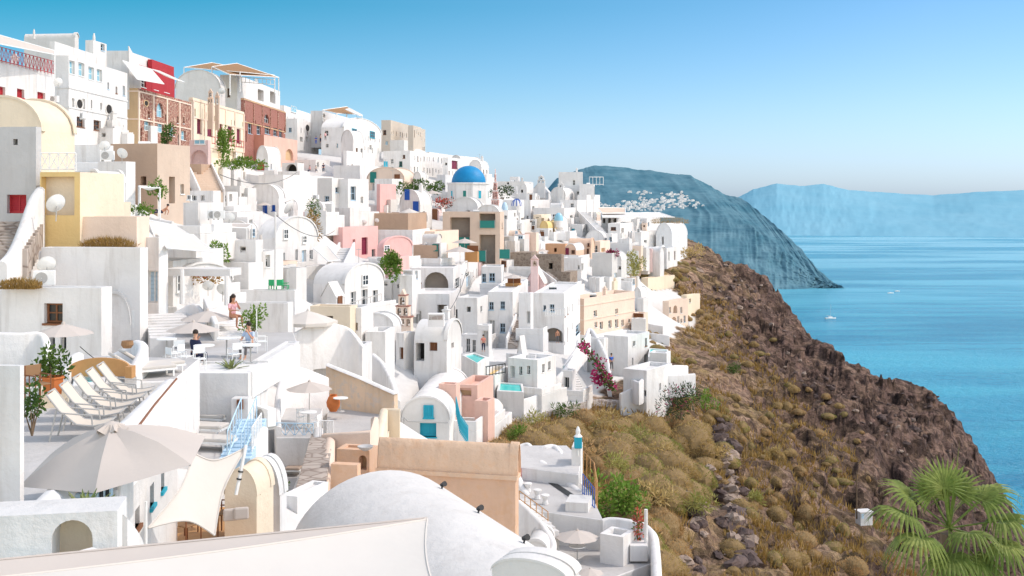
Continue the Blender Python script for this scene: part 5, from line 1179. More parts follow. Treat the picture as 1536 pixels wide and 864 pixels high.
for i, (px, py, l) in enumerate(((792,738,'white low stool at the head of the row along the wavy wall'),(806,748,'white low stool in the row along the wavy wall, after the first'),(818,756,'white low stool at the foot of the row along the wavy wall'))):
    e = empty('stool', at(px, py, dz(py, -18.38)), 0, l, 'stool', 'white stools'); mb = MB(); mb.lathe([(.2, 0), (.14, .25), (.25, .5), (.25, .56), (0, .58)], n=12); mb.build('seat', 'white', e)
# ---- satellite dishes, ac units
def dish():
    root = empty('satellite_dish', (0,0,0), 0, 'x', 'satellite dish'); mb = MB(); R_ = .45
    rot = Matrix.Rotation(R(-62), 3, 'X'); rows = [[rot@Vector((R_*t*math.cos(a), R_*t*math.sin(a), .16*t*t)) for a in [2*math.pi*k/24 for k in range(24)]] for t in (.01, .4, .75, 1)]
    rows += [[v+rot@Vector((0, 0, -.02)) for v in rows[-1]]]; mb.grid(rows, closed=True); mb.build('reflector', 'wmetal', root, smooth=60)
    mb = MB(); f = rot@Vector((0, -.1, .5)); mb.bar(rot@Vector((0, -.45, .16)), f, .012); mb.build('feed_arm', 'gmetal', root)
    mb = MB(); mb.bar(f, f+rot@Vector((0, 0.03, -.1)), .04); mb.build('receiver', 'gmetal', root)
    mb = MB(); mb.bar((0, .06, -.02), (0, .12, -.75), .025); mb.build('mast', 'gmetal', root); return root
SD = dish()
for px, py, w, D, rz, l in ((88,124,14,116,.8,'satellite dish on the grey shaded wall beside the red shuttered house'),(157,220,17,80,.5,'satellite dish above the air conditioner beside the tan house'),(182,231,17,79,-.2,'satellite dish leaning over the white block next to the tan house'),(86,307,30,55,.9,'big satellite dish in the yellow loggia'),(71,399,28,51,.6,'big satellite dish on the roof with the dry shrubs'),(312,430,17,64,.2,'white satellite dish beside the pergola slab'),(333,436,20,62,-.2,'second white satellite dish by the pergola post'),(546,334,9,166,.2,'small satellite dish above the pink house'),(565,331,7,166,-.3,'small satellite dish at the edge of the tan blank block'),(437,312,24,166,1.3,'wide grey satellite dish seen from behind beside the blue porch'),(333,137,10,206,.3,'satellite dish on the parapet beside the belfry ornament'),(344,328,18,96,.4,'grey satellite dish beside the big white retaining house')):
    place(SD, at(px, py, D), rz, l, None, w/F*D/.9)
def acunit():
    root = empty('air_conditioner', (0,0,0), 0, 'x', 'air conditioner'); mb = MB(); mb.box(-.42, 0, 0, .42, .32, .6); mb.build('casing', 'wmetal', root, bevel=.02)
    mb = MB(); mb.lathe([(.24, 0), (.24, .02), (.2, .02), (0.02, .01)], n=20); o = mb.build('fan_grille', 'gmetal', root, loc=(-.1, -.005, .3)); o.rotation_euler = (R(90), 0, 0)
    mb = MB(); mb.box(-.38, .02, -.1, -.3, .3, 0); mb.box(.3, .02, -.1, .38, .3, 0); mb.build('bracket', 'gmetal', root); return root
AU = acunit()
for px, py, D, rz, l in ((160,240,79,0,'air conditioner below the satellite dish beside the tan house'),(80,153,117,-.3,'air conditioner on the grey wall beside the red shuttered house'),(393,638,41,-.9,'air conditioner on the sunlit flank above the white railing'),(320,328,88,.2,'two tone air conditioner on the white block above the tan sail'),(328,328,87.6,.2,'air conditioner beside its twin above the tan sail'),(473,299,160,-.2,'air conditioner over the tiny vaulted hut'),(66,428,50,.3,'air conditioner under the big roof dish'),(536,337,166,0,'air conditioner beside the small dish on the pink house'),(570,393,144,0,'air conditioner on the pink garden hut wall'),(122,178,120,-.8,'air conditioner under the round window')):
    place(AU, at(px, py, D), rz, l, None, 1.1)
# ---- church dome, bell towers, cupolas
def church_dome():
    root = [o for o in COL.objects if o.get('category') == 'church hall'][0]
    c = at(703, 300, 214); bi = root.matrix_basis.inverted(); l = bi@c; pxm = 214/F
    r_ = 32*pxm; n = 8; zb = l.z-1.2; zt = l.z+(300-274)*pxm
    mb = MB(); P = [(l.x+r_*math.cos(2*math.pi*(k+.5)/n+.15), l.y+r_*math.sin(2*math.pi*(k+.5)/n+.15)) for k in range(n)]; mb.prism(P, zb-2, zt); P2 = [((x-l.x)*1.04+l.x, (y-l.y)*1.04+l.y) for x, y in P]; mb.prism(P2, zt-.35, zt); dr = mb.build('drum', 'white', root, bevel=.05)
    mb = MB(); ro = r_*.80; mb.lathe([(ro*math.cos(a)*1.0, ro*1.0*math.sin(a)) for a in [math.pi/2*i/14 for i in range(15)]], (l.x, l.y, zt-.02), 48); mb.build('dome', 'blue', root, smooth=180)
    for k in range(n):
        a = 2*math.pi*(k+1)/n+.15; rr = r_*math.cos(math.pi/n)+.03; cx, cy = l.x+rr*math.cos(a), l.y+rr*math.sin(a); t = Vector((-math.sin(a), math.cos(a), 0)); nn = Vector((math.cos(a), math.sin(a), 0))
        mb = MB(); q = Vector((cx, cy, (zb+zt)/2)); w_, h_ = .36, .75
        mb.add([q-t*w_+Vector((0,0,-h_)), q+t*w_+Vector((0,0,-h_)), q+t*w_+Vector((0,0,h_)), q-t*w_+Vector((0,0,h_))], [(0,1,2,3)]); fr = mb.build('window', 'greenp' if k % 2 else 'teal', dr)
        mb = MB()
        for s_ in (-1, 1): mb.bar(q+t*w_*s_+Vector((0,0,-h_)), q+t*w_*s_+Vector((0,0,h_)), .06)
        mb.bar(q+t*-w_+Vector((0,0,h_)), q+t*w_+Vector((0,0,h_)), .06); mb.build('frame', 'white', fr)
    root['label'] = 'white church with a large bright blue dome on an eight sided drum'; root['category'] = 'church'; root.name = 'domed_church'
church_dome()
def cupola(px, yb, yt, w, D, label, mat, ribs=None, tw=None):
    c = at(px, yb, D); m_ = D/F; root = empty('cupola', c, 0, label, 'cupola'); r_ = w*m_/2; hh = (yb-yt)*m_
    mb = MB(); mb.lathe([(r_*math.cos(a), hh*math.sin(a)) for a in [math.pi/2*i/10 for i in range(11)]], n=24); mb.build('dome', mat, root, smooth=180)
    mb = MB(); mb.lathe([(r_*1.05, -tw*m_), (r_*1.05, 0), (0, 0)], n=16); mb.build('drum', 'white', root)
    if ribs:
        mb = MB()
        for k in range(8):
            a = 2*math.pi*k/8; pts = [Vector((r_*1.02*math.cos(t)*math.cos(a), r_*1.02*math.cos(t)*math.sin(a), hh*1.03*math.sin(t))) for t in [math.pi/2*i/6 for i in range(7)]]
            for p, q in zip(pts, pts[1:]): mb.bar(p, q, .1)
        mb.build('rib', ribs, root)
cupola(775, 309, 299, 15, 232, 'white cupola with dark blue ribs on a slim bell tower', 'white', 'blue2', 14)
cupola(757, 316, 303, 10, 225, 'pale turquoise dome behind the pink belfry', 'lblue', None, 30)
cupola(838, 331, 319, 14, 244, 'small pale green dome near the skyline churches', 'bglass', None, 10)
cupola(812, 300, 294, 10, 300, 'tiny pale dome on the skyline church', 'white2', None, 6) if False else None
def belltower(px, yb, yt, w, D, label, col, tiers, trim=None, rz=-.2):
    m_ = D/F; c = at(px, yb, D); root = empty('bell_tower', c, rz, label, 'bell tower'); W_ = w*m_/2; Ht = (yb-yt)*m_; th = Ht/(tiers+.6)
    mb = MB(); mb.box(-W_, -W_*.5, -4, W_, W_*.5, 0); mb.build('base', col, root)
    for i in range(tiers):
        ww = W_*(1-.28*i); z = i*th; k = max(1, tiers-i); op = []
        for j in range(k):
            x0 = 2*ww*(j+.5)/k; hw = ww/k*.62; op.append((x0-hw, z+th*.08, x0+hw, z+th*.78, True, ww*.9*.5))
        mb = MB(); P = lambda s, zz, ww=ww: Vector((s-ww, -W_*.45, zz)); facade(mb, 2*ww, z, z+th, P, Vector((0, 1, 0)), op)
        P2 = lambda s, zz, ww=ww: Vector((s-ww, W_*.45, zz)); facade(mb, 2*ww, z, z+th, P2, Vector((0, -1, 0)), op)
        mb.quad((ww, -W_*.45, z), (ww, W_*.45, z), (ww, W_*.45, z+th), (ww, -W_*.45, z+th)); mb.quad((-ww, -W_*.45, z), (-ww, W_*.45, z), (-ww, W_*.45, z+th), (-ww, -W_*.45, z+th))
        t_ = mb.build('tier', col, root)
        mb = MB(); mb.box(-ww*1.08, -W_*.55, z+th*.9, ww*1.08, W_*.55, z+th*1.0); mb.build('cornice', trim or col, t_)
        for j in range(k):
            x0 = -ww+2*ww*(j+.5)/k; mb = MB(); s_ = ww/k*.4; mb.lathe([(s_, 0), (s_*.7, s_*.5), (s_*.45, s_*1.1), (0, s_*1.2)], (x0, 0, z+th*.3), 12); mb.bar((x0, 0, z+th*.3+s_), (x0, 0, z+th*.85), .03); mb.build('bell', 'bark', root)
    z = tiers*th; ww = W_*(1-.28*tiers)+.1; mb = MB(); mb.add([(-ww, -W_*.4, z), (ww, -W_*.4, z), (0, -W_*.4, z+th*.5), (-ww, W_*.4, z), (ww, W_*.4, z), (0, W_*.4, z+th*.5)], [(0,1,2),(3,5,4),(0,2,5,3),(1,4,5,2)]); mb.build('gable', col, root)
belltower(605, 490, 432, 27, 108, 'tiered white and brown belfry with many bells on the terrace', 'peach2', 3, 'brick2')
M['pinkbrick'] = stonemat('pink_brick', (.55,.26,.22), (.62,.34,.30), (.75,.6,.55), 2.2)
belltower(743, 312, 252, 11, 205, 'tall slender pink brick belfry beside the blue dome', 'pinkbrick', 4, 'white')
belltower(802, 400, 381, 11, 167.5, 'slender pink belfry on top of the pink chapel', 'pink2', 1, 'salmon2')
belltower(812, 275, 262, 11, 299, 'open white belfry on the skyline church', 'white2', 2, 'grey')
belltower(841, 282, 272, 8, 284, 'small white belfry on the vaulted chapel', 'white2', 1, 'white')
belltower(775, 350, 309, 16, 231, 'white belfry with arched opening under the ribbed cupola', 'white2', 2, 'white')
belltower(316, 156, 132, 8, 175, 'ornate cream belfry on the parapet of the cream mansion', 'tan2', 2, 'peach')
belltower(326, 158, 136, 6, 176, 'thinner ornate cream belfry beside its twin on the mansion parapet', 'tan2', 1, 'peach')
for px, yb, yt, w, D, l in ((141,62,50,5,145,'white cone chimney on the skyline beside the belfry block'),(51,52,44,4,148,'small white cone chimney on the grey vaulted rooftop'),(753,287,279,2.5,298,'thin chimney pipe on the skyline, first of the row'),(764,286,278,3,298,'thin chimney pipe on the skyline, second of the row'),(775,288,279,3,298,'dark stubby chimney pipe on the skyline')):
    c = at(px, yb, D); e = empty('chimney', c, 0, l, 'chimney'); mb = MB(); h_ = (yb-yt)*D/F; mb.lathe([(w*D/F/2, -.6), (w*D/F/2*.8, h_*.5), (w*D/F/2*.45, h_), (0, h_)], n=12); mb.build('stack', 'white', e)
# ---- railings, poles, posts
def railing(label, pts, h=1.0, mat='wmetal', n=10, cross=False, name='railing'):
    P = [at(*p) for p in pts]; root = empty(name, P[0], 0, label, 'railing'); mb = MB(); t = .018+.012*P[0].y/60
    for A, B_ in zip(P, P[1:]):
        A = A-P[0]; B_ = B_-P[0]; up = Vector((0, 0, h)); mb.bar(A+up, B_+up, t, n=4); mb.bar(A+up*.12, B_+up*.12, t, n=4)
        for k in range(n+1):
            q = A.lerp(B_, k/n); mb.bar(q, q+up, t*.8, n=4)
            if cross and k < n:
                q2 = A.lerp(B_, (k+1)/n); mb.bar(q+up*.12, q2+up, t*.7, n=4); mb.bar(q2+up*.12, q+up, t*.7, n=4)
    mb.build('rails', mat, root); return root
railing('white criss cross balcony railing beside the yellow loggia', [(61,257,57),(114,257,57)], .95, 'wmetal', 4, True)
railing('pale blue criss cross railing of the parasol balcony', [(414,656,57.2),(470,657,57.2)], .75, 'lblue', 4, True)
railing('red balcony railing under the maroon windows', [(318,216,181),(366,222,200)], 1.2, 'redp', 12)
railing('red patterned railing of the roof terrace', [(-10,91,106),(82,113,119.5)], 1.5, 'redp', 16, True)
railing('pale blue stair railing of the blue staircase', [(341,690,34.6),(362,636,38)], .9, 'lblue', 5)
railing('second pale blue stair railing against the white block', [(362,692,34.6),(385,634,38)], .9, 'lblue', 5)
railing('white railing below the air conditioner', [(378,678,35.5),(392,655,37.4)], .8, 'wmetal', 6)
railing('turquoise ornamental stair railing beside the salmon house', [(684,622,86),(690,650,82),(702,668,80)], 1.4, 'teal', 8, True)
railing('white garden gate with small red flower at the head of the worn stairs', [(480,664,55),(500,664,55)], 1.1, 'wmetal', 8)
railing('blue railing along the lower terrace above the green bush', [(874,742,68),(892,766,65)], 1.3, 'blue2', 6)
railing('tall timber fence frame beside the white gate pillar', [(875,720,71),(891,740,68),(896,772,65)], 1.9, 'pinewood', 3)
railing('thin black railing on the ochre roof of the pool house', [(720,566,103),(758,560,103)], .9, 'black', 8)
railing('roof railing of the white upper storey', [(884,278,292),(905,278,292)], 2.2, 'wmetal', 4)
railing('pale balcony railing of the balcony house', [(818,475,137),(848,474,134)], .9, 'wmetal', 8)
railing('white terrace railing of the canopy restaurant roof', [(362,124,236),(412,128,238)], 1.2, 'wmetal', 8)
railing('dark steel railing of the three door house', [(525,468,112),(572,452,124)], .9, 'gmetal', 8)
railing('wooden handrail beside the apricot vault', [(779,750,60),(822,782,58)], .5, 'pinewood', 5)
def poles(px, yb, yt, D, label, mat='wmetal', r=.06, top=None):
    c = at(px, yb, D); e = empty('pole', c, 0, label, 'pole'); mb = MB(); h_ = (yb-yt)*D/F; mb.bar((0, 0, -.5), (0, 0, h_), r, r*.8, 8); mb.build('shaft', mat, e)
    if top: mb = MB(); mb.lathe([(r*2.2, h_), (r*2.6, h_+.25), (r*1.2, h_+.5), (0, h_+.55)], n=10); mb.build('finial', top, e)
poles(413, 420, 318, 86, 'tall white weathered mast rising behind the green chairs', 'white2', .09)
poles(867, 672, 652, 72, 'white finial post above the blue lantern', 'wmetal', .06, 'wmetal')
poles(969, 830, 764, 61, 'white tapering post on the lower terrace corner', 'white', .12)
poles(1285, 770, 708, 100, 'thin dark utility pole on the dry slope beside the white shed', 'bark', .07)
poles(1093, 590, 545, 165, 'thin grey utility pole above the dry bushes', 'bark', .08)
poles(219, 812, 752, 24, 'white post holding the corner of the shade sail', 'wmetal', .035)
poles(273, 442, 404, 59, 'cream pergola post with rounded copper base', 'white', .14)
poles(340, 444, 414, 59, 'second cream pergola post beside the satellite dishes', 'white', .14)
poles(385, 540, 463, 50, 'tilted white flag mast above the man in the pale shirt', 'wmetal', .03)
poles(685, 510, 464, 118, 'dark thin chimney pipe beside the stone skylight', 'black', .12)
poles(391, 400, 352, 116, 'folded cream umbrella standing by the grey pillar wall', 'clothw', .22)
def bigpole():
    a, b_ = at(369, 668, 27.4), at(354, 742, 27.2); e = empty('pole', b_, 0, 'slanting white pole tensioning the corner of the shade sail', 'pole'); mb = MB(); mb.bar((0,0,0), a-b_, .045); mb.build('shaft', 'wmetal', e)
    mb = MB(); d = (a-b_); mb.bar(d*.3, d*.33, .07); mb.bar(d*.45, d*.48, .07); mb.build('clamp', 'black', e)
bigpole()
e = empty('lantern', at(867,672,72), 0, 'bright blue lantern box on the white gate pillar', 'lantern'); mb = MB(); mb.box(-.25,-.25,0,.25,.25,.75); mb.build('box', 'teal', e, bevel=.05); mb = MB(); mb.lathe([(.3,.75),(.1,.95),(0,1.0)], n=8); mb.build('cap', 'wmetal', e)
# curved timber pool bench, rubble panel
def bench():
    c = at(148, 566, 32.2); root = empty('bench', c, 0, 'curved orange timber bench backing the small turquoise pool', 'bench'); mb = MB(); rows = []
    for k in range(21):
        a = math.pi*(k/20); x = -.88*math.cos(a)*1.0; h_ = .28+.26*math.sin(a); y = .2*math.sin(a); rows.append([(x, y, 0), (x, y, h_), (x, y+.1, h_), (x, y+.1, 0)])
    mb.grid(rows); mb.build('backrest', 'pinewood', root)
    mb = MB(); mb.box(.86, -.25, 0, 1.05, .1, .34); mb.build('side', 'pinewood', root)
bench()
for px, py, w, h_, D, l in ((655,478,24,9,95,'rectangular rubble stone skylight on the vaulted house roof'),):
    c = at(px, py, D+1); e = empty('skylight', c, 0, l, 'skylight'); mb = MB(); mb.box(-w/2*D/F,-1,-.6,w/2*D/F,0,h_*D/F); mb.build('frame','white',e); mb = MB(); mb.box(-w/2*D/F+.1,-1.03,.02,w/2*D/F-.1,-.99,h_*D/F-.1); mb.build('panel','rubble',e)
# niche details: bell in the peach box, stone bowl
e = empty('stone_bowl', at(548,676,46.5), 0, 'grey stone bowl resting on the peach niche box', 'bowl'); mb = MB(); mb.lathe([(.1,0),(.28,.1),(.34,.2),(.28,.2),(.05,.1)], n=16); mb.build('bowl','grey',e)
# logs and wooden bar
for px, yb, D, l in ((770,437,147,'wooden bar counter under the cream parasol by the pink chapel'),(708,388,168,'wooden door panels under the cream parasols')):
    c = at(px,yb,D); e = empty('bar_counter', c, -.3, l, 'bar'); mb = MB(); mb.box(-1,-.4,-.5,1,.4,1.1); mb.build('counter','pinewood',e); mb = MB(); mb.box(-.9,.3,1.1,.9,.4,2.0); mb.build('back_panel','wood',e)
for px,py,wpx,hpx,D,l in ((690,378,29,22,186.2,'dark green mesh screen across the wide bay of the frame house'),(731,342,23,11,184.6,'low dark green mesh screen in the upper storey of the frame house'),(722,392,14,16,184.6,'narrow dark green mesh screen at the foot of the frame house'),(757,388,16,14,180,'dark green mesh screen beside the coral awning')):
    c = at(px,py,D-.6); m_ = D/F; e = empty('mesh_screen', c, R(-8), l, 'screen'); W_ = wpx*m_/2; mb = MB(); mb.box(-W_,-.02,0,W_,.02,hpx*m_); mb.build('netting','greenp',e)
    for x_ in (-W_, W_): mb = MB(); mb.bar((x_,0,-.3),(x_,0,hpx*m_+.15),.05); mb.build('post','gmetal',e)

def antenna():
    root = empty('antenna', (0,0,0), 0, 'x', 'antenna'); mb = MB(); mb.bar((0,0,-.3),(0,0,1.9),.03); mb.build('mast','gmetal',root); mb = MB(); mb.bar((-.5,0,1.8),(.5,0,1.8),.02)
    for k in range(5): mb.bar((-.45+.22*k,-.3,1.8),(-.45+.22*k,.3,1.8),.014)
    mb.build('aerial','gmetal',root); return root
AN = antenna()
def tank():
    root = empty('water_heater', (0,0,0), 0, 'x', 'water heater'); mb = MB(); mb.bar((-.6,0,.75),(.6,0,.75),.24,n=12); mb.build('tank','wmetal',root); mb = MB(); mb.plank((0,-.9,.05),(0,-.05,.6),(0,-.4,1),1.3,.05); mb.build('solar_panel','glass',root); mb = MB()
    for x in (-.5,.5): mb.bar((x,0,0),(x,0,.6),.03)
    mb.build('bracket','gmetal',root); return root
WT = tank()
random.seed(5); _roofs = [o for o in COL.objects if o.get('category') == 'house' and '_dims' in o and o.location.y > 85 and o['_dims'][0] > 3 and o['_dims'][1] > 3]
for o in _roofs:
    w_, d_, h_ = o['_dims']; f = random.random()
    if f > .42: continue
    p = o.matrix_basis@Vector((-w_*random.uniform(.3,.7), d_*random.uniform(.3,.6), h_-.45 if f > .2 else h_-.3)); nm = ' '.join(o['label'].split()[:8])
    if f < .2: place(AN, p, random.uniform(0,3), 'thin television antenna on the roof of the '+nm, None)
    elif f < .42: place(WT, p, random.uniform(-.3,1.2), 'solar water heater on the roof of the '+nm, None, .8)
# ================================================================= vegetation
def rvec(): 
    while True:
        v = Vector((random.uniform(-1,1), random.uniform(-1,1), random.uniform(-1,1)))
        if .1 < v.length < 1: return v
def blade(mb, p, d, L, w, mi=0):
    s_ = d.cross(rvec()).normalized()*w/2; mb.add([p-s_, p+s_, p+d*L], [(0, 1, 2)], mi)
def shrub_mesh(name, mats, n=1100, seed=0):
    """one cushion: lumpy furry dome made of overlapping rounded heads with short twigs"""
    mb = MB(); lob = [(Vector((0, 0, .12)), .80)]+[(Vector((math.cos(a)*random.uniform(.4, .62), math.sin(a)*random.uniform(.4, .62), random.uniform(-.05, .12))), random.uniform(.36, .52)) for a in [i*1.6+random.random() for i in range(4)]]
    for c, r_ in lob:
        nn = 14; rows = []
        for t in range(8):
            e = -.5+t*(1.57+.5)/7; rows.append([(c.x+r_*.93*math.cos(e)*math.cos(6.283*k/nn)*(1+random.uniform(-.07, .07)), c.y+r_*.93*math.cos(e)*math.sin(6.283*k/nn)*(1+random.uniform(-.07, .07)), c.z+r_*.88*math.sin(e)*(1+random.uniform(-.06, .06))) for k in range(nn)])
        mb.grid(rows, 1, True)
    for i in range(n*3):
        c, r_ = random.choice(lob); d = rvec().normalized(); d.z = abs(d.z)*1.0-.12; d.normalize(); p = c+Vector((d.x*r_, d.y*r_, d.z*r_*.95))*.93; blade(mb, p, (d+rvec()*.5+Vector((0, 0, .2))).normalized(), random.uniform(.06, .15), random.uniform(.02, .04))
    return mb.build(name, mats)
PROTO_S = {}
for k, mt in (('olive', 'olive'), ('brown', 'brownscrub'), ('green', 'greenscrub')):
    PROTO_S[k] = [shrub_mesh('shrub', [mt, 'scrubcore']) for _ in range(3)]
NS = {}
LABS = {'olive': 'olive', 'brown': 'russet brown', 'green': 'greenish'}
def shrub(px, py, r_, kind, where, grp):
    h = hit(px, py)
    if h is None or h.y > 330: return
    i = random.randrange(3); key = (kind, i); p = PROTO_S[kind][i]
    o = p if key not in NS else p.copy()
    if key in NS: COL.objects.link(o)
    NS[key] = 1; o.location = (h.x, h.y, h.z-.12*r_); o.rotation_euler[2] = random.uniform(0, 6.28); o.scale = (r_*random.uniform(.85, 1.2), r_*random.uniform(.85, 1.2), r_*random.uniform(.9, 1.25))
    o.scale = (o.scale[0]*random.uniform(.65, 1.15), o.scale[1]*random.uniform(.65, 1.15), o.scale[2]*random.uniform(.6, 1.05)); tag(o, f'rounded {LABS[kind]} scrub cushion {where}', 'shrub', f'{LABS[kind]} {grp}')
def inpoly(x, y, P):
    c = False
    for i in range(len(P)):
        (x1, y1), (x2, y2) = P[i-1], P[i]
        if (y1 > y) != (y2 > y) and x < (x2-x1)*(y-y1)/(y2-y1)+x1: c = not c
    return c
def scatter(P, n, rr, kinds, where, grp, mind=0):
    xs = [p[0] for p in P]; ys = [p[1] for p in P]; k = 0; pts = []; tries = 0
    while k < n and tries < n*40:
        tries += 1; x, y = random.uniform(min(xs), max(xs)), random.uniform(min(ys), max(ys))
        if not inpoly(x, y, P) or any((x-a)**2+((y-b_)*1.5)**2 < mind*mind for a, b_ in pts): continue
        pts.append((x, y)); shrub(x, y, random.uniform(*rr), random.choice(kinds), where, grp); k += 1
scatter([(745,690),(772,662),(815,642),(900,632),(985,632),(1040,642),(1062,690),(1050,740),(1000,760),(960,730),(900,690),(850,660)], 78, (1.6, 2.7), ['olive','brown','green','brown','green','olive'], 'on the thick scrub bank below the path', 'scrub below the path', 26)
scatter([(870,660),(960,700),(1010,760),(1015,864),(940,864),(925,790),(905,720),(860,690)], 52, (1.2, 2.0), ['brown','olive','brown','green'], 'on the steep bank beside the lower terrace', 'scrub beside the lower terrace', 23)
scatter([(960,520),(1040,560),(1110,600),(1180,640),(1270,720),(1290,864),(1080,864),(1075,720),(1060,640),(1000,600)], 62, (.5, 1.2), ['olive','green','brown'], 'dotting the open dry slope', 'scrub on the open slope', 14)
scatter([(1000,440),(1090,440),(1180,520),(1290,640),(1330,740),(1250,700),(1150,610),(1040,520)], 44, (.5, 1.1), ['olive','green','brown','olive'], 'on the rocky upper slope', 'scrub on the rocky upper slope', 12)
scatter([(925,398),(960,388),(1040,392),(1046,420),(1010,430),(960,420)], 22, (.8, 1.5), ['green','olive'], 'beneath the last white houses', 'scrub beneath the last houses', 9)
scatter([(958,500),(985,500),(1010,530),(1040,545),(1020,580),(985,530)], 20, (.7, 1.3), ['green','olive'], 'under the pale pink cliff house', 'scrub under the pink cliff house', 9)
scatter([(1020,455),(1060,450),(1070,520),(1035,520)], 14, (.7, 1.3), ['olive','brown'], 'behind the pale pink cliff house', 'scrub behind the pink cliff house', 9)
# boulders
def boulder(seed):
    rnd = np.random.default_rng(seed); mb = MB(); rows = []
    for i in range(7):
        a = -math.pi/2+math.pi*i/6; rows.append([(math.cos(a)*math.cos(2*math.pi*k/9)*(1+rnd.uniform(-.28,.28)), math.cos(a)*math.sin(2*math.pi*k/9)*(.8+rnd.uniform(-.25,.25)), math.sin(a)*(.7+rnd.uniform(-.2,.2))) for k in range(9)])
    mb.grid(rows, closed=True); return mb
M['lavarock'] = plaster('lava_rock', (.13, .09, .078), .3, .3, bs=.6, patch=(.07, .05, .048)); M['palerock'] = plaster('pale_rock', (.33, .25, .20), .2, .3, bs=.6)
BO = [boulder(i).build('boulder', ['lavarock','lavarock','palerock'][i % 3]) for i in range(6)]; NB = set()
def put_boulder(px, py, r_, where, grp):
    h = hit(px, py)
    if h is None: return
    i = random.randrange(6); o = BO[i] if i not in NB else BO[i].copy()
    if i in NB: COL.objects.link(o)
    NB.add(i); o.location = (h.x, h.y, h.z+.1*r_); o.rotation_euler = (random.uniform(-.4,.4), random.uniform(-.4,.4), random.uniform(0,6)); o.scale = (r_, r_*random.uniform(.6,1.1), r_*random.uniform(.5,.9))
    col = 'pale' if i % 3 == 2 else 'dark'; tag(o, f'rough {col} volcanic boulder {where}', 'boulder', f'{col} {grp}')
for P, n, rr, wh, g in (([(1100,420),(1180,450),(1260,570),(1430,605),(1470,730),(1380,700),(1250,640),(1150,560)], 90, (.3, 1.0), 'on the dark lava spur above the sea', 'boulders on the lava spur'), ([(1000,360),(1060,370),(1150,430),(1130,480),(1040,430)], 40, (.4, 1.2), 'on the crest beside the last houses', 'boulders on the crest'), ([(960,690),(1080,650),(1120,760),(1120,864),(1010,864)], 45, (.25, .8), 'in the rocky gully beside the scrub bank', 'boulders in the gully')):
    xs = [p[0] for p in P]; ys = [p[1] for p in P]; k = 0
    while k < n:
        x, y = random.uniform(min(xs), max(xs)), random.uniform(min(ys), max(ys))
        if inpoly(x, y, P): put_boulder(x, y, random.choice((1, .6, .45))*random.uniform(*rr), wh, g); k += 1
random.seed(77)
for i in range(70):
    t = i/70; x = 1078+38*t+random.gauss(0,9); y = 640+215*t+random.gauss(0,6); put_boulder(x, y, random.uniform(.4,1.25), 'in the dark rock rib running down the slope', 'boulders in the dark rib')
for i in range(26):
    t = i/26; put_boulder(992+60*t+random.gauss(0,8), 700+100*t+random.gauss(0,8), random.uniform(.3,.9), 'between the scrub cushions of the bank', 'boulders in the scrub bank')
# dry grass over the open slope: one mass
def dry_grass():
    g_ = np.random.default_rng(9); n = 26000; px = g_.uniform(740, 1440, n); D = np.exp(g_.uniform(math.log(56), math.log(235), n)); X = (px-CX)/F*D; Z, vm = ground(X, D); cl = fbm(X*.22, D*.16, 301, 3); xb = np.interp(D, VB[:, 0], VB[:, 1]); ok = (X > xb+1.2) & (cl > .47) & (lavaf(X, D) < .75)
    mb = MB()
    for x, y, z in zip(X[ok], D[ok], Z[ok]):
        h_ = random.uniform(.2, .55)*(1+y/220)
        for k in range(3): a = random.uniform(0, 6.28); w_ = .035+.0004*y; dx, dy = math.cos(a)*w_, math.sin(a)*w_; lx, ly = random.gauss(0, .16), random.gauss(0, .16); mb.add([(x+lx-dx, y+ly-dy, z-.05), (x+lx+dx, y+ly+dy, z-.05), (x+lx*2.2, y+ly*2.2, z+h_)], [(0, 1, 2)])
    tag(mb.build('dry_grass', 'dry'), 'thin dry golden grass growing over the open slope', 'grass', None, 'stuff')
dry_grass()
# leafy bushes
def leafy(label, p, size, mat, n=500, L=.16, w=.09, stem=True, name='bush', cat='bush', flowers=None, squash=1.0, hang=0):
    root = empty(name, p, 0, label, cat); mb = MB(); lob = [Vector((random.gauss(0,.42), random.gauss(0,.42), random.uniform(.25, 1.0))) for _ in range(9)]; fl = MB()
    for i in range(n):
        c = random.choice(lob); d = rvec(); q = c+d*.34; q = Vector((q.x*size[0], q.y*size[1], max(.02, q.z*size[2])))
        dd = (d.normalized()+Vector((0,0,.3-hang))).normalized(); s_ = dd.cross(rvec()).normalized()*w*random.uniform(.6,1.2)/2; l_ = L*random.uniform(.6,1.3); m_ = q+dd*l_*.5
        tgt = fl if (flowers and random.random() < flowers[1]) else mb
        tgt.add([q, m_+s_, q+dd*l_, m_-s_], [(0,1,2,3)])
    mb.build('foliage', mat, root)
    if fl.v: fl.build('blossom', flowers[0], root)
    if stem:
        sb = MB()
        for c in lob[:5]: sb.bar((0,0,-.2), (c.x*size[0]*.8, c.y*size[1]*.8, c.z*size[2]*.8), .03*size[2], .008, 5)
        sb.build('stem', 'bark', root)
    return root
leafy('bright green leafy bush below the wavy white wall', at(925,772,69)+Vector((0,0,-.4)), (1.7,1.3,2.6), 'leafg', 900, .34, .16)
leafy('second bright green shoot bush beside the scrub bank', at(952,775,68)+Vector((0,0,-.2)), (.9,.8,1.5), 'leafg', 380, .3, .14)
leafy('dark oleander bush with pink flowers beside the white terrace wall', at(1020,618,110)+Vector((0,0,-.5)), (2.2,1.8,3.1), 'leafd', 1300, .34, .10, flowers=('magenta', .06))
leafy('vivid green bush next to the oleander', at(1056,616,113), (1.1,1,1.9), 'leafg', 420, .3, .14)
leafy('tall green bush beside the sloping beige sails', at(324,402,80), (.6,.6,1.7), 'leafg', 700, .26, .14, name='tree', cat='tree')
leafy('green bush with vine leaves against the pink garden hut', at(588,420,136), (1.3,1,3.0), 'leafg', 1500, .36, .2, stem=False)
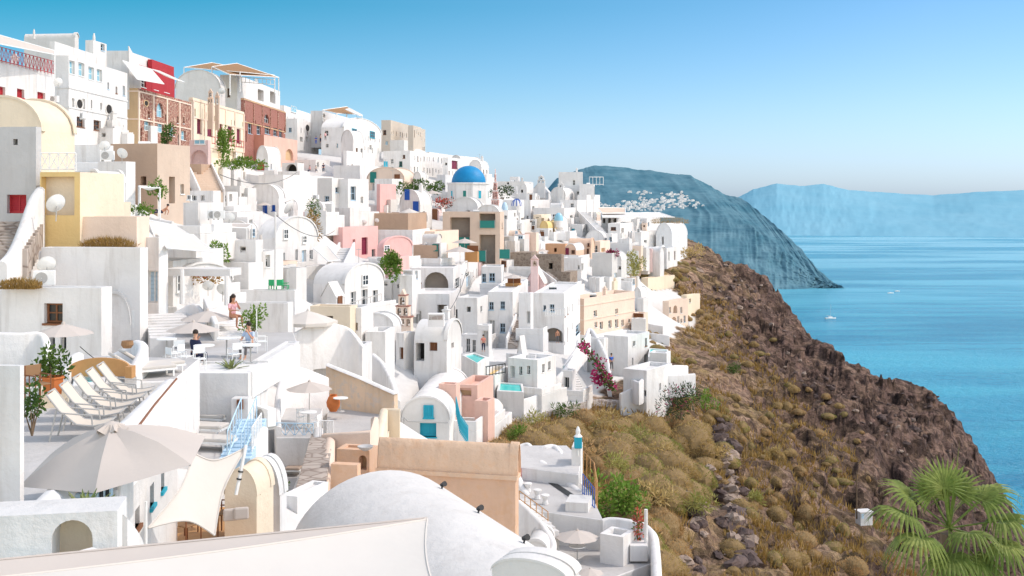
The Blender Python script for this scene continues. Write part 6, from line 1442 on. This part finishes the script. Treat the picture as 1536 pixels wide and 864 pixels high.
leafy('leafy plant growing in the orange hexagonal planter', at(78,574,27.6), (.42,.42,.75), 'leaf', 420, .13, .09, name='potted_shrub', cat='plant')
leafy('trailing leafy plant beside the edge wall', at(48,640,24), (.3,.3,.75), 'leaf', 260, .12, .08, name='potted_shrub', cat='plant')
leafy('round green bush with red stems on the men\'s terrace', at(377,503,51), (.55,.5,1.05), 'leafg', 380, .18, .10)
leafy('hanging green creeper under the cream arches', at(334,248,158), (1.1,1.0,4.2), 'leafg', 1100, .4, .22, stem=False, name='creeper', cat='creeper')
leafy('yellow green garden bush on the terrace below the arches', at(358,252,165), (3.6,2,1.5), 'leafg', 1000, .45, .22, stem=False)
leafy('creeper draped over the ochre terrace by the arched window', at(252,216,140), (1.2,1,2.2), 'leaf', 500, .35, .2, name='creeper', cat='creeper')
leafy('green creeper on the slope above the straw coloured parasol', at(618,290,196), (3.0,2,2), 'leaf', 700, .5, .25, name='creeper', cat='creeper')
leafy('green creeper behind the straw coloured parasol', at(655,290,202), (2.2,2,1.6), 'leaf', 400, .5, .25, name='creeper', cat='creeper')
leafy('small green bush beside the white timber pergola', at(240,300,84), (.6,.6,1.3), 'leafg', 300, .25, .14)
leafy('low bright hedge beside the sunbather', at(212,322,66), (1.2,.6,.55), 'leafg', 420, .16, .1, stem=False, name='hedge', cat='hedge')
leafy('dark shrubs under the grey skyline house', at(755,298,262), (3.5,2,2.4), 'leafd', 600, .5, .25)
leafy('little round bush on the ground beside the last white cave house', at(1036,388,246), (2.4,2,2.6), 'olive', 700, .45, .2)
leafy('grey green tree in front of the arched vault house', at(950,412,206), (2.0,1.6,3.4), 'greenscrub', 900, .45, .2, name='tree', cat='tree')
leafy('magenta bougainvillea in front of the grey white vault house', at(918,392,192), (1.4,1,1.6), 'leafd', 500, .35, .22, flowers=('magenta', .75), name='bougainvillea', cat='bougainvillea')
leafy('coral flowers beside the red planters below the blue dome', at(668,312,196), (2.2,1,1.4), 'leafd', 420, .35, .2, flowers=('coral', .7), name='flowering_shrub', cat='flowers')
leafy('orange and red potted plant on the white lower terrace corner', at(957,812,61.5), (.45,.45,1.35), 'leaf', 320, .2, .1, flowers=('coral', .65), name='potted_shrub', cat='plant')
leafy('small green plant beside the brown bowl on the white ledge', at(425,738,40), (.22,.22,.3), 'leaf', 120, .1, .06, stem=False, name='potted_shrub', cat='plant')
leafy('palm like dry plant hanging on the white wall above the pink house', at(471,365,140), (.9,.7,3.4), 'dry', 420, .5, .16, hang=.5, name='creeper', cat='creeper')
leafy('green shoots above the dry hanging plant on the white wall', at(472,325,150), (.9,.7,2.4), 'leaf', 220, .45, .16, hang=.5, name='creeper', cat='creeper')
leafy('brown potted plants behind the pergola posts', at(318,425,66), (1.1,.5,.7), 'dry', 300, .2, .1, flowers=('coral', .15), stem=False, name='potted_shrub', cat='plant')
for i, (px, py, mt, s_) in enumerate(((800,648,'greenscrub',1.3),(842,632,'leaf',1.2),(905,655,'olive',1.6),(960,668,'greenscrub',1.5),(880,700,'brownscrub',1.5),(1000,700,'olive',1.3),(930,720,'greenscrub',1.2),(985,770,'olive',1.2),(1040,780,'greenscrub',1.0),(960,830,'brownscrub',1.1),(1080,700,'olive',1.0),(1130,760,'greenscrub',.9),(1160,690,'olive',1.0),(1100,560,'leaf',1.0),(780,668,'leafg',1.0))):
    h_ = hit(px, py)
    if h_ is None: continue
    nm_ = {'greenscrub': 'green', 'leaf': 'leafy green', 'olive': 'olive', 'brownscrub': 'russet', 'leafg': 'bright green'}[mt]
    b_ = leafy(f'ragged {nm_} twiggy bush standing out of the scrub on the slope', h_, (s_, s_*.9, s_*1.25), mt, 420, .4, .09); b_['group'] = f'ragged {nm_} bushes on the slope'
# bougainvillea arm sweeping down in front of the cliff terraces
def boug():
    P = [(872,512,114),(880,524,113),(892,540,112),(902,556,111),(912,572,110),(918,584,110)]; c = at(*P[-1]); root = empty('bougainvillea', c, 0, 'long arching bougainvillea branch with magenta flowers above the path terraces', 'bougainvillea'); mb = MB(); fl = MB(); sb = MB()
    Q = [at(*p)-c for p in P]
    for a, b_ in zip(Q, Q[1:]):
        sb.bar(a, b_, .09)
        for i in range(90):
            q = a.lerp(b_, random.random())+rvec()*.55; dd = rvec().normalized(); s_ = dd.cross(rvec()).normalized()*.12; (fl if random.random() < .33 else mb).add([q, q+dd*.15+s_, q+dd*.32, q+dd*.15-s_], [(0,1,2,3)])
    for cx, cy, n in ((876,520,30),(893,560,40),(908,566,90),(898,572,60),(902,545,20),(918,578,40)):
        for i in range(n):
            q = at(cx, cy, 111)-c+rvec()*.6; dd = rvec().normalized(); s_ = dd.cross(rvec()).normalized()*.13; fl.add([q, q+dd*.15+s_, q+dd*.32, q+dd*.15-s_], [(0,1,2,3)])
    mb.build('foliage', 'leaf', root); fl.build('blossom', 'magenta', root); sb.build('stem', 'bark', root)
boug()
# dry flower beds along roof edges
def tuft(label, p, sx_, sy, h_, mat, n, name='dry_plant', cat='dry plant'):
    root = empty(name, p, 0, label, cat); mb = MB()
    for i in range(n):
        q = Vector((random.uniform(-sx_, sx_), random.uniform(-sy, sy), 0)); k = 1-abs(q.x/sx_)**2*.6; d = Vector((random.gauss(0,.4), random.gauss(0,.4), 1)).normalized(); blade(mb, q, d, h_*k*random.uniform(.5,1.15), .03)
        if i % 2: q2 = q+d*h_*k*.6; blade(mb, q2, (d+rvec()*.8).normalized(), h_*.35, .04)
    mb.build('foliage', mat, root)
tuft('dry golden plants along the peach roof edge', at(162,374,55.6), 1.35, .4, .8, 'dry', 900)
tuft('dry yellow plants on the roof beside the big dish', at(30,433,48), .85, .4, .6, 'dry', 700)
tuft('rusty dry plants on the crest beside the whitewashed cliff house', at(1005,335,262), 4.5, 2, 2.0, 'dry', 700)
def agave(label, p, s_, n=16, pot=None):
    root = empty('agave', p, 0, label, 'agave'); mb = MB()
    for i in range(n):
        a = 2.4*i; t = i/n; el = .35+.95*t; d = Vector((math.cos(a)*math.cos(el), math.sin(a)*math.cos(el), math.sin(el))); u = d.cross(Vector((0,0,1))).normalized(); L = s_*(1-.25*t); rows = []
        for k in range(6):
            f = k/5; w_ = s_*.09*(math.sin(math.pi*min(1, f*.8+.18)))*(1-f**3)+.002; c_ = d*L*f+Vector((0,0,-.12*L*f*f)); rows.append([c_-u*w_+Vector((0,0,.03*s_)), c_, c_+u*w_+Vector((0,0,.03*s_))])
        mb.grid(rows)
    mb.build('leaves', 'agave', root)
    if pot:
        mb = MB(); mb.lathe([(.01,-pot),(pot*.8,-pot),(pot*1.1,0),(pot*.95,0),(pot*.9,-.05),(0,-.05)], n=14); mb.build('pot', 'terracotta', root)
agave('spiky green agave behind the courtyard wall under the huge parasol', at(128,776,17), .62)
agave('spiky potted agave at the corner of the men\'s terrace', at(346,556,41.5), .75, 14, .2)
agave('thin grey agave beside the cream stub wall', at(90,780,16.6), .35, 8)
e = empty('planter', at(79,591,27.5), 0, 'orange terracotta hexagonal planter on the cream plinth', 'planter'); mb = MB(); mb.lathe([(.22,0),(.27,.38),(.30,.40),(.30,.44),(.24,.44),(.23,.38),(0,.36)], n=6); mb.build('pot','terracotta',e)
e = empty('planter', at(148,306,60), 0, 'orange flower box with red flowers on the cream terrace', 'planter'); mb = MB(); mb.box(-.32,-.1,0,.32,.1,.2); mb.build('pot','terracotta',e); mb = MB()
for i in range(80): q = Vector((random.uniform(-.34,.34), random.uniform(-.1,.1), .18)); blade(mb, q, Vector((random.gauss(0,.4),random.gauss(0,.4),1)).normalized(), .22, .05)
mb.build('flowers','leafd',e)
e = empty('planter', at(957,822,61), 0, 'white square planter on the lower terrace corner', 'planter'); mb = MB(); mb.box(-.5,-.5,-.6,.5,.5,.3); mb.build('pot','white',e,bevel=.05)
e = empty('water_jar', at(500,617,65.5), 0, 'round orange clay jar beside the bistro table', 'jar'); mb = MB(); mb.lathe([(.2,0),(.38,.3),(.42,.55),(.3,.85),(.2,.95),(.24,1.0),(.15,.98)], n=16); mb.build('body','terracotta',e)
e = empty('wicker_basket', at(191,522,34), 0, 'round brown woven basket on the white pool wall', 'basket'); mb = MB(); mb.lathe([(.12,0),(.19,.1),(.17,.22),(.13,.22),(.1,.05)], n=14); mb.build('body','clotht',e)
# ---- fan palm
def palm():
    c = at(1424, 792, 21); g = ground([c.x], [c.y])[0][0]; root = empty('fan_palm', (c.x, c.y, g-.3), 0, 'fan palm with drooping frayed green leaves at the corner of the slope', 'palm tree')
    z = c.z-g+.3; mb = MB(); mb.bar((0,0,0), (0,0,z-.1), .24, .17, 10); mb.build('trunk', 'bark', root)
    top = Vector((0,0,z)); skirt = MB()
    for i in range(90):
        a = random.uniform(0, 6.28); d = Vector((math.cos(a)*.5, math.sin(a)*.5, -1)).normalized(); blade(skirt, top+Vector((0,0,-.15)), d, random.uniform(.6,1.1), .06)
    skirt.build('dead_skirt', 'dry', root)
    def frond(az, el, pet, L, droop, tw=0.0):
        mb = MB(); d = Vector((math.cos(az)*math.cos(el), math.sin(az)*math.cos(el), math.sin(el))); hub = top+d*pet+Vector((0,0,-.05*pet)); side = d.cross(Vector((0,0,1))); side = side.normalized() if side.length > .05 else Vector((1,0,0)); nrm = side.cross(d).normalized()
        side = (side*math.cos(tw)+nrm*math.sin(tw)).normalized(); nrm = side.cross(d).normalized()
        mb.plank(top, hub, nrm, .045, .02); n = 24
        for i in range(n):
            a = (i/(n-1)-.5)*R(235); dd = (d*math.cos(a)+side*math.sin(a)); l_ = L*(.72+.28*math.cos(a*.8))*random.uniform(.92,1.06); sp = (d*-math.sin(a)+side*math.cos(a)); w_ = L*.047; rows = []
            for k in range(6):
                f = k/5; dr = droop*L*max(0, f-.42)**1.6; q = hub+dd*l_*f+nrm*(.10*l_*f*(1-f))*(1 if i % 2 else .6)+Vector((0,0,-dr))
                ww = w_*min(1, .15+f*2.1)*(1 if f < .55 else max(.03, 1-(f-.55)*2.1)); fold = nrm*ww*.5*(1 if i % 2 else -1)
                rows.append([q-sp*ww+fold*0, q+nrm*ww*.5, q+sp*ww])
            mb.grid(rows)
            if random.random() < .5: q = hub+dd*l_*.9; blade(mb, q+Vector((0,0,-droop*L*.35)), Vector((random.gauss(0,.15),random.gauss(0,.15),-1)).normalized(), .3*L, .008)
        mb.build('frond', 'palm', root)
    random.seed(21)
    for az, el, pet, L, dr, tw in ((R(92),R(72),.85,.72,.15,.5),(R(150),R(38),.95,.85,.7,0),(R(185),R(20),1.0,.95,1.2,.1),(R(215),R(2),1.0,.9,1.6,0),(R(250),R(-18),.85,.85,1.8,0),(R(20),R(34),1.0,.95,.9,.1),(R(-8),R(14),1.05,.95,1.4,0),(R(-35),R(-5),1.0,.9,1.8,0),(R(-70),R(-25),.8,.85,1.6,0),(R(55),R(52),.8,.75,.3,-.4),(R(120),R(55),.75,.7,.35,.3),(R(285),R(10),.6,.8,1.4,0)):
        frond(az, el, pet*.92, L*.92, dr)
    for i in range(5):
        a = i*1.3; mb = MB(); blade(mb, top, Vector((math.cos(a)*.12, math.sin(a)*.12, 1)).normalized(), 1.7 if i == 0 else .9, .06); mb.build('spear', 'palm', root)
palm()
# ---- shed on the slope, boats
e = empty('shed', at(1296,768,100), .2, 'little white flat roofed shed with blue door on the dry slope', 'shed'); mb = MB(); e.scale = (.6,.6,.5); mb.box(-1.0,-.8,-2.2,1.0,.8,.15); mb.build('wall','white',e,bevel=.05); mb = MB(); mb.box(-1.1,-.9,.15,1.1,.9,.3); mb.build('roof','white2',e); mb = MB(); mb.box(-.85,-.83,-.9,-.45,-.8,0); mb.build('door','lblue',e)
def boat(px, py, s_, label, mast=True):
    D = dz(py, SEAZ); c = at(px, py, D); c.z = SEAZ; root = empty('sailing_boat' if mast else 'motor_boat', c, .2, label, 'boat'); mb = MB(); rows = []
    for i in range(9):
        t = i/8; x = (t-.5)*s_; w_ = s_*.14*math.sin(math.pi*min(1, .25+t*.75))**.7*(1 if t < .95 else .3); rows.append([(x,-w_,s_*.09),(x,-w_*.8,0),(x,0,-.5),(x,w_*.8,0),(x,w_,s_*.09)])
    mb.grid(rows); mb.grid([[r_[0], (r_[0][0],0,s_*.1), r_[4]] for r_ in rows]); mb.build('hull','wmetal',root)
    mb = MB(); mb.box(-s_*.2,-s_*.07,s_*.09,s_*.15,s_*.07,s_*.17); mb.build('cabin','wmetal',root)
    if mast: mb = MB(); mb.bar((0,0,0),(0,0,s_*1.25),s_*.012,s_*.006); mb.bar((0,0,s_*.25),(-s_*.4,0,s_*.25),s_*.015); mb.build('mast','gmetal',root); mb = MB(); mb.bar((0,0,s_*1.2),(s_*.48,0,s_*.1),.05); mb.build('stay','gmetal',root)
boat(1246, 478, 18, 'white sailing boat with bare mast anchored off the dark spur')
boat(1336, 440, 13, 'tiny motor boat far out on the open sea', False)
boat(1346, 437, 11, 'second tiny motor boat beside another on the open sea', False)
# ---- people
def skin_mesh(name, chains, mat, parent, sub=1):
    """chains: lists of (point, radius); one continuous skinned surface"""
    V, E, Rr, idx = [], [], [], {}
    for ch in chains:
        prev = None
        for p, r_ in ch:
            k = tuple(round(x, 3) for x in p)
            if k not in idx: idx[k] = len(V); V.append(p); Rr.append(r_)
            i = idx[k]
            if prev is not None and prev != i: E.append((prev, i))
            prev = i
    me = bpy.data.meshes.new(name); me.from_pydata(V, E, []); me.materials.append(M[mat]); o = bpy.data.objects.new(name, me); COL.objects.link(o); o.parent = parent
    o.modifiers.new('skin', 'SKIN'); sv = me.skin_vertices[0].data if me.skin_vertices else None
    if sv is None:
        bm_ = __import__('bmesh').new(); bm_.from_mesh(me); bm_.verts.layers.skin.verify(); bm_.to_mesh(me); bm_.free(); sv = me.skin_vertices[0].data
    for i, r_ in enumerate(Rr): sv[i].radius = (r_, r_)
    sv[0].use_root = True
    md = o.modifiers.new('sub', 'SUBSURF'); md.levels = sub; md.render_levels = sub; me.polygons.foreach_set('use_smooth', [True]*len(me.polygons)); return o
def person(p, rz, pose, label, top='navy', bottom='navy', skin='skin', sc=1.0, hands=False, longhair=False):
    root = empty('person', p, rz, label, 'person'); root.scale = (sc,)*3
    if pose == 'sit':
        hip, ch, nk, hd = (0,0,.52), (0,-.02,.98), (0,-.03,1.10), (0,-.06,1.27); sh = [(-.19,-.02,1.0),(.19,-.02,1.0)]; el = [(-.26,-.12,.76),(.25,-.18,.78)]; wr = [(-.14,-.34,.78),(.06,-.22,1.06)]
        hp = [(-.1,-.02,.5),(.1,-.02,.5)]; kn = [(-.12,-.45,.52),(.12,-.45,.52)]; an = [(-.12,-.42,.09),(.12,-.50,.09)]
    elif pose == 'stand':
        hip, ch, nk, hd = (0,0,.95), (0,0,1.38), (0,0,1.5), (0,-.02,1.65); sh = [(-.19,0,1.40),(.19,0,1.40)]; el = [(-.25,.02,1.12),(.25,-.04,1.14)]; wr = [(-.26,-.06,.88),(.18,-.22,1.02)]
        hp = [(-.1,0,.92),(.1,0,.92)]; kn = [(-.11,-.03,.5),(.11,-.08,.5)]; an = [(-.11,.03,.09),(.12,-.1,.09)]
    else:
        hip, ch, nk, hd = (0,0,.22), (0,.38,.46), (0,.46,.56), (0,.52,.70); sh = [(-.19,.38,.48),(.19,.38,.48)]; el = [(-.3,.5,.28),(.3,.5,.28)]; wr = [(-.28,.42,.06),(.28,.42,.06)]
        hp = [(-.1,-.02,.2),(.1,-.02,.2)]; kn = [(-.12,-.38,.42),(.12,-.45,.2)]; an = [(-.12,-.7,.1),(.12,-.88,.1)]
    m_ = lambda a, b_, t: tuple(a[i]*(1-t)+b_[i]*t for i in range(3))
    chains = [[(hip,.13),(m_(hip,ch,.5),.12),(ch,.13),(nk,.055),(hd,.088),(m_(hd,(hd[0],hd[1]-.01,hd[2]+.1),1),.07)]]
    for s_ in (0, 1):
        chains.append([(ch,.13),(sh[s_],.062),(el[s_],.042),(wr[s_],.028)]); t = Vector(wr[s_])-Vector(el[s_]); t.normalize(); pm = tuple(Vector(wr[s_])+t*.08); chains.append([(wr[s_],.028),(pm,.032)])
        if hands:
            u = t.cross(Vector((0,0,1))).normalized() if abs(t.z) < .9 else Vector((1,0,0)); dn = Vector((0,0,-1))
            for k, (off, l_) in enumerate(((-.03,.07),(-.01,.08),(.012,.075),(.032,.06))):
                a = Vector(pm)+u*off+t*.02; b_ = a+t*l_*.6+dn*.01; chains.append([(pm,.032),(tuple(a),.011),(tuple(b_),.010),(tuple(b_+t*l_*.3+dn*.025),.008)])
            a = Vector(pm)-t*.04+u*.045; chains.append([(pm,.032),(tuple(a),.013),(tuple(a+t*.04+u*.02),.010)])
        ft = (an[s_][0], an[s_][1]-.15, an[s_][2]-.05); chains.append([(hip,.13),(hp[s_],.095),(m_(hp[s_],kn[s_],.5),.078),(kn[s_],.055),(m_(kn[s_],an[s_],.4),.052),(an[s_],.035),(ft,.03)])
    skin_mesh('body', chains, skin, root)
    fwd = Vector((0,-1,0)) if pose != 'lie' else Vector((0,-.8,.6)); mb = MB(); mb.lathe([(.012,-.02),(.02,-.01),(.008,.025)], n=6); mb.build('nose', skin, root, loc=Vector(hd)+fwd*.095+Vector((0,0,.02)))
    fb = MB()
    for x in (-.03, .03): fb.box(x-.012, -.004, -.005, x+.012, .004, .006)
    fb.build('eyes', 'hair', root, loc=Vector(hd)+fwd*.088+Vector((0,0,.05)))
    if top: skin_mesh('shirt', [[(m_(hip,ch,.05),.15),(m_(hip,ch,.5),.138),(ch,.148),(m_(ch,nk,.45),.08)]]+[[(ch,.148),(sh[s_],.075),(m_(sh[s_],el[s_],.75),.056)] for s_ in (0, 1)], top, root)
    if bottom: skin_mesh('trousers', [[(m_(hip,ch,.12),.145),(hip,.148),(hp[0],.108),(m_(hp[0],kn[0],.5),.09),(kn[0],.068),(m_(kn[0],an[0],.8),.055)],[(hip,.148),(hp[1],.108),(m_(hp[1],kn[1],.5),.09),(kn[1],.068),(m_(kn[1],an[1],.8),.055)]], bottom, root)
    mb = MB(); c = Vector(hd)+Vector((0,.02,.06)); mb.lathe([(.108*math.cos(a), .115*math.sin(a)) for a in (-.45,-.1,.3,.7,1.1,1.57)], tuple(c), 12)
    if longhair: mb.plank(c+Vector((0,.07,.02)), c+Vector((0,.12,-.36)), (0,1,0), .2, .08)
    mb.build('hair', 'hair', root); return root
def pp(px, py, D, rz, pose, label, **k): return person(at(px, py, D), rz, pose, label, **k)
pp(349,492,52,.9,'sit','long haired woman in a pale pink dress sitting on the white stairs', top='pinkdress', bottom=None, skin='skintan', hands=True, longhair=True, sc=1.12)
pp(292,552,43,2.6,'sit','dark haired man in navy clothes seated at a terrace table', top='navy', bottom='navy', hands=True, sc=1.05)
pp(374,538,44.5,-.3,'sit','man in a pale blue shirt seated on a white chair', top='shirt', bottom='clothd', hands=True, sc=1.05)
pp(242,322,88,-.9,'lie','sunbather in dark swimwear lying beside the low hedge', top=None, bottom='navy', skin='skintan')
pp(836,515,137,.3,'stand','tanned person standing on the balcony house patio', top=None, bottom='clothd', skin='skintan')
pp(474,217,238,.2,'stand','person in a blue top on the upper steps', top='blue2', bottom='blue2', sc=1.05)
pp(481,214,238,-.5,'stand','person in a white top on the upper steps', top='clothw', bottom='navy', sc=1.05)
pp(488,211,240,.8,'stand','person with pinkish top at the head of the upper steps', top='pinkdress', bottom='clothd', sc=1.05)
pp(474,259,212,.4,'sit','person in pale clothes seated under the long white awning', top='clothw', bottom='navy')
pp(465,259,214,-.6,'sit','person in patterned clothes seated under the long white awning', top='pinkdress', bottom='navy')
pp(485,259,206,.2,'stand','person dressed in black standing under the long white awning', top='navy', bottom='navy')
pp(861,468,158,.4,'stand','person in grey clothes leaning by the peach mansion', top='clothd', bottom='gmetal')
pp(917,556,113,.5,'stand','person in a blue top on the pool terrace', top='blue2', bottom='clothd')
pp(725,528,113,.2,'stand','person in a red cap beside the pale grey door', top='coralc', bottom='navy')
# ---- far village on the headland
S.view_layers[0].update(); DG = bpy.context.evaluated_depsgraph_get()
def cast(px, py):
    d = Vector(((px-CX)/F, 1, -(py-HY)/F)).normalized(); return S.ray_cast(DG, Vector((0,0,0)), d)
fb0 = None; nfar = 0
def farhouse(px, py):
    global fb0, nfar
    ok, loc, nrm, i, ob, mt = cast(px, py)
    if not ok or ob.name != 'headland': return
    if fb0 is None:
        mb = MB(); mb.box(-4,-4,-5,4,4,4); mb.box(-2,-3,4,3,3,6.5); fb0 = mb.build('distant_house', 'white'); o = fb0
    else: o = fb0.copy(); COL.objects.link(o)
    s_ = random.uniform(.4, .95); o.location = loc; o.rotation_euler[2] = random.uniform(-.6,.6); o.scale = (s_*random.uniform(.8,1.8), s_, s_*random.uniform(.6,1.1)); tag(o, 'white box house of the distant town on the blue headland', 'house', 'distant town on the headland'); nfar += 1
for cx, cy, sx_, sy, n in ((1022,299,14,7,34),(1020,308,16,6,26),(985,303,26,5,40),(950,308,30,6,48),(930,314,32,6,55),(985,312,26,5,30),(895,308,16,5,20),(1002,292,14,2,10),(960,290,20,2,10),(1045,308,8,3,8),(900,312,16,4,18)):
    for i in range(n): farhouse(random.gauss(cx, sx_*.55), random.gauss(cy, sy*.55))
# ================================================================= smaller houses and walls packed between the named ones
NAMED = [(o, o.location.copy(), o['label']) for o in COL.objects if o.get('category') in ('house', 'chapel', 'church', 'restaurant') and o.type == 'EMPTY' and o.name.split('.')[0] != 'distant_house']
def short(l):
    for w_ in (' with ', ' under ', ' beside ', ' on ', ' below ', ' behind ', ' in ', ' next ', ' at ', ' among ', ' over ', ' above ', ' across '): l = l.split(w_)[0]
    return ' '.join(l.split()[:5])
CNT = {}
for _, _, l in NAMED: CNT[short(l)] = CNT.get(short(l), 0)+1
NAMED = [(p, short(l)) for _, p, l in NAMED if CNT[short(l)] == 1 and short(l) not in ('white house', 'white block')]
def nearest(p): return min(NAMED, key=lambda q: (q[0]-p).length)[1]
VILL = [(60,200),(250,215),(430,265),(560,245),(680,300),(780,305),(900,318),(1000,352),(1005,385),(935,400),(1000,470),(1010,540),(960,572),(860,592),(740,596),(690,650),(600,690),(500,640),(450,560),(380,520),(350,470),(240,470),(215,380),(150,360),(60,320)]
KEEP = [(722,500,870,640),(680,540,740,660),(150,205,300,325),(20,180,130,335),(205,120,440,215),(590,540,692,664),(612,398,760,447),(480,398,580,466),(765,384,830,436),(492,338,622,412),(812,356,905,402),(842,446,958,508),(655,296,764,402),(655,236,760,335),(596,480,694,550),(728,436,872,524),(686,565,900,650),
 (366,292,440,326),(412,325,478,406),(596,284,650,340),(960,412,1052,500),(690,505,740,560),(590,430,622,492),(485,555,600,680),(398,420,432,442),(884,505,1008,600),(340,430,470,545),(546,316,660,395),(545,248,640,292),
 (800,400,870,432),(262,270,300,320),(284,200,320,300),(380,215,450,265),(840,385,885,432),(765,298,790,352),(890,370,945,425),(845,250,910,330),(795,262,865,310)]
KEEP0 = [(535,465,604,606),(735,525,880,625),(690,570,745,650)]
KEEP = KEEP0+[(a+(c-a)*.14, b+(d-b)*.14, c-(c-a)*.14, d-(d-b)*.14) for a, b, c, d in KEEP]
cnt_f = 0; seen_l = {}
def free(px, py):
    ok, loc, nrm, i, ob, mt = cast(px, py); return ok and (ob.name == 'hillside' or ob.name.startswith('wall') or ob.name.startswith('roof') and loc.y > 72)
def lab(o, l):
    if len(l.split()) > 16: l = l.split(' with ')[0]+' near the '+l.split(' near the ')[1]
    o['label'] = l; o['group'] = 'like the '+l
random.seed(11)
for batch in range(44):
    S.view_layers[0].update(); DG = bpy.context.evaluated_depsgraph_get(); done = 0; tries = 0; spots = []
    while done < 8 and tries < 300:
        tries += 1; px, py = (random.uniform(60, 1010), random.uniform(200, 690)) if batch < 28 else (random.uniform(540, 970), random.uniform(325, 605))
        if not inpoly(px, py, VILL): continue
        ok, loc, nrm, i, ob, mt = cast(px, py)
        if not ok or loc.y > 320: continue
        onwall = False
        if ob.name != 'hillside':
            rt = ob.parent
            if loc.y < 72 or rt is None or not ob.name.startswith('wall') or '_dims' not in rt or not (-2.6 < loc.z-rt.location.z < .7): continue
            onwall = True
        D = loc.y-(1.3 if onwall else 0); m_ = F/D
        if any((px-a)**2+(py-b_)**2 < (5*m_)**2 for a, b_ in spots): continue
        kind = random.choices(('box', 'vault', 'low', 'wall'), (46, 18, 26, 9))[0]
        w_ = random.uniform(2.6, 5.2); h_ = {'box': random.uniform(2.4, 3.4), 'vault': random.uniform(2.6, 3.6), 'low': random.uniform(1.0, 1.6), 'wall': 1.2}[kind]; d_ = random.uniform(2.5, 5)
        if batch >= 28: w_ *= .62; h_ = min(h_, 2.5)*.85; d_ *= .6
        if onwall: kind = random.choice(('low', 'low', 'low', 'box')); h_ = min(h_, 2.4) if kind == 'box' else random.uniform(1.0, 1.7); w_ *= .75; d_ = 1.6
        while h_ > .9 and sum(free(px+f*w_*m_, py-h_*m_) for f in (-.9, -.45, 0)) < 2: h_ -= .35
        if h_ < 1.0: continue
        bx = (px-w_*m_, py-h_*m_*1.1, px+d_*m_*.4, py+4)
        if any(min(bx[2], k[2])-max(bx[0], k[0]) > 3 and min(bx[3], k[3])-max(bx[1], k[1]) > 4 for k in KEEP): continue
        if h_ < 2.0 and kind in ('box', 'vault'): kind = 'low'
        b_ = random.uniform(-38, -8); col = random.choices(('white', 'white2', 'lgrey', 'peach2', 'pink2', 'cream'), (60, 20, 6, 6, 4, 4))[0]; ref = nearest(loc); cn = {'white': 'white', 'white2': 'off white', 'lgrey': 'pale grey', 'peach2': 'pale peach', 'pink2': 'pale pink', 'cream': 'cream'}[col]
        if kind == 'wall':
            k = w_*m_*.7; q = random.uniform(.5, 1.4)
            o = wall('x', [(px-k, py-(h_+q)*m_*.9, D+1.5), (px, py-h_*m_, D), (px+k*.6, py-h_*m_*.75, D-.8)], 2.4, .28, 'white'); lab(o, f'curved white parapet wall close to the {ref}')
        else:
            ops = []; st = random.choice(('w', 'wb', 'wb', 'w', 'wd', 'wbl', 'wgs', 'wt', 'o')); ds = random.choice(('d', 'dw', 'dbr', 'db', 'dgl', 'o')); ft = []
            if kind != 'low':
                f = random.random()
                if f < .75: ops.append((px-w_*m_*random.uniform(.3, .7), py-1.05*m_, .95*m_, 2.0*m_, ds)); ft.append('a door')
                if f > .25: ops.append((px-w_*m_*(.2 if f < .5 else .8), py-1.5*m_, .75*m_, .95*m_, st)); ft.append('a window')
                if random.random() < .6: ops.append((px+.9*m_*.5, py-1.6*m_, .4*m_, 1.0*m_, random.choice(('w', 'wb', 'o')))); ft.append('a side slit')
            elif random.random() < .4: ops.append((px-w_*m_*.5, py-.55*m_, .5*m_, .5*m_, 'o')); ft.append('a vent hole')
            name = {'box': 'house', 'vault': 'house', 'low': 'terrace_block'}[kind]
            o = house('x', px-w_*m_*math.cos(R(b_)), px, None, py-h_*m_, py, D, b_, col, {'box': 'flat', 'vault': random.choice(('vF', 'vR')), 'low': 'flat'}[kind], ops, name, {'low': 'terrace'}.get(kind, 'house'), ext=3.5, par=random.choice((.2, .35, .7)) if kind != 'low' else .6, depth=d_, chim=random.random() < .25 and kind == 'box', ctrl=False, lip=.1, terr=(kind == 'box' and not onwall and random.random() < .6))
            kd = {'box': 'flat roofed small house', 'vault': 'vaulted little house', 'low': 'low walled terrace block'}[kind]
            lab(o, f'{cn} {kd}'+(' with '+' and '.join(ft[:2]) if ft else '')+f' near the {ref}')
        spots.append((px, py)); done += 1; cnt_f += 1
print('infill', cnt_f)

# stair heads and little rooms on the flat roofs
S.view_layers[0].update(); random.seed(3)
for o in [x for x in COL.objects if x.get('category') == 'house' and '_dims' in x and x.location.y > 88]:
    w_, d_, h_ = o['_dims']
    if w_ < 3.6 or d_ < 3.6 or random.random() < .45 or any(k.name.startswith('roof') and len(k.data.polygons) > 3 for k in o.children): continue
    p = o.matrix_basis@Vector((-w_*random.uniform(.08, .4), d_*.45, h_-.4)); D = p.y; px = p.x/D*F+CX; py = HY-p.z/D*F; m_ = F/D; ww = random.uniform(1.6, min(3, w_*.6)); hh = random.uniform(1.1, 2.1)
    if py-hh*m_ < 262 or any(k[0] < px-ww*m_/2 < k[2] and k[1] < py-hh*m_*.7 < k[3] for k in KEEP): continue
    ops = [(px-ww*m_*.5, py-.9*m_, .75*m_, 1.7*m_, random.choice(('d', 'dw', 'dbr', 'o')))] if hh > 1.9 else [(px-ww*m_*.5, py-.6*m_, .5*m_, .5*m_, 'w')] if random.random() < .5 else []
    r_ = house('x', px-ww*m_, px, None, py-hh*m_, py, D, o.rotation_euler[2]*57.2958, random.choice(('white', 'white2', 'white', 'lgrey')), random.choice(('flat', 'vF', 'flat', 'vR')), ops, 'stair_head', 'roof room', ext=.2, par=.15, depth=min(2.4, d_*.45), ctrl=False, lip=.06)
    lab(r_, ('little roof room' if hh > 1.6 else 'low stair head box')+' on top of the '+short(o['label']))
